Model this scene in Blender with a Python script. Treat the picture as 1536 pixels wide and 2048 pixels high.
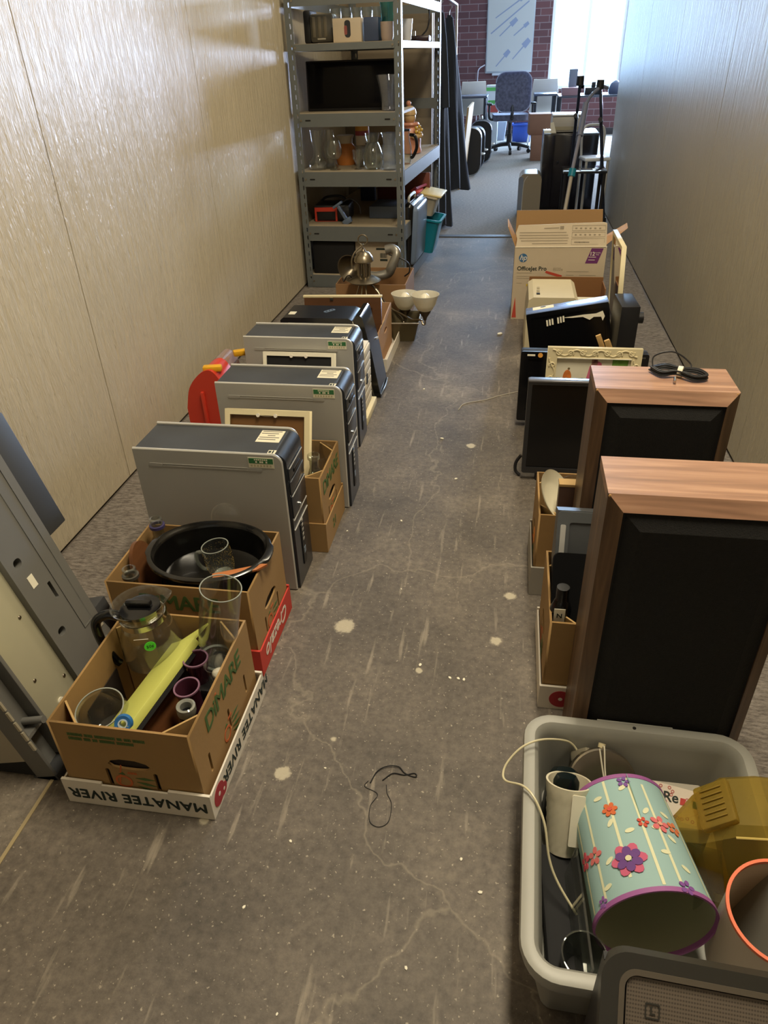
import bpy, bmesh, math, random
from mathutils import Vector, Matrix, Euler
random.seed(7)
PI = math.pi
C = bpy.context.scene.collection
for o in list(bpy.data.objects):
    bpy.data.objects.remove(o)
sc = bpy.context.scene

# ---------------------------------------------------------------- camera
cam = bpy.data.objects.new('camera', bpy.data.cameras.new('camera'))
C.objects.link(cam)
cam.data.sensor_fit = 'VERTICAL'
cam.data.sensor_height = 36.0
cam.data.lens = 1426.34 / 2048 * 36.0
cam.data.clip_start = 0.02
cam.data.clip_end = 120
_r = ((0.98685536, 0.0598379, -0.15011968), (0.15860456, -0.53681542, 0.82865783), (-0.03100142, -0.84157509, -0.53924974))
_m = Matrix([[r[0], -r[1], -r[2]] for r in _r]).to_4x4()
_m.translation = (0, 0, 1.32)
cam.matrix_world = _m
sc.camera = cam

# ---------------------------------------------------------------- world, lights, exposure
w = bpy.data.worlds.new('daylight')
sc.world = w
w.use_nodes = True
w.node_tree.nodes['Background'].inputs[0].default_value = (0.55, 0.78, 1.0, 1)
w.node_tree.nodes['Background'].inputs[1].default_value = 9.0
vs = sc.view_settings
vs.view_transform = 'Standard'
vs.look = 'None'
vs.exposure = 0.0
vs.gamma = 1.0
vs.use_curve_mapping = False

def area(name, loc, rot, sx, sy, power, col):
    l = bpy.data.lights.new(name, 'AREA')
    l.shape = 'RECTANGLE'
    l.size, l.size_y = sx, sy
    l.energy = power
    l.color = col
    o = bpy.data.objects.new(name, l)
    o.location = loc
    o.rotation_euler = rot
    C.objects.link(o)
    return o
WARM = (1.0, 0.88, 0.66)
area('ceiling_tube_light', (0.27, 1.35, 3.34), (0, 0, 0), 0.35, 1.3, 95, WARM)
area('ceiling_tube_light', (0.30, 4.10, 3.34), (0, 0, 0), 0.35, 1.3, 42, WARM)
area('window_daylight', (1.11, 14.72, 1.60), (PI / 2, 0, PI), 1.25, 1.70, 700, (0.42, 0.66, 1.0))
area('window_daylight', (3.05, 14.72, 1.60), (PI / 2, 0, PI), 1.25, 1.70, 950, (0.60, 0.72, 1.0))

# ---------------------------------------------------------------- helpers
def lin(h):
    h = h.lstrip('#')
    c = [int(h[i:i + 2], 16) / 255 for i in (0, 2, 4)]
    return tuple(x / 12.92 if x <= 0.04045 else ((x + 0.055) / 1.055) ** 2.4 for x in c) + (1,)

MATS = {}
def mat(name, col, rough=0.5, metal=0.0, var=0.0, vs_=8.0, bump=0.0, bs=60.0, spec=0.5, coat=0.0, stretch=(1, 1, 1), detail=4.0):
    """procedural principled material: colour broken up by noise, optional bump"""
    if name in MATS:
        return MATS[name]
    m = bpy.data.materials.new(name)
    m.use_nodes = True
    nt = m.node_tree
    p = nt.nodes['Principled BSDF']
    c = lin(col)
    p.inputs['Base Color'].default_value = c
    p.inputs['Roughness'].default_value = rough
    p.inputs['Metallic'].default_value = metal
    p.inputs['Specular IOR Level'].default_value = spec
    p.inputs['Coat Weight'].default_value = coat
    tc = nt.nodes.new('ShaderNodeTexCoord')
    mp = nt.nodes.new('ShaderNodeMapping')
    mp.inputs['Scale'].default_value = stretch
    nt.links.new(tc.outputs['Object'], mp.inputs[0])
    if var > 0:
        n = nt.nodes.new('ShaderNodeTexNoise')
        n.inputs['Scale'].default_value = vs_
        n.inputs['Detail'].default_value = detail
        nt.links.new(mp.outputs[0], n.inputs['Vector'])
        r = nt.nodes.new('ShaderNodeValToRGB')
        r.color_ramp.elements[0].position = 0.3
        r.color_ramp.elements[1].position = 0.7
        r.color_ramp.elements[0].color = tuple(x * (1 - var) for x in c[:3]) + (1,)
        r.color_ramp.elements[1].color = tuple(min(1, x * (1 + var)) for x in c[:3]) + (1,)
        nt.links.new(n.outputs['Fac'], r.inputs[0])
        nt.links.new(r.outputs[0], p.inputs['Base Color'])
    if bump > 0:
        n = nt.nodes.new('ShaderNodeTexNoise')
        n.inputs['Scale'].default_value = bs
        n.inputs['Detail'].default_value = 3
        nt.links.new(mp.outputs[0], n.inputs['Vector'])
        b = nt.nodes.new('ShaderNodeBump')
        b.inputs['Strength'].default_value = bump
        b.inputs['Distance'].default_value = 0.004
        nt.links.new(n.outputs['Fac'], b.inputs['Height'])
        nt.links.new(b.outputs[0], p.inputs['Normal'])
    MATS[name] = m
    return m

def papery(m, amt=0.4):
    """let some light through a paper or parchment sheet"""
    nt = m.node_tree
    p = nt.nodes['Principled BSDF']
    out = nt.nodes['Material Output']
    t = nt.nodes.new('ShaderNodeBsdfTranslucent')
    t.inputs[0].default_value = p.inputs['Base Color'].default_value
    x = nt.nodes.new('ShaderNodeMixShader')
    x.inputs[0].default_value = amt
    nt.links.new(p.outputs[0], x.inputs[1])
    nt.links.new(t.outputs[0], x.inputs[2])
    nt.links.new(x.outputs[0], out.inputs[0])
    return m

def glass(name, tint='ffffff', dens=0.06, rough=0.02, fres=1.45):
    """thin glass wall: clear with a fresnel reflection"""
    if name in MATS:
        return MATS[name]
    m = bpy.data.materials.new(name)
    m.use_nodes = True
    nt = m.node_tree
    nt.nodes.remove(nt.nodes['Principled BSDF'])
    out = nt.nodes['Material Output']
    tr = nt.nodes.new('ShaderNodeBsdfTransparent')
    t = lin(tint)
    tr.inputs[0].default_value = t
    gl = nt.nodes.new('ShaderNodeBsdfGlossy')
    gl.inputs['Roughness'].default_value = rough
    df = nt.nodes.new('ShaderNodeBsdfDiffuse')
    df.inputs[0].default_value = tuple(x * 0.8 for x in t[:3]) + (1,)
    lw = nt.nodes.new('ShaderNodeLayerWeight')
    lw.inputs['Blend'].default_value = 0.5
    pw = nt.nodes.new('ShaderNodeMath')
    pw.operation = 'POWER'
    pw.inputs[1].default_value = 2.6
    nt.links.new(lw.outputs['Facing'], pw.inputs[0])
    fr = nt.nodes.new('ShaderNodeMath')
    fr.operation = 'MULTIPLY_ADD'
    fr.inputs[1].default_value = 0.75
    fr.inputs[2].default_value = 0.05
    nt.links.new(pw.outputs[0], fr.inputs[0])
    m1 = nt.nodes.new('ShaderNodeMixShader')
    m1.inputs[0].default_value = dens
    m2 = nt.nodes.new('ShaderNodeMixShader')
    nt.links.new(tr.outputs[0], m1.inputs[1])
    nt.links.new(df.outputs[0], m1.inputs[2])
    nt.links.new(fr.outputs[0], m2.inputs[0])
    nt.links.new(m1.outputs[0], m2.inputs[1])
    nt.links.new(gl.outputs[0], m2.inputs[2])
    nt.links.new(m2.outputs[0], out.inputs[0])
    MATS[name] = m
    return m

def frame4(o, right, up):
    r = Vector(right).normalized()
    u = Vector(up).normalized()
    n = r.cross(u)
    m = Matrix((r, u, n)).transposed().to_4x4()
    m.translation = Vector(o)
    return m

def spline(pts, n=8):
    """catmull-rom through points"""
    P = [Vector(p) for p in pts]
    if len(P) < 3:
        return P
    Q = [P[0] * 2 - P[1]] + P + [P[-1] * 2 - P[-2]]
    out = []
    for i in range(1, len(Q) - 2):
        a, b, c, d = Q[i - 1:i + 3]
        for k in range(n):
            t = k / n
            out.append(0.5 * ((2 * b) + (c - a) * t + (2 * a - 5 * b + 4 * c - d) * t * t + (3 * b - a - 3 * c + d) * t ** 3))
    out.append(P[-1])
    return out

def curve_mesh(polys, depth):
    cu = bpy.data.curves.new('tmp', 'CURVE')
    cu.dimensions = '2D'
    cu.fill_mode = 'BOTH'
    cu.extrude = depth / 2
    for pl in polys:
        s = cu.splines.new('POLY')
        s.points.add(len(pl) - 1)
        for q, p in zip(s.points, pl):
            q.co = (p[0], p[1], 0, 1)
        s.use_cyclic_u = True
    o = bpy.data.objects.new('tmp', cu)
    me = bpy.data.meshes.new_from_object(o)
    bpy.data.objects.remove(o)
    bpy.data.curves.remove(cu)
    return me

class MB:
    def __init__(self):
        self.bm = bmesh.new()
    def add(self, b2, M=None):
        if M is not None:
            bmesh.ops.transform(b2, matrix=M, verts=b2.verts)
        me = bpy.data.meshes.new('t')
        b2.to_mesh(me)
        b2.free()
        self.bm.from_mesh(me)
        bpy.data.meshes.remove(me)
        return self
    def box(self, x0, y0, z0, x1, y1, z1, b=0.0, seg=2, M=None):
        t = bmesh.new()
        bmesh.ops.create_cube(t, size=1)
        for v in t.verts:
            v.co = ((x0 + x1) / 2 + v.co.x * (x1 - x0), (y0 + y1) / 2 + v.co.y * (y1 - y0), (z0 + z1) / 2 + v.co.z * (z1 - z0))
        if b > 0:
            bmesh.ops.bevel(t, geom=list(t.edges), offset=b, segments=seg, affect='EDGES', profile=0.5)
        return self.add(t, M)
    def cyl(self, p, q, r, r2=None, n=20, caps=True):
        p, q = Vector(p), Vector(q)
        d = q - p
        t = bmesh.new()
        bmesh.ops.create_cone(t, cap_ends=caps, segments=n, radius1=r, radius2=r if r2 is None else r2, depth=d.length)
        M = Matrix.Translation((p + q) / 2) @ d.to_track_quat('Z', 'Y').to_matrix().to_4x4()
        return self.add(t, M)
    def sph(self, c, r, sx=1, sy=1, sz=1, n=16):
        t = bmesh.new()
        bmesh.ops.create_uvsphere(t, u_segments=n, v_segments=max(6, n // 2), radius=r)
        return self.add(t, Matrix.Translation(Vector(c)) @ Matrix.Diagonal((sx, sy, sz, 1)))
    def loft(self, rings, closed=True, cap=True):
        vs_ = [[self.bm.verts.new(p) for p in r] for r in rings]
        n = len(rings[0])
        for a, b in zip(vs_, vs_[1:]):
            for i in range(n if closed else n - 1):
                j = (i + 1) % n
                try:
                    self.bm.faces.new((a[i], a[j], b[j], b[i]))
                except ValueError:
                    pass
        if cap and closed:
            self.bm.faces.new(list(reversed(vs_[0])))
            self.bm.faces.new(vs_[-1])
        return self
    def tube(self, pts, r, n=8, smooth=True, k=8):
        P = spline(pts, k) if smooth else [Vector(p) for p in pts]
        rings = []
        up = Vector((0.13, 0.27, 0.95))
        for i, p in enumerate(P):
            t = (P[min(i + 1, len(P) - 1)] - P[max(i - 1, 0)]).normalized()
            if abs(t.dot(up)) > 0.98:
                up = Vector((1, 0.1, 0))
            s = t.cross(up).normalized()
            u = s.cross(t).normalized()
            up = u
            rr = r(i / (len(P) - 1)) if callable(r) else r
            rings.append([p + (s * math.cos(2 * PI * j / n) + u * math.sin(2 * PI * j / n)) * rr for j in range(n)])
        return self.loft(rings)
    def lathe(self, prof, n=32, M=None, sx=1.0, sy=1.0):
        t = bmesh.new()
        rows = []
        for r, z in prof:
            if r < 1e-5:
                rows.append([t.verts.new((0, 0, z))])
            else:
                rows.append([t.verts.new((r * math.cos(2 * PI * j / n) * sx, r * math.sin(2 * PI * j / n) * sy, z)) for j in range(n)])
        for a, b in zip(rows, rows[1:]):
            for j in range(n):
                k = (j + 1) % n
                f = [a[j % len(a)], a[k % len(a)], b[k % len(b)], b[j % len(b)]]
                g = []
                for v in f:
                    if v not in g:
                        g.append(v)
                if len(g) > 2:
                    t.faces.new(g)
        return self.add(t, M)
    def prism(self, pts, vec):
        a = [Vector(p) for p in pts]
        return self.loft([a, [p + Vector(vec) for p in a]])
    def plate(self, polys, depth, M):
        me = curve_mesh(polys, depth)
        me.transform(M)
        self.bm.from_mesh(me)
        bpy.data.meshes.remove(me)
        return self
    def xf(self, M):
        bmesh.ops.transform(self.bm, matrix=M, verts=self.bm.verts)
        return self
    def obj(self, name, m, parent=None, label=None, smooth=35, rec=True, wt=False):
        if wt:
            bmesh.ops.remove_doubles(self.bm, verts=self.bm.verts, dist=1e-5)
        if rec:
            bmesh.ops.recalc_face_normals(self.bm, faces=self.bm.faces)
        me = bpy.data.meshes.new(name)
        self.bm.to_mesh(me)
        self.bm.free()
        if smooth:
            for p in me.polygons:
                p.use_smooth = True
            me.set_sharp_from_angle(angle=math.radians(smooth))
        me.materials.append(m)
        o = bpy.data.objects.new(name, me)
        C.objects.link(o)
        if parent:
            o.parent = parent
        if label:
            o['label'] = label
        return o

def tag(o, label, cat, group=None, kind=None):
    o['label'] = label
    o['category'] = cat
    if group:
        o['group'] = group
    if kind:
        o['kind'] = kind
    return o

def T(name, label, cat, loc=(0, 0, 0), rot=(0, 0, 0), group=None):
    o = bpy.data.objects.new(name, None)
    o.empty_display_size = 0.05
    o.location = loc
    o.rotation_euler = rot
    C.objects.link(o)
    return tag(o, label, cat, group)

def one(mb, name, m, label, cat, loc=(0, 0, 0), rot=(0, 0, 0), group=None, smooth=35):
    o = mb.obj(name, m, None, None, smooth)
    o.location = loc
    o.rotation_euler = rot
    return tag(o, label, cat, group)

def struct(mb, name, m, smooth=0):
    o = mb.obj(name, m, None, None, smooth)
    o['kind'] = 'structure'
    o['label'] = name.replace('_', ' ')
    o['category'] = name.split('_')[0]
    return o

def dup(root, loc, rot=None, label=None):
    r = root.copy()
    C.objects.link(r)
    r.location = loc
    if rot is not None:
        r.rotation_euler = rot
    if label:
        r['label'] = label
    for ch in list(root.children):
        c = ch.copy()
        C.objects.link(c)
        c.parent = r
        for g in list(ch.children):
            d = g.copy()
            C.objects.link(d)
            d.parent = c
    return r

def txt(body, size, m, parent, M, name='lettering', bold=0.0, align='CENTER', shear=0.0, depth=0.0006, space=1.0, label=None):
    """lettering as thin raised mesh; bold strokes come from slightly shifted copies"""
    cu = bpy.data.curves.new('t', 'FONT')
    cu.body = body
    cu.size = size
    cu.extrude = depth / 2
    cu.align_x = align
    cu.align_y = 'CENTER'
    cu.shear = shear
    cu.space_character = space
    cu.resolution_u = 3
    o = bpy.data.objects.new('t', cu)
    me = bpy.data.meshes.new_from_object(o)
    bpy.data.objects.remove(o)
    bpy.data.curves.remove(cu)
    bm = bmesh.new()
    k = bold * 1.1
    for dx, dy in (((0, 0),) if bold < 0.0003 else ((-k, 0), (k, 0), (0, k), (0, -k), (0, 0))):
        c = me.copy()
        c.transform(Matrix.Translation((dx, dy, 0.00001 * (dx > 0) + 0.00002 * (dy > 0))))
        bm.from_mesh(c)
        bpy.data.meshes.remove(c)
    bmesh.ops.transform(bm, matrix=M, verts=bm.verts)
    bm.to_mesh(me)
    bm.free()
    me.materials.append(m)
    ob = bpy.data.objects.new(name, me)
    C.objects.link(ob)
    ob.parent = parent
    if label:
        ob['label'] = label
    return ob

def shell(prof, th):
    """outer profile plus inner wall, for open vessels; prof from bottom centre to rim"""
    inner = [(max(0, r - th), z + (th if i == 0 else 0)) for i, (r, z) in enumerate(prof)]
    inner = [(r, max(z, prof[0][1] + th)) for r, z in inner]
    return prof + list(reversed(inner))

def rrect(x0, y0, x1, y1, r, n=5):
    out = []
    for cx, cy, a0 in ((x1 - r, y1 - r, 0), (x0 + r, y1 - r, 90), (x0 + r, y0 + r, 180), (x1 - r, y0 + r, 270)):
        for k in range(n + 1):
            a = math.radians(a0 + 90 * k / n)
            out.append((cx + r * math.cos(a), cy + r * math.sin(a)))
    return out

def circ(cx, cy, r, n=20, sy=1.0):
    return [(cx + r * math.cos(2 * PI * k / n), cy + r * sy * math.sin(2 * PI * k / n)) for k in range(n)]
# ---------------------------------------------------------------- structure
def nodes_mat(name):
    m = bpy.data.materials.new(name)
    m.use_nodes = True
    nt = m.node_tree
    return m, nt, nt.nodes['Principled BSDF']

def N(nt, t, **kw):
    n = nt.nodes.new(t)
    for k, v in kw.items():
        if k.startswith('_'):
            setattr(n, k[1:], v)
        else:
            n.inputs[k.replace('__', ' ')].default_value = v
    return n

def ramp(nt, src, stops):
    r = nt.nodes.new('ShaderNodeValToRGB')
    while len(r.color_ramp.elements) < len(stops):
        r.color_ramp.elements.new(0.5)
    for e, (p, c) in zip(r.color_ramp.elements, stops):
        e.position = p
        e.color = c if len(c) == 4 else tuple(c) + (1,)
    nt.links.new(src, r.inputs[0])
    return r.outputs[0]

def osb(name, col, rough):
    m, nt, p = nodes_mat(name)
    L = nt.links.new
    tc = N(nt, 'ShaderNodeTexCoord')
    mp = N(nt, 'ShaderNodeMapping')
    mp.inputs['Scale'].default_value = (1, 8, 1.1)
    L(tc.outputs['Object'], mp.inputs[0])
    n1 = N(nt, 'ShaderNodeTexNoise', Scale=13.0, Detail=6.0, Distortion=1.6)
    L(mp.outputs[0], n1.inputs['Vector'])
    v = N(nt, 'ShaderNodeTexVoronoi', Scale=5.0, _feature='SMOOTH_F1')
    L(mp.outputs[0], v.inputs['Vector'])
    n2 = N(nt, 'ShaderNodeTexNoise', Scale=1.4, Detail=3.0)
    L(tc.outputs['Object'], n2.inputs['Vector'])
    c = lin(col)
    base = ramp(nt, n2.outputs['Fac'], [(0.3, tuple(x * 0.93 for x in c[:3])), (0.7, tuple(min(1, x * 1.05) for x in c[:3]))])
    # thin dark chip marks where strand edges lift
    n3 = N(nt, 'ShaderNodeTexNoise', Scale=16.0, Detail=6.0, Distortion=0.6)
    L(mp.outputs[0], n3.inputs['Vector'])
    chips = ramp(nt, n3.outputs['Fac'], [(0.27, (0.62, 0.60, 0.56)), (0.335, (1, 1, 1))])
    mx = N(nt, 'ShaderNodeMix', _data_type='RGBA', _blend_type='MULTIPLY')
    mx.inputs[0].default_value = 1.0
    L(base, mx.inputs[6])
    L(chips, mx.inputs[7])
    L(mx.outputs[2], p.inputs['Base Color'])
    ad = N(nt, 'ShaderNodeMath', _operation='ADD')
    L(n1.outputs['Fac'], ad.inputs[0])
    L(v.outputs['Distance'], ad.inputs[1])
    b = N(nt, 'ShaderNodeBump', Strength=0.9, Distance=0.005)
    L(ad.outputs[0], b.inputs['Height'])
    L(b.outputs[0], p.inputs['Normal'])
    p.inputs['Roughness'].default_value = rough
    p.inputs['Specular IOR Level'].default_value = 0.6
    return m

def concrete():
    m, nt, p = nodes_mat('concrete')
    L = nt.links.new
    tc = N(nt, 'ShaderNodeTexCoord')
    P = tc.outputs['Object']
    big = N(nt, 'ShaderNodeTexNoise', Scale=2.2, Detail=6.0, Roughness=0.65)
    L(P, big.inputs['Vector'])
    fine = N(nt, 'ShaderNodeTexNoise', Scale=55.0, Detail=4.0, Roughness=0.7)
    L(P, fine.inputs['Vector'])
    c1 = ramp(nt, big.outputs['Fac'], [(0.32, lin('#4c453d')), (0.55, lin('#685f55')), (0.75, lin('#887e6f'))])
    c2 = ramp(nt, fine.outputs['Fac'], [(0.30, (0.62, 0.62, 0.62)), (0.55, (1, 1, 1)), (0.75, (1.28, 1.28, 1.26))])
    mx = N(nt, 'ShaderNodeMix', _data_type='RGBA', _blend_type='MULTIPLY')
    mx.inputs[0].default_value = 1.0
    L(c1, mx.inputs[6])
    L(c2, mx.inputs[7])
    cur = mx.outputs[2]
    def over(fac, col, amt=1.0):
        nonlocal cur
        k = N(nt, 'ShaderNodeMath', _operation='MULTIPLY')
        k.inputs[1].default_value = amt
        L(fac, k.inputs[0])
        x = N(nt, 'ShaderNodeMix', _data_type='RGBA')
        L(k.outputs[0], x.inputs[0])
        L(cur, x.inputs[6])
        x.inputs[7].default_value = lin(col)
        cur = x.outputs[2]
    # pale grit specks
    sp = N(nt, 'ShaderNodeTexNoise', Scale=130.0, Detail=2.0)
    L(P, sp.inputs['Vector'])
    over(ramp(nt, sp.outputs['Fac'], [(0.66, (0, 0, 0)), (0.72, (1, 1, 1))]), '#b5ab98', 0.6)
    # hairline cracks
    ds = N(nt, 'ShaderNodeTexNoise', Scale=3.5, Detail=5.0)
    L(P, ds.inputs['Vector'])
    va = N(nt, 'ShaderNodeVectorMath', _operation='MULTIPLY_ADD')
    L(ds.outputs['Color'], va.inputs[0])
    va.inputs[1].default_value = (0.35, 0.35, 0)
    L(P, va.inputs[2])
    vo = N(nt, 'ShaderNodeTexVoronoi', Scale=0.9, _feature='DISTANCE_TO_EDGE')
    L(va.outputs[0], vo.inputs['Vector'])
    over(ramp(nt, vo.outputs['Distance'], [(0.0, (1, 1, 1)), (0.0022, (0, 0, 0))]), '#a59a86', 0.28)
    # long scrape marks
    mp = N(nt, 'ShaderNodeMapping')
    mp.inputs['Scale'].default_value = (22, 2.2, 1)
    mp.inputs['Rotation'].default_value = (0, 0, 0.25)
    L(P, mp.inputs[0])
    sc_ = N(nt, 'ShaderNodeTexNoise', Scale=2.0, Detail=6.0)
    L(mp.outputs[0], sc_.inputs['Vector'])
    over(ramp(nt, sc_.outputs['Fac'], [(0.62, (0, 0, 0)), (0.72, (1, 1, 1))]), '#a89d8b', 0.45)
    # paint blots with a place of their own
    for x, y, r in ((-0.382, 1.442, 0.030), (-0.161, 1.302, 0.011), (0.064, 1.627, 0.017), (-0.42, 0.955, 0.02), (0.03, 1.435, 0.017), (-0.55, 0.82, 0.012), (-0.10, 2.55, 0.02), (-0.33, 1.06, 0.008)):
        d = N(nt, 'ShaderNodeVectorMath', _operation='DISTANCE')
        wv = N(nt, 'ShaderNodeVectorMath', _operation='MULTIPLY_ADD')
        L(fine.outputs['Color'], wv.inputs[0])
        wv.inputs[1].default_value = (r * 1.2, r * 1.2, 0)
        L(P, wv.inputs[2])
        L(wv.outputs[0], d.inputs[0])
        d.inputs[1].default_value = (x + r * 0.6, y + r * 0.6, 0)
        over(ramp(nt, d.outputs['Value'], [(r * 0.75, (1, 1, 1)), (r, (0, 0, 0))]), '#c9bfa6', 0.7)
    L(cur, p.inputs['Base Color'])
    b = N(nt, 'ShaderNodeBump', Strength=0.25, Distance=0.003)
    L(fine.outputs['Fac'], b.inputs['Height'])
    L(b.outputs[0], p.inputs['Normal'])
    p.inputs['Roughness'].default_value = 0.62
    p.inputs['Specular IOR Level'].default_value = 0.5
    return m

def brick():
    m, nt, p = nodes_mat('red_brick')
    L = nt.links.new
    tc = N(nt, 'ShaderNodeTexCoord')
    mp = N(nt, 'ShaderNodeMapping')
    mp.inputs['Rotation'].default_value = (PI / 2, 0, 0)
    L(tc.outputs['Object'], mp.inputs[0])
    b = N(nt, 'ShaderNodeTexBrick', Scale=1.0)
    b.inputs['Color1'].default_value = lin('#553233')
    b.inputs['Color2'].default_value = lin('#47292c')
    b.inputs['Mortar'].default_value = lin('#6a5c5e')
    b.inputs['Mortar Size'].default_value = 0.006
    b.inputs['Brick Width'].default_value = 0.30
    b.inputs['Row Height'].default_value = 0.10
    L(mp.outputs[0], b.inputs['Vector'])
    L(b.outputs['Color'], p.inputs['Base Color'])
    p.inputs['Roughness'].default_value = 0.8
    return m

def carpet(name, a, c):
    m, nt, p = nodes_mat(name)
    L = nt.links.new
    tc = N(nt, 'ShaderNodeTexCoord')
    mp = N(nt, 'ShaderNodeMapping')
    mp.inputs['Scale'].default_value = (1, 3.2, 1)
    L(tc.outputs['Object'], mp.inputs[0])
    n = N(nt, 'ShaderNodeTexNoise', Scale=42.0, Detail=5.0, Roughness=0.75)
    L(mp.outputs[0], n.inputs['Vector'])
    L(ramp(nt, n.outputs['Fac'], [(0.36, lin(a)), (0.64, lin(c))]), p.inputs['Base Color'])
    b = N(nt, 'ShaderNodeBump', Strength=0.7, Distance=0.006)
    L(n.outputs['Fac'], b.inputs['Height'])
    L(b.outputs[0], p.inputs['Normal'])
    p.inputs['Roughness'].default_value = 0.95
    p.inputs['Specular IOR Level'].default_value = 0.1
    return m

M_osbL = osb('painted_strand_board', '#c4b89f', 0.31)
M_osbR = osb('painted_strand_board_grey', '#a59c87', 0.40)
M_conc = concrete()
M_brick = brick()
M_carp = carpet('grey_carpet', '#59524c', '#8c847b')
M_carp2 = carpet('room_carpet', '#6a655f', '#979188')
M_dark = mat('dark_gap', '#1a1816', 0.9)
M_ceil = mat('ceiling_paint', '#cfc8ba', 0.9)
M_tan = mat('tan_panel', '#8a7c66', 0.6, var=0.05)
M_plaster = mat('plaster', '#8d8a86', 0.8, var=0.04)

XL, XR = -1.36, 0.872
struct(MB().box(XL - 0.1, -2.5, -0.1, XR + 0.1, 6.40, 0.0), 'floor_concrete', M_conc)
struct(MB().box(-2.6, 6.40, -0.1, 4.6, 15.0, 0.0), 'floor_carpet', M_carp2)
struct(MB().box(-2.7, -2.6, 3.4, 4.7, 15.2, 3.5), 'ceiling', M_ceil)
def panels(x0, x1, ys, name, m, xb0, xb1, zb=0.012):
    b = MB()
    for a, c in zip(ys, ys[1:]):
        b.box(x0, a + 0.0022, zb, x1, c - 0.0022, 3.4)
    o = struct(b, name, m)
    k = MB().box(xb0, ys[0], 0, xb1, ys[-1], 3.4).obj('backing', M_dark, o, smooth=0)
    return o
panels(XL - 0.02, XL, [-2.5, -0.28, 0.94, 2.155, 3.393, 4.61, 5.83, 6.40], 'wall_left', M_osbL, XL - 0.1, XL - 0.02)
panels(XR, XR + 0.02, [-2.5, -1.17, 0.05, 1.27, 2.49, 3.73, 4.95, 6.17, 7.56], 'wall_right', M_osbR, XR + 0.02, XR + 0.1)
struct(MB().box(XL - 0.1, -2.6, 0, XR + 0.1, -2.5, 3.4), 'wall_rear', M_ceil)
struct(MB().box(-2.6, 6.40, 0, -0.66, 6.47, 3.4), 'wall_partition', M_tan)
struct(MB().box(-2.7, 6.40, 0, -2.6, 15.0, 3.4), 'wall_room_left', M_plaster)
struct(MB().box(4.6, 7.46, 0, 4.7, 15.0, 3.4), 'wall_room_right', M_plaster)
struct(MB().box(XR + 0.1, 7.50, 0, 4.7, 7.56, 3.4), 'wall_room_near', M_plaster)
# far brick wall with the window hole
WZ0, WZ1 = 0.72, 2.45
WINS = ((0.50, 1.72), (2.44, 3.66))
b = MB().box(-2.7, 14.9, 0, WINS[0][0], 15.05, 3.4).box(WINS[0][1], 14.9, 0, WINS[1][0], 15.05, 3.4).box(WINS[1][1], 14.9, 0, 4.7, 15.05, 3.4)
for x0, x1 in WINS:
    b.box(x0, 14.9, 0, x1, 15.05, WZ0).box(x0, 14.9, WZ1, x1, 15.05, 3.4)
struct(b, 'wall_brick', M_brick)
struct(MB().box(-2.6, 14.88, 0, 4.6, 14.9, 0.10), 'baseboard_far', mat('dark_base', '#2a2626', 0.6))
M_alu = mat('window_aluminium', '#d7dade', 0.4)
for i, (x0, x1) in enumerate(WINS):
    wf = MB()
    for x in (x0, (x0 + x1) / 2 - 0.02, x1 - 0.05):
        wf.box(x, 14.93, WZ0, x + 0.05, 14.98, WZ1)
    wf.box(x0, 14.93, WZ0, x1, 14.98, WZ0 + 0.05).box(x0, 14.93, WZ1 - 0.05, x1, 14.98, WZ1)
    wn = struct(wf, 'window_%d' % (i + 1), M_alu)
    MB().box(x0 + 0.02, 14.95, WZ0 + 0.02, x1 - 0.02, 14.954, WZ1 - 0.02).obj('pane', glass('window_glass', 'ffffff', 0.0), wn, smooth=0)
# carpet strips along both corridor walls, with a slightly wavy cut edge, and the door strip
def strip(name, xa, xb, y0, y1, m):
    n = 40
    t = 0.006
    A, B_ = [], []
    for i in range(n + 1):
        y = y0 + (y1 - y0) * i / n
        A.append((xa, y, t))
        B_.append((xb + 0.006 * math.sin(i * 1.7) + 0.004 * math.sin(i * 0.6), y, t))
    poly = A + list(reversed(B_))
    b = MB().prism([(p[0], p[1], 0.0005) for p in poly], (0, 0, t))
    return struct(b, name, m)
strip('floor_carpet_left', -1.352, -0.95, 1.25, 4.76, M_carp)
strip('floor_carpet_right', 0.50, 0.862, 0.2, 6.3, M_carp)
struct(MB().box(-0.66, 6.36, 0.0, XR, 6.44, 0.006), 'trim_1', mat('door_strip', '#3b3733', 0.5))
struct(MB().box(-0.924, 0.30, 0.0002, -0.916, 0.90, 0.002), 'trim_2', mat('floor_joint', '#a0906c', 0.8))
# ---------------------------------------------------------------- shared materials
M_card = mat('cardboard', '#9c7b4c', 0.85, var=0.06, vs_=6, bump=0.08, bs=90)
M_cardin = mat('cardboard_inside', '#946e40', 0.85, var=0.05)
M_cardpale = mat('cardboard_edge', '#b2925f', 0.9)
M_white = mat('white_card', '#ddd5c6', 0.7, var=0.03)
M_red = mat('red_card', '#c23a2c', 0.6, var=0.05)
M_green = mat('green_ink', '#47642f', 0.7)
M_orange = mat('orange_ink', '#c0622f', 0.7)
M_black = mat('black_plastic', '#17171a', 0.45, var=0.1, vs_=30)
M_blackgl = mat('black_gloss', '#0c0c0e', 0.16)
M_matblack = mat('black_matte', '#101012', 0.8)
M_ink = mat('black_ink', '#1d2a24', 0.7)
M_silver = mat('silver_panel', '#acaaa4', 0.42, metal=0.15, var=0.03, vs_=5)
M_chrome = mat('chrome', '#c9c9c6', 0.18, metal=1.0)
M_steel = mat('brushed_steel', '#a39a8c', 0.33, metal=1.0, var=0.1, vs_=30)
M_towertop = mat('tower_dark', '#363a40', 0.38, var=0.14, vs_=9)
M_bezel = mat('tower_bezel', '#23272f', 0.32, coat=0.3)
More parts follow.
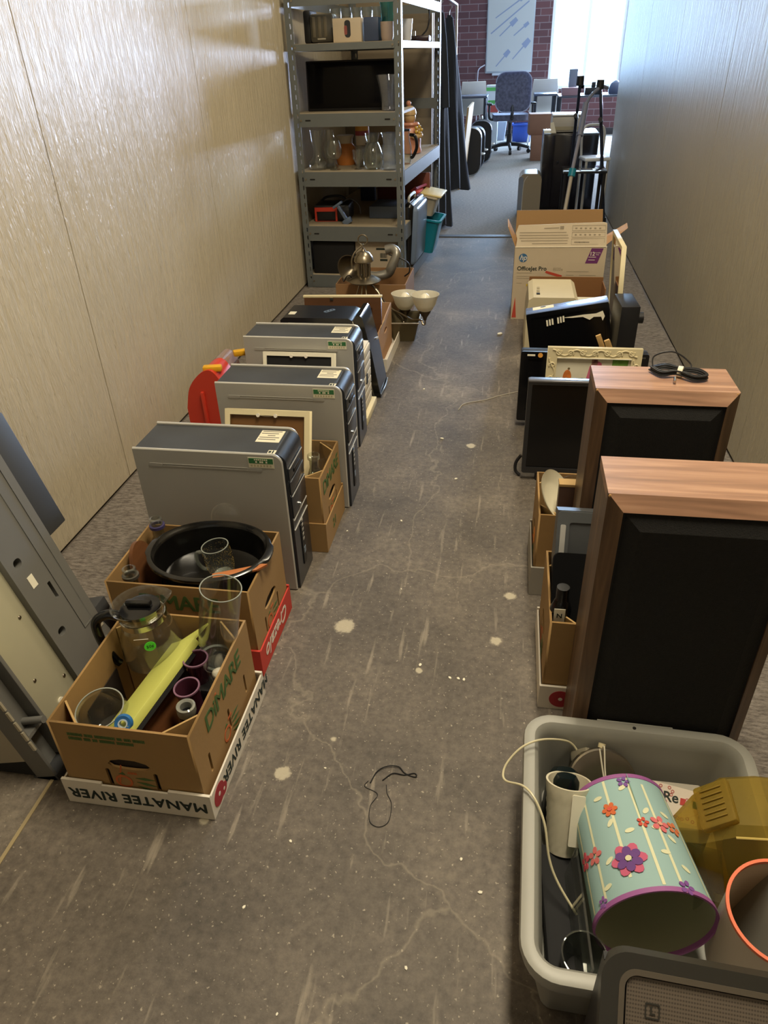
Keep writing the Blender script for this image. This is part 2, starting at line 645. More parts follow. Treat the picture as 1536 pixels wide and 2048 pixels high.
M_trim = mat('silver_trim', '#d2d1cc', 0.3, metal=0.4)
M_cream = mat('cream_paint', '#dccfa8', 0.55, var=0.04)
M_paper = mat('paper', '#e8e2cd', 0.8)
M_label = mat('sticker_white', '#d9d3bb', 0.6)
M_labelg = mat('sticker_green', '#2f6b3d', 0.6)
M_greytxt = mat('grey_ink', '#6a6660', 0.7)
G_clear = glass('clear_glass', 'fcfdfb', 0.012)
G_thick = glass('clear_glass_thick', 'f5f7f3', 0.025)

# ---------------------------------------------------------------- tomato cartons
def xface(x, y, z, flip=False):       # plane on a +X face
    return frame4((x, y, z), (0, -1, 0) if flip else (0, 1, 0), (0, 0, -1) if flip else (0, 0, 1))
def mxface(x, y, z, flip=False):      # plane on a -X face
    return frame4((x, y, z), (0, 1, 0) if flip else (0, -1, 0), (0, 0, -1) if flip else (0, 0, 1))
def yface(x, y, z, flip=False):       # plane on a -Y face
    return frame4((x, y, z), (-1, 0, 0) if flip else (1, 0, 0), (0, 0, -1) if flip else (0, 0, 1))
def topf(x, y, z, a=0.0):
    return frame4((x, y, z), (math.cos(a), math.sin(a), 0), (-math.sin(a), math.cos(a), 0))

def hand(cx, cz, s=1.0):
    return [(cx + x * s, cz + z * s) for x, z in ((-0.046, -0.003), (-0.038, 0.007), (-0.018, 0.013), (0.015, 0.013), (0.038, 0.006), (0.047, -0.004), (0.036, -0.013), (0.012, -0.015), (-0.012, -0.015), (-0.036, -0.012))]
def slot(cx, cz, h=0.055, w=0.009):
    return rrect(cx - w / 2, cz - h / 2, cx + w / 2, cz + h / 2, w * 0.45, 3)

def logo(parent, F):
    """tomato outline with leaf rays printed under the handle"""
    b = MB()
    b.plate([circ(-0.022, 0.0, 0.019, 20), circ(-0.022, 0.0, 0.014, 20)], 0.0006, F)
    b.plate([[(-0.01 + 0.004 * k, 0.025 + 0.003 * (k % 2)), (-0.006 + 0.004 * k, 0.033), (-0.004 + 0.004 * k, 0.026)] for k in range(5)], 0.0006, F)
    b.obj('tomato_print', M_orange, parent, smooth=0)
    b = MB()
    b.plate([[(-0.03, 0.022), (-0.015, 0.021), (-0.02, 0.029)]], 0.0006, F)
    for k in range(4):
        x, z = 0.006, 0.014 - 0.012 * k
        b.plate([[(x, z), (x + 0.02, z + 0.004 - 0.004 * k), (x + 0.043, z - 0.001 - 0.007 * k), (x + 0.02, z - 0.004 - 0.004 * k)]], 0.0006, F)
    b.obj('leaf_print', M_green, parent, smooth=0)

def carton(label, loc, w, d, h, rot=0.0, face_x='+', name_on_front=False, front_small=True, sup=0.004, side_slots=False, group='tomato cartons on the floor', big=True):
    """open carton: w along x, d along y, origin centre of the base"""
    t = T('tomato_carton', label, 'cardboard box', loc, (0, 0, rot), group)
    th = 0.005
    x, y = w / 2, d / 2
    b = MB().box(-x, -y, 0, x, y, th)
    def panel(F, L, hole=True):
        polys = [[(-L / 2, 0), (L / 2, 0), (L / 2, h), (-L / 2, h)]]
        if hole == 'slots':
            polys += [slot(-0.115, h * 0.42), slot(0.0, h * 0.42, 0.06), slot(0.105, h * 0.42)]
        elif hole:
            polys += [hand(0, h * 0.56), slot(-0.052, h * 0.36), slot(0.052, h * 0.36)]
        b.plate(polys, th, F)
    panel(xface(x - th / 2, 0, 0), d, 'slots' if side_slots else True)
    panel(mxface(-x + th / 2, 0, 0), d)
    panel(yface(0, -y + th / 2, 0), w - 2 * th)
    panel(yface(0, y - th / 2, 0), w - 2 * th, False)
    b.obj('carton_wall', M_card, t, smooth=0)
    # added dark sheets: interior shade seen through the hand holes and slots
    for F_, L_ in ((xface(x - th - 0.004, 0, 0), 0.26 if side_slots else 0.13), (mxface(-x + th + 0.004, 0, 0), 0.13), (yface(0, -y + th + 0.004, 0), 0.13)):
        MB().plate([[(-L_ / 2, h * 0.18), (L_ / 2, h * 0.18), (L_ / 2, h * 0.64), (-L_ / 2, h * 0.64)]], 0.002, F_).obj('hole_shade', mat('hole_shade_brown', '#2b2018', 0.9), t, smooth=0)
    k = 0.052
    for sx in (-1, 1):
        for sy in (-1, 1):
            a = Vector((sx * (x - th), sy * (y - th - k), 0))
            e = Vector((sx * (x - th - k), sy * (y - th), 0))
            n = Vector((-sx, -sy, 0)).normalized() * 0.004
            MB().prism([a, e, e + n, a + n], (0, 0, h - sup)).obj('corner_support', M_cardpale, t, smooth=0)
    # printing on the aisle side
    side = xface if face_x == '+' else mxface
    sx = x + 0.0006 if face_x == '+' else -x - 0.0006
    if big:
        txt('DiMARE', 0.062, M_green, t, side(sx, 0, h * 0.80), bold=0.0012, space=0.92)
        b = MB().plate([circ(-0.038, 0.026, 0.004, 10)], 0.0006, side(sx, 0, h * 0.80))
        b.obj('dot_print', M_orange, t, smooth=0)
    logo(t, side(sx, 0, h * 0.33))
    if name_on_front:
        txt('DiMARE', 0.062, M_green, t, yface(0.0, -y - 0.0006, h * 0.80), bold=0.0012, space=0.92)
    if front_small:
        F = yface(-0.03, -y - 0.0006, h * 0.84)
        q = MB()
        for r, words in enumerate(((9, 5, 12, 3, 4, 7), (8, 4, 3, 9, 10))):
            x = -0.082
            for n_ in words:
                for i in range(n_):
                    q.plate([rrect(x, 0.005 - 0.012 * r, x + 0.0026, 0.013 - 0.012 * r, 0.0006, 2)], 0.0006, F)
                    x += 0.0036
                x += 0.004
        q.obj('small_print', M_green, t, smooth=0)
        logo(t, yface(0.0, -y - 0.0006, h * 0.33))
        MB().box(-0.0015, 0, -0.03, 0.0015, 0.0006, 0.03).xf(Matrix.Translation((-x + 0.035, -y - 0.0006, h * 0.42)) @ Matrix.Rotation(0.25, 4, 'Y')).obj('stripe_print', M_orange, t, smooth=0)
    return t

def tray(label, loc, w, d, h, m, rot=0.0, group='carton trays under the boxes', hs=None):
    t = T('cardboard_tray', label, 'tray', loc, (0, 0, rot), group)
    th = 0.004
    x, y = w / 2, d / 2
    b = MB().box(-x, -y, 0, x, y, 0.003)
    b.box(-x, -y, 0.003, x, -y + th, h).box(-x, y - th, 0.003, x, y, h).box(-x, -y + th, 0.003, -x + th, y - th, h).box(x - th, -y + th, 0.003, x, y - th, h)
    b.obj('tray_wall', m, t, smooth=0)
    for sx in (-1, 1):
        for sy in (-1, 1):
            MB().box(min(sx * x, sx * (x - 0.09)), min(sy * y, sy * (y - 0.006)), h, max(sx * x, sx * (x - 0.09)), max(sy * y, sy * (y - 0.006)), h + 0.006).obj('corner_flap', m, t, smooth=0)
    return t

def tomato_mark(parent, F):
    MB().plate([circ(0, 0, 0.026, 24), ], 0.0006, F).plate([circ(0.022, -0.012, 0.015, 20)], 0.0008, F).obj('tomato_print', mat('tomato_red', '#a52a33', 0.6), parent, smooth=0)
    MB().plate([circ(0.0, 0.0, 0.005, 12)], 0.0012, F).plate([circ(0.022, -0.012, 0.004, 12)], 0.0014, F).obj('stem_print', M_white, parent, smooth=0)

# front left carton in the white tray
BX, BY = -0.690, 1.000
t1 = tray('white tray lettered upside down under the front left carton', (BX, BY, 0.001), 0.326, 0.352, 0.068, M_white)
F = yface(0.0, -0.352 / 2 - 0.0006, 0.036, True)
txt('MANATEE RIVER', 0.040, M_ink, t1, F, bold=0.0008, space=1.05)
F = xface(0.326 / 2 + 0.0006, 0.045, 0.036, True)
txt('MANATEE RIVER', 0.040, M_ink, t1, F, bold=0.0008, space=1.05)
tomato_mark(t1, xface(0.326 / 2 + 0.0006, -0.137, 0.034))
carton('front left tomato carton holding the coffee pot and the tall vase', (BX, BY, 0.0045), 0.296, 0.336, 0.238, side_slots=True)
# second left carton in the red tray
B2X, B2Y = -0.737, 1.364
t2 = tray('red tray with white script under the carton holding the black crock', (B2X, B2Y, 0.001), 0.378, 0.270, 0.078, M_red)
txt('Crezalo', 0.058, M_white, t2, xface(0.378 / 2 + 0.0006, 0.0, 0.042, True), bold=0.0008, shear=0.35)
carton('tomato carton holding the black oval crock', (B2X, B2Y, 0.0045), 0.366, 0.256, 0.262, sup=0.05, name_on_front=True, front_small=False, big=False)
# third carton between two towers, brown tray
B3X, B3Y = -0.655, 1.902
t3 = tray('brown tray under the carton between the two nearest silver computers', (B3X, B3Y, 0.001), 0.300, 0.258, 0.10, M_card)
txt('21', 0.045, M_green, t3, xface(0.1506, -0.02, 0.05), bold=0.0008)
carton('tomato carton between the two nearest silver computer towers', (B3X, B3Y, 0.0045), 0.288, 0.248, 0.262, front_small=False)

# ---------------------------------------------------------------- things in the front carton
ZB = 0.012
# coffee pot
def coffee_pot():
    t = T('coffee_pot', 'glass coffee pot with black handle and round green price sticker', 'coffee pot', (-0.748, 1.108, 0.165), (0, -0.06, 0.0))
    body = [(0.0, 0), (0.058, 0.0), (0.066, 0.006), (0.069, 0.03), (0.064, 0.07), (0.052, 0.105), (0.048, 0.118)]
    MB().lathe(shell(body, 0.0022), 40).obj('glass_body', G_clear, t, wt=True)
    MB().lathe([(0.0485, 0.112), (0.051, 0.112), (0.051, 0.126), (0.0485, 0.126), (0.0485, 0.112)], 40).obj('metal_band', M_chrome, t)
    col = [(0.048, 0.126), (0.051, 0.137), (0.060, 0.155), (0.062, 0.159), (0.058, 0.157), (0.049, 0.138), (0.046, 0.126)]
    c = MB().lathe(col, 40)
    for v in c.bm.verts:
        a = math.atan2(v.co.y, v.co.x)
        if v.co.z > 0.14 and abs(a - 0.6) < 0.5:
            s = 1 + 0.22 * (1 - abs(a - 0.6) / 0.5)
            v.co.x *= s
            v.co.y *= s
    c.obj('spout_collar', G_thick, t)
    MB().lathe([(0, 0.138), (0.044, 0.138), (0.044, 0.146), (0.03, 0.150), (0, 0.150)], 32).box(-0.030, -0.008, 0.150, 0.030, 0.008, 0.163, 0.004).obj('lid', M_blackgl, t)
    MB().tube([(-0.045, -0.012, 0.128), (-0.075, -0.020, 0.136), (-0.100, -0.030, 0.118), (-0.098, -0.034, 0.06), (-0.085, -0.032, 0.015), (-0.076, -0.030, 0.0)], lambda u: 0.012 - 0.003 * u, 12).obj('handle', M_blackgl, t)
    MB().tube([(0.03, -0.05, 0.098), (-0.0, -0.058, 0.10)], 0.0008, 6).obj('level_mark', M_white, t)
    d = Vector((0.50, -0.86, 0.0)).normalized()
    F = frame4(d * 0.062 + Vector((0, 0, 0.080)), (d.y * -1, d.x, 0), (0.0, 0.0, 1))
    s = MB().plate([circ(0, 0, 0.0125, 24)], 0.0008, F).obj('price_sticker', mat('green_sticker', '#52e23c', 0.5), t, 'round green sticker reading 50¢', smooth=0)
    txt('50¢', 0.011, M_ink, s, frame4(d * 0.0627 + Vector((0, 0, 0.080)), (d.y * -1, d.x, 0), (0, 0, 1)), bold=0.0002)
    return t
coffee_pot()
# tall cylinder vase standing on packed things
v = [(0.0, 0), (0.040, 0.0), (0.0425, 0.004), (0.0435, 0.10), (0.0445, 0.225)]
one(MB().lathe(shell(v, 0.0022) , 40).lathe([(0, 0.004), (0.038, 0.004), (0.038, 0.014), (0, 0.014)], 32), 'cylinder_vase', G_clear, 'tall clear cylinder vase standing by the far right corner of the front carton', 'vase', (-0.604, 1.112, 0.158), (0, 0.20, 0))
GR = mat('rim_highlight', '#8d928b', 0.12, spec=0.8)  # opaque pale rings: the glass-edge highlight is put into the colour
vz = [o for o in C.objects if o.name == 'cylinder_vase'][0]
MB().lathe([(0.0424, 0.2245), (0.0448, 0.2245), (0.0448, 0.2262), (0.0424, 0.2262), (0.0424, 0.2245)], 40).obj('vase_rim', GR, vz)
MB().lathe([(0.034, 0.0145), (0.0405, 0.0145), (0.0405, 0.016), (0.034, 0.016), (0.034, 0.0145)], 40).obj('vase_base', GR, vz)
# round glass bowl
gb = [(0.0, 0.0), (0.030, 0.0), (0.046, 0.010), (0.054, 0.04), (0.055, 0.065), (0.0475, 0.095), (0.046, 0.10), (0.049, 0.106)]
one(MB().lathe(shell(gb, 0.002), 40), 'glass_bowl', G_thick, 'round clear glass bowl in the near left corner of the front carton', 'bowl', (-0.772, 0.925, 0.105), (0.2, 0.0, 0))
gbo = [o for o in C.objects if o.name == 'glass_bowl'][0]
MB().lathe([(0.0472, 0.105), (0.0497, 0.105), (0.0497, 0.107), (0.0472, 0.107), (0.0472, 0.105)], 40).obj('bowl_rim', GR, gbo)
# lime binder leaning
t = T('lime_folder', 'lime green folded card box leaning across the front carton', 'folder', (-0.694, 1.005, 0.188), (0.16, 1.02, -0.05))
MB().box(-0.016, -0.135, -0.040, 0.004, 0.115, 0.045, 0.002).obj('cover', mat('lime_card', '#c6c968', 0.45, var=0.05), t)
MB().prism([(-0.014, 0.112, 0.045), (-0.014, 0.112, -0.02), (-0.010, 0.165, 0.045)], (0.004, 0, 0)).obj('flap', MATS['lime_card'], t)
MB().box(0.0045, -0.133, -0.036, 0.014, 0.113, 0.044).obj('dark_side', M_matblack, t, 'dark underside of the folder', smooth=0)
# wooden tray
t = one(MB().box(-0.008, -0.13, -0.02, 0.008, 0.13, 0.10, 0.006), 'wooden_board', mat('brown_wood', '#5f3a20', 0.45, var=0.2, vs_=6, stretch=(8, 1, 8)), 'dark brown wooden board slanting beside the lime folder', 'board', (-0.655, 0.985, 0.06), (0, -0.25, -0.12))
# purple vases
pv = [(0.0, 0.0), (0.026, 0.0), (0.031, 0.005), (0.026, 0.06), (0.022, 0.10), (0.023, 0.135), (0.0275, 0.165)]
G_purple = glass('purple_glass', '8a4a63', 0.32)
pvs = []
for i, (x, y, z, lab) in enumerate(((-0.606, 0.990, 0.045, 'nearer of the two purple glass vases in the front carton'), (-0.625, 1.060, 0.05, 'farther of the two purple glass vases in the front carton'))):
    if i == 0:
        t = T('purple_vase', lab, 'vase', (x, y, z), (0.05, -0.05, 0), 'purple vases in the front carton')
        MB().lathe(shell(pv, 0.003), 32).obj('vase_body', G_purple, t)
        MB().lathe([(0.0245, 0.164), (0.028, 0.164), (0.028, 0.168), (0.0245, 0.168), (0.0245, 0.164)], 32).obj('rim', mat('purple_rim', '#7d5a72', 0.25), t)
        p0 = t
    else:
        dup(p0, (x, y, z), (0.0, 0.0, 0), lab)
# dark bottle
t = T('dark_bottle', 'dark glass bottle with thick clear lip at the near end of the front carton', 'bottle', (-0.607, 0.935, 0.025), (0, 0.05, 0))
MB().lathe([(0, 0), (0.026, 0), (0.028, 0.004), (0.028, 0.10), (0.022, 0.125), (0.019, 0.15), (0.019, 0.165), (0, 0.165)], 32).obj('bottle_body', mat('dark_glass', '#14151a', 0.08, coat=0.5), t)
MB().lathe([(0.012, 0.163), (0.019, 0.163), (0.0205, 0.172), (0.0195, 0.184), (0.0155, 0.186), (0.012, 0.182), (0.012, 0.163)], 32).obj('lip', mat('pale_glass', '#8d8f88', 0.06, spec=0.8), t)
# blue ring
t = T('blue_ring', 'small blue plastic ring at the near edge of the front carton', 'ring', (-0.702, 0.872, 0.212), (0.9, 0.1, 0.2))
MB().lathe([(0.009, -0.007), (0.016, -0.009), (0.019, 0.0), (0.016, 0.009), (0.009, 0.007), (0.009, -0.007)], 28).obj('outer_ring', mat('blue_plastic', '#2f6ba8', 0.3), t)
MB().lathe([(0.007, -0.006), (0.0095, -0.006), (0.0095, 0.009), (0.007, 0.009), (0.007, -0.006)], 24).obj('clear_insert', mat('pale_ring', '#b7c7d2', 0.2), t)
# small glass of white
t = T('small_tumbler', 'small clear tumbler with white lump beside the tall vase', 'glass', (-0.577, 1.060, 0.158))
MB().lathe(shell([(0, 0), (0.024, 0), (0.026, 0.003), (0.029, 0.05)], 0.0018), 28).obj('tumbler_body', G_clear, t)
MB().sph((0.003, 0, 0.02), 0.016, 1.2, 1, 0.7).obj('contents', mat('white_lump', '#e8e2cf', 0.8, bump=0.6, bs=80), t)
# packed dark crockery that carries the vase and the pot
t = T('black_camera', 'black camera lying under the tall vase in the front carton', 'camera', (-0.592, 1.090, ZB), (0, 0, 0.0))
MB().box(-0.035, -0.065, 0, 0.035, 0.065, 0.144, 0.01).obj('camera_body', M_black, t)
MB().cyl((-0.035, 0.0, 0.06), (-0.06, 0.0, 0.06), 0.028, 0.026).obj('lens', M_blackgl, t)
# ---------------------------------------------------------------- things in the second carton
def superellipse(a, b, n=48, e=2.4):
    out = []
    for k in range(n):
        th = 2 * PI * k / n
        c, s = math.cos(th), math.sin(th)
        out.append((a * math.copysign(abs(c) ** (2 / e), c), b * math.copysign(abs(s) ** (2 / e), s)))
    return out
t = T('oval_crock', 'glossy black oval slow cooker crock resting on the carton edges', 'crock', (-0.700, 1.372, 0.277), (0.02, 0.02, 0.06))
M_crock = mat('crock_glaze', '#0e0d0c', 0.20, spec=0.5, coat=0.15)
rings = []
for s, z in ((0.70, -0.13), (0.78, -0.125), (0.84, -0.06), (0.87, -0.012), (0.90, -0.004), (1.0, -0.002), (1.0, 0.006), (0.955, 0.010), (0.93, 0.010), (0.90, 0.004), (0.88, 0.002), (0.865, -0.006), (0.84, -0.045), (0.80, -0.068), (0.60, -0.074), (0.3, -0.075), (0.02, -0.075)):
    rings.append([(x * s, y * s, z) for x, y in superellipse(0.156, 0.128, 64, 2.1)])
for r in (5, 6):
    rings[r] = [(x * (1 + 0.035 * (abs(math.sin(2 * math.atan2(y, x))) < 0.35)), y, z) for x, y, z in rings[r]]
MB().loft(rings).obj('crock_body', M_crock, t, smooth=50)
t = T('gold_fleck_mug', 'clear glass mug flecked with gold standing in the black crock', 'mug', (-0.676, 1.375, 0.206), (0.0, -0.10, 0.1))
mg = [(0, 0), (0.022, 0.0), (0.030, 0.010), (0.033, 0.03), (0.0345, 0.088)]
MB().lathe(shell(mg, 0.002), 36).obj('mug_body', G_clear, t)
MB().lathe([(0.0325, 0.0872), (0.0348, 0.0872), (0.0348, 0.089), (0.0325, 0.089), (0.0325, 0.0872)], 36).obj('mug_rim', GR, t)
MB().lathe([(0.0, 0.001), (0.021, 0.001), (0.024, 0.004), (0.0, 0.006)], 36).obj('mug_base', GR, t)
MB().tube([(-0.033, 0, 0.072), (-0.052, 0, 0.07), (-0.058, 0, 0.045), (-0.048, 0, 0.022), (-0.032, 0, 0.018)], 0.0050, 10).obj('mug_handle', glass('glass_edge', 'dfe3db', 0.16), t)
fl = MB()
for k in range(420):
    a = random.uniform(0, 2 * PI)
    z = 0.008 + 0.070 * random.random() ** 1.3
    r = 0.0352 if z > 0.03 else 0.0352 - (0.03 - z) * 0.25
    p = Vector((r * math.cos(a), r * math.sin(a), z))
    s = random.uniform(0.0006, 0.0013)
    e1 = Vector((-math.sin(a), math.cos(a), 0)) * s
    e2 = Vector((0, 0, 1)) * s * 1.2
    fl.prism([p - e1, p - e2, p + e1, p + e2], Vector((math.cos(a), math.sin(a), 0)) * 0.0004)
fl.obj('gold_flecks', mat('gold', '#c9ab5e', 0.35, metal=0.8), t, smooth=0)['kind'] = 'stuff'
one(MB().box(-0.062, -0.009, -0.003, 0.045, 0.009, 0.003, 0.001).prism([(0.045, -0.009, -0.003), (0.072, 0.004, -0.003), (0.060, 0.009, -0.003), (0.045, 0.009, -0.003)], (0, 0, 0.006)), 'wooden_stick', mat('orange_wood', '#b06a3a', 0.5, var=0.12, stretch=(2, 14, 2)), 'flat orange wooden stick lying over the near rim of the black crock', 'stick', (-0.600, 1.300, 0.276), (0.05, -0.02, 0.42))
def flask(name, label, loc, rot, liquid, neck):
    t = T(name, label, 'bottle', loc, rot)
    pr = [(0, 0), (0.030, 0), (0.033, 0.005), (0.033, 0.13), (0.026, 0.165), (0.015, 0.19), (0.0145, 0.225), (0.017, 0.226), (0.017, 0.240), (0.013, 0.242)]
    MB().lathe(shell(pr, 0.002), 32).obj('bottle_glass', G_thick, t)
    MB().lathe([(0, 0.003), (0.030, 0.003), (0.030, 0.135), (0, 0.135)], 28).obj('bottle_content', liquid, t)
    MB().lathe([(0.0145, 0.214), (0.0205, 0.214), (0.0205, 0.222), (0.0145, 0.222), (0.0145, 0.214)], 28).obj('neck_ring', neck, t)
    return t
M_drk = mat('dark_liquid', '#16141c', 0.15)
flask('clear_bottle', 'tall clear bottle with a purple neck ring in the far corner behind the crock', (-0.876, 1.453, 0.070), (0, 0.0, 0), M_drk, mat('purple_ring', '#403a63', 0.4))
flask('brown_bottle', 'dark bottle with a ridged neck in the near left corner beside the crock', (-0.872, 1.275, 0.040), (0, 0.0, 0), mat('brown_liquid', '#231a14', 0.15), mat('ridge_ring', '#4b4741', 0.3))
one(MB().plate([superellipse(0.085, 0.054, 40, 2.0)], 0.010, Matrix.Identity(4)), 'wooden_plaque', mat('plaque_wood', '#6b452a', 0.4, var=0.18, vs_=5, stretch=(10, 1, 1)), 'oval brown wooden plaque wedged between the bottles and the crock', 'plaque', (-0.884, 1.364, 0.208), (0.0, 1.40, 0.0), smooth=30)
one(MB().lathe([(0.044, -0.002), (0.046, 0), (0.044, 0.002), (0.036, 0.005), (0.018, 0.009), (0.0, 0.010)], 40), 'glass_saucer', G_clear, 'clear round glass saucer leaning on the computer behind the crock', 'saucer', (-0.715, 1.535, 0.268), (1.35, 0, 0))
# ---------------------------------------------------------------- things in the third carton
t = T('milk_bottle', 'clear glass milk bottle in the carton between the computers', 'bottle', (-0.545, 1.845, 0.13))
MB().lathe(shell([(0, 0), (0.029, 0), (0.031, 0.004), (0.031, 0.07), (0.022, 0.115), (0.0145, 0.14), (0.0145, 0.165), (0.019, 0.167), (0.019, 0.180)], 0.002), 32).obj('bottle_glass', G_thick, t)
one(MB().lathe(shell([(0, 0), (0.03, 0), (0.052, 0.02), (0.064, 0.06), (0.068, 0.10)], 0.002), 40), 'round_glass_bowl', G_clear, 'large round glass bowl inside the carton behind the milk bottle', 'bowl', (-0.578, 1.945, 0.168))
one(MB().lathe(shell([(0, 0), (0.03, 0), (0.036, 0.06), (0.038, 0.10)], 0.002), 28), 'striped_cup', mat('red_white_cup', '#c96a58', 0.5, var=0.55, vs_=25), 'red and white patterned cup beside the milk bottle', 'cup', (-0.620, 1.840, 0.12))
one(MB().box(-0.12, -0.1, 0, 0.12, 0.1, 0.115, 0.003), 'wrapped_parcel', mat('parcel_paper', '#b49a70', 0.8, var=0.1), 'flat tan parcel under the milk bottle in the carton', 'parcel', (B3X, B3Y, 0.012))
# ---------------------------------------------------------------- silver computers
def rprofile(x0, z0, x1, z1, r, n=8):
    """x,z outline with the front top corner rounded"""
    p = [(x0, z0), (x1, z0)]
    for k in range(n + 1):
        a = PI / 2 * k / n
        p.append((x1 - r + r * math.cos(a), z1 - r + r * math.sin(a)))
    p.append((x0, z1))
    return p
def computer(label, loc, D=0.425, W=0.168, H=0.448):
    t = T('silver_computer', label, 'computer', loc, (0, 0, 0), 'silver computer towers in the left row')
    cp = rprofile(-D, 0.012, -0.012, H - 0.004, 0.03)
    MB().prism([(x, 0.010, z) for x, z in cp], (0, W - 0.02, 0)).obj('case_body', M_towertop, t)
    fp = rprofile(-0.03, 0.004, 0.0, H - 0.003, 0.029)
    MB().prism([(x, 0.012, z) for x, z in fp], (0, W - 0.024, 0)).obj('front_bezel', M_bezel, t)
    sp = rprofile(-D, 0.004, -0.010, H, 0.026)
    for y, nm in ((0.0, 'side_panel'), (W - 0.009, 'side_panel')):
        MB().prism([(x, y, z) for x, z in sp], (0, 0.009, 0)).obj(nm, M_silver, t, smooth=30)
    e = MB()
    for y in (0.0, W - 0.009):
        rim = [Vector((x, y + 0.0045, z)) for x, z in sp[1:]]
        e.tube(rim, 0.0034, 6, smooth=False)
    e.obj('panel_rim', M_trim, t)
    # long raised groove with two pill ends
    g = MB()
    for a, b_, z in ((-0.385, -0.345, H - 0.045), (-0.105, -0.065, H - 0.045)):
        g.plate([rrect(a, z - 0.005, b_, z + 0.005, 0.0045, 4)], 0.002, frame4((0, -0.0006, 0), (1, 0, 0), (0, 0, 1)))
    g.box(-0.345, -0.0014, H - 0.049, -0.105, 0, H - 0.047).box(-0.345, -0.0014, H - 0.042, -0.105, 0, H - 0.0405)
    g.obj('panel_groove', mat('groove_silver', '#b3b1ab', 0.4, metal=0.4), t, smooth=0)
    m = MB()
    m.box(-0.30, -0.0008, 0.20, -0.10, 0, 0.201)
    m.obj('panel_seam', mat('seam_grey', '#6d6a64', 0.5, metal=0.3), t, smooth=0)
    for k, (za, zb) in enumerate(((H - 0.085, H - 0.048), (H - 0.130, H - 0.089), (H - 0.205, H - 0.135))):
        d = MB().box(0.0, 0.016, za, 0.003, W - 0.016, zb, 0.001).obj('drive_bay', M_bezel, t)
        MB().box(0.003, 0.020, zb - 0.003, 0.0044, W - 0.020, zb - 0.001).obj('bay_trim', M_trim if k != 1 else mat('dull_trim', '#5c6068', 0.4), d, smooth=0)
    MB().box(0.003, 0.055, H - 0.078, 0.006, 0.115, H - 0.066, 0.001).obj('disc_button', M_black, t)
    MB().cyl((0.002, 0.075, H - 0.192), (0.008, 0.075, H - 0.192), 0.007).obj('power_button', M_chrome, t)
    MB().box(0.0, 0.016, H - 0.214, 0.003, W - 0.016, H - 0.211).box(0.0, 0.016, H - 0.246, 0.0025, W - 0.016, H - 0.244).obj('bezel_line', M_trim, t, smooth=0)
    MB().box(0.0, 0.065, 0.05, 0.003, 0.095, H - 0.26, 0.001).obj('badge_strip', M_black, t)
    MB().box(0.003, 0.072, 0.085, 0.004, 0.088, 0.105).obj('maker_badge', mat('badge_blue', '#8fa3bb', 0.3, metal=0.5), t, smooth=0)
    for k in range(5):
        MB().box(0.003, 0.074, 0.13 + 0.016 * k, 0.0036, 0.086, 0.138 + 0.016 * k).obj('badge_letter', M_trim, t, smooth=0)
    # stickers
    s = MB().box(-0.105, 0.080, H - 0.004, -0.038, 0.150, H - 0.0032).obj('licence_sticker', M_label, t, smooth=0)
    q = MB()
    for k in range(5):
        q.box(-0.101 + (0.02 if k == 2 else 0), 0.142 - 0.012 * k, H - 0.0032, -0.045 - 0.007 * (k % 3), 0.146 - 0.012 * k, H - 0.0029)
    q.obj('printed_line', M_greytxt, s, smooth=0)
    s = MB().box(-0.052, 0.016, H - 0.004, -0.030, 0.036, H - 0.0032).obj('code_sticker', M_label, t, smooth=0)
    MB().box(-0.050, 0.020, H - 0.0032, -0.043, 0.032, H - 0.0029).box(-0.040, 0.018, H - 0.0032, -0.036, 0.034, H - 0.0029).obj('printed_line', M_ink, s, smooth=0)
    s = MB().box(-0.100, -0.0012, H - 0.038, -0.030, -0.0002, H - 0.008).obj('asset_sticker', M_label, t, smooth=0)
    MB().box(-0.098, -0.0018, H - 0.025, -0.032, -0.001, H - 0.010).obj('green_band', M_labelg, s, smooth=0)
    q = MB()
    for k in range(7):
        q.box(-0.083 + 0.0054 * k, -0.0022, H - 0.0155, -0.0792 + 0.0054 * k, -0.0018, H - 0.0118)
    for k in (0, 2, 3, 5):
        q.box(-0.080 + 0.0056 * k, -0.0022, H - 0.0230, -0.0755 + 0.0056 * k, -0.0018, H - 0.0178)
    q.obj('pale_mark', M_label, s, smooth=0)
    q = MB()
    for k in range(7):
        q.box(-0.094 + 0.0086 * k, -0.0016, H - 0.0345, -0.0888 + 0.0086 * k, -0.0012, H - 0.0285)
    q.obj('faint_mark', mat('sticker_faint', '#b3a98a', 0.7), s, smooth=0)
    return t
c1 = computer('nearest silver computer tower, behind the carton with the crock', (-0.545, 1.577, 0))
dup(c1, (-0.484, 2.040, 0), None, 'middle silver computer tower, with the brown-backed frame against it')
dup(c1, (-0.537, 2.482, 0), None, 'farthest silver computer tower, in front of the black computer')

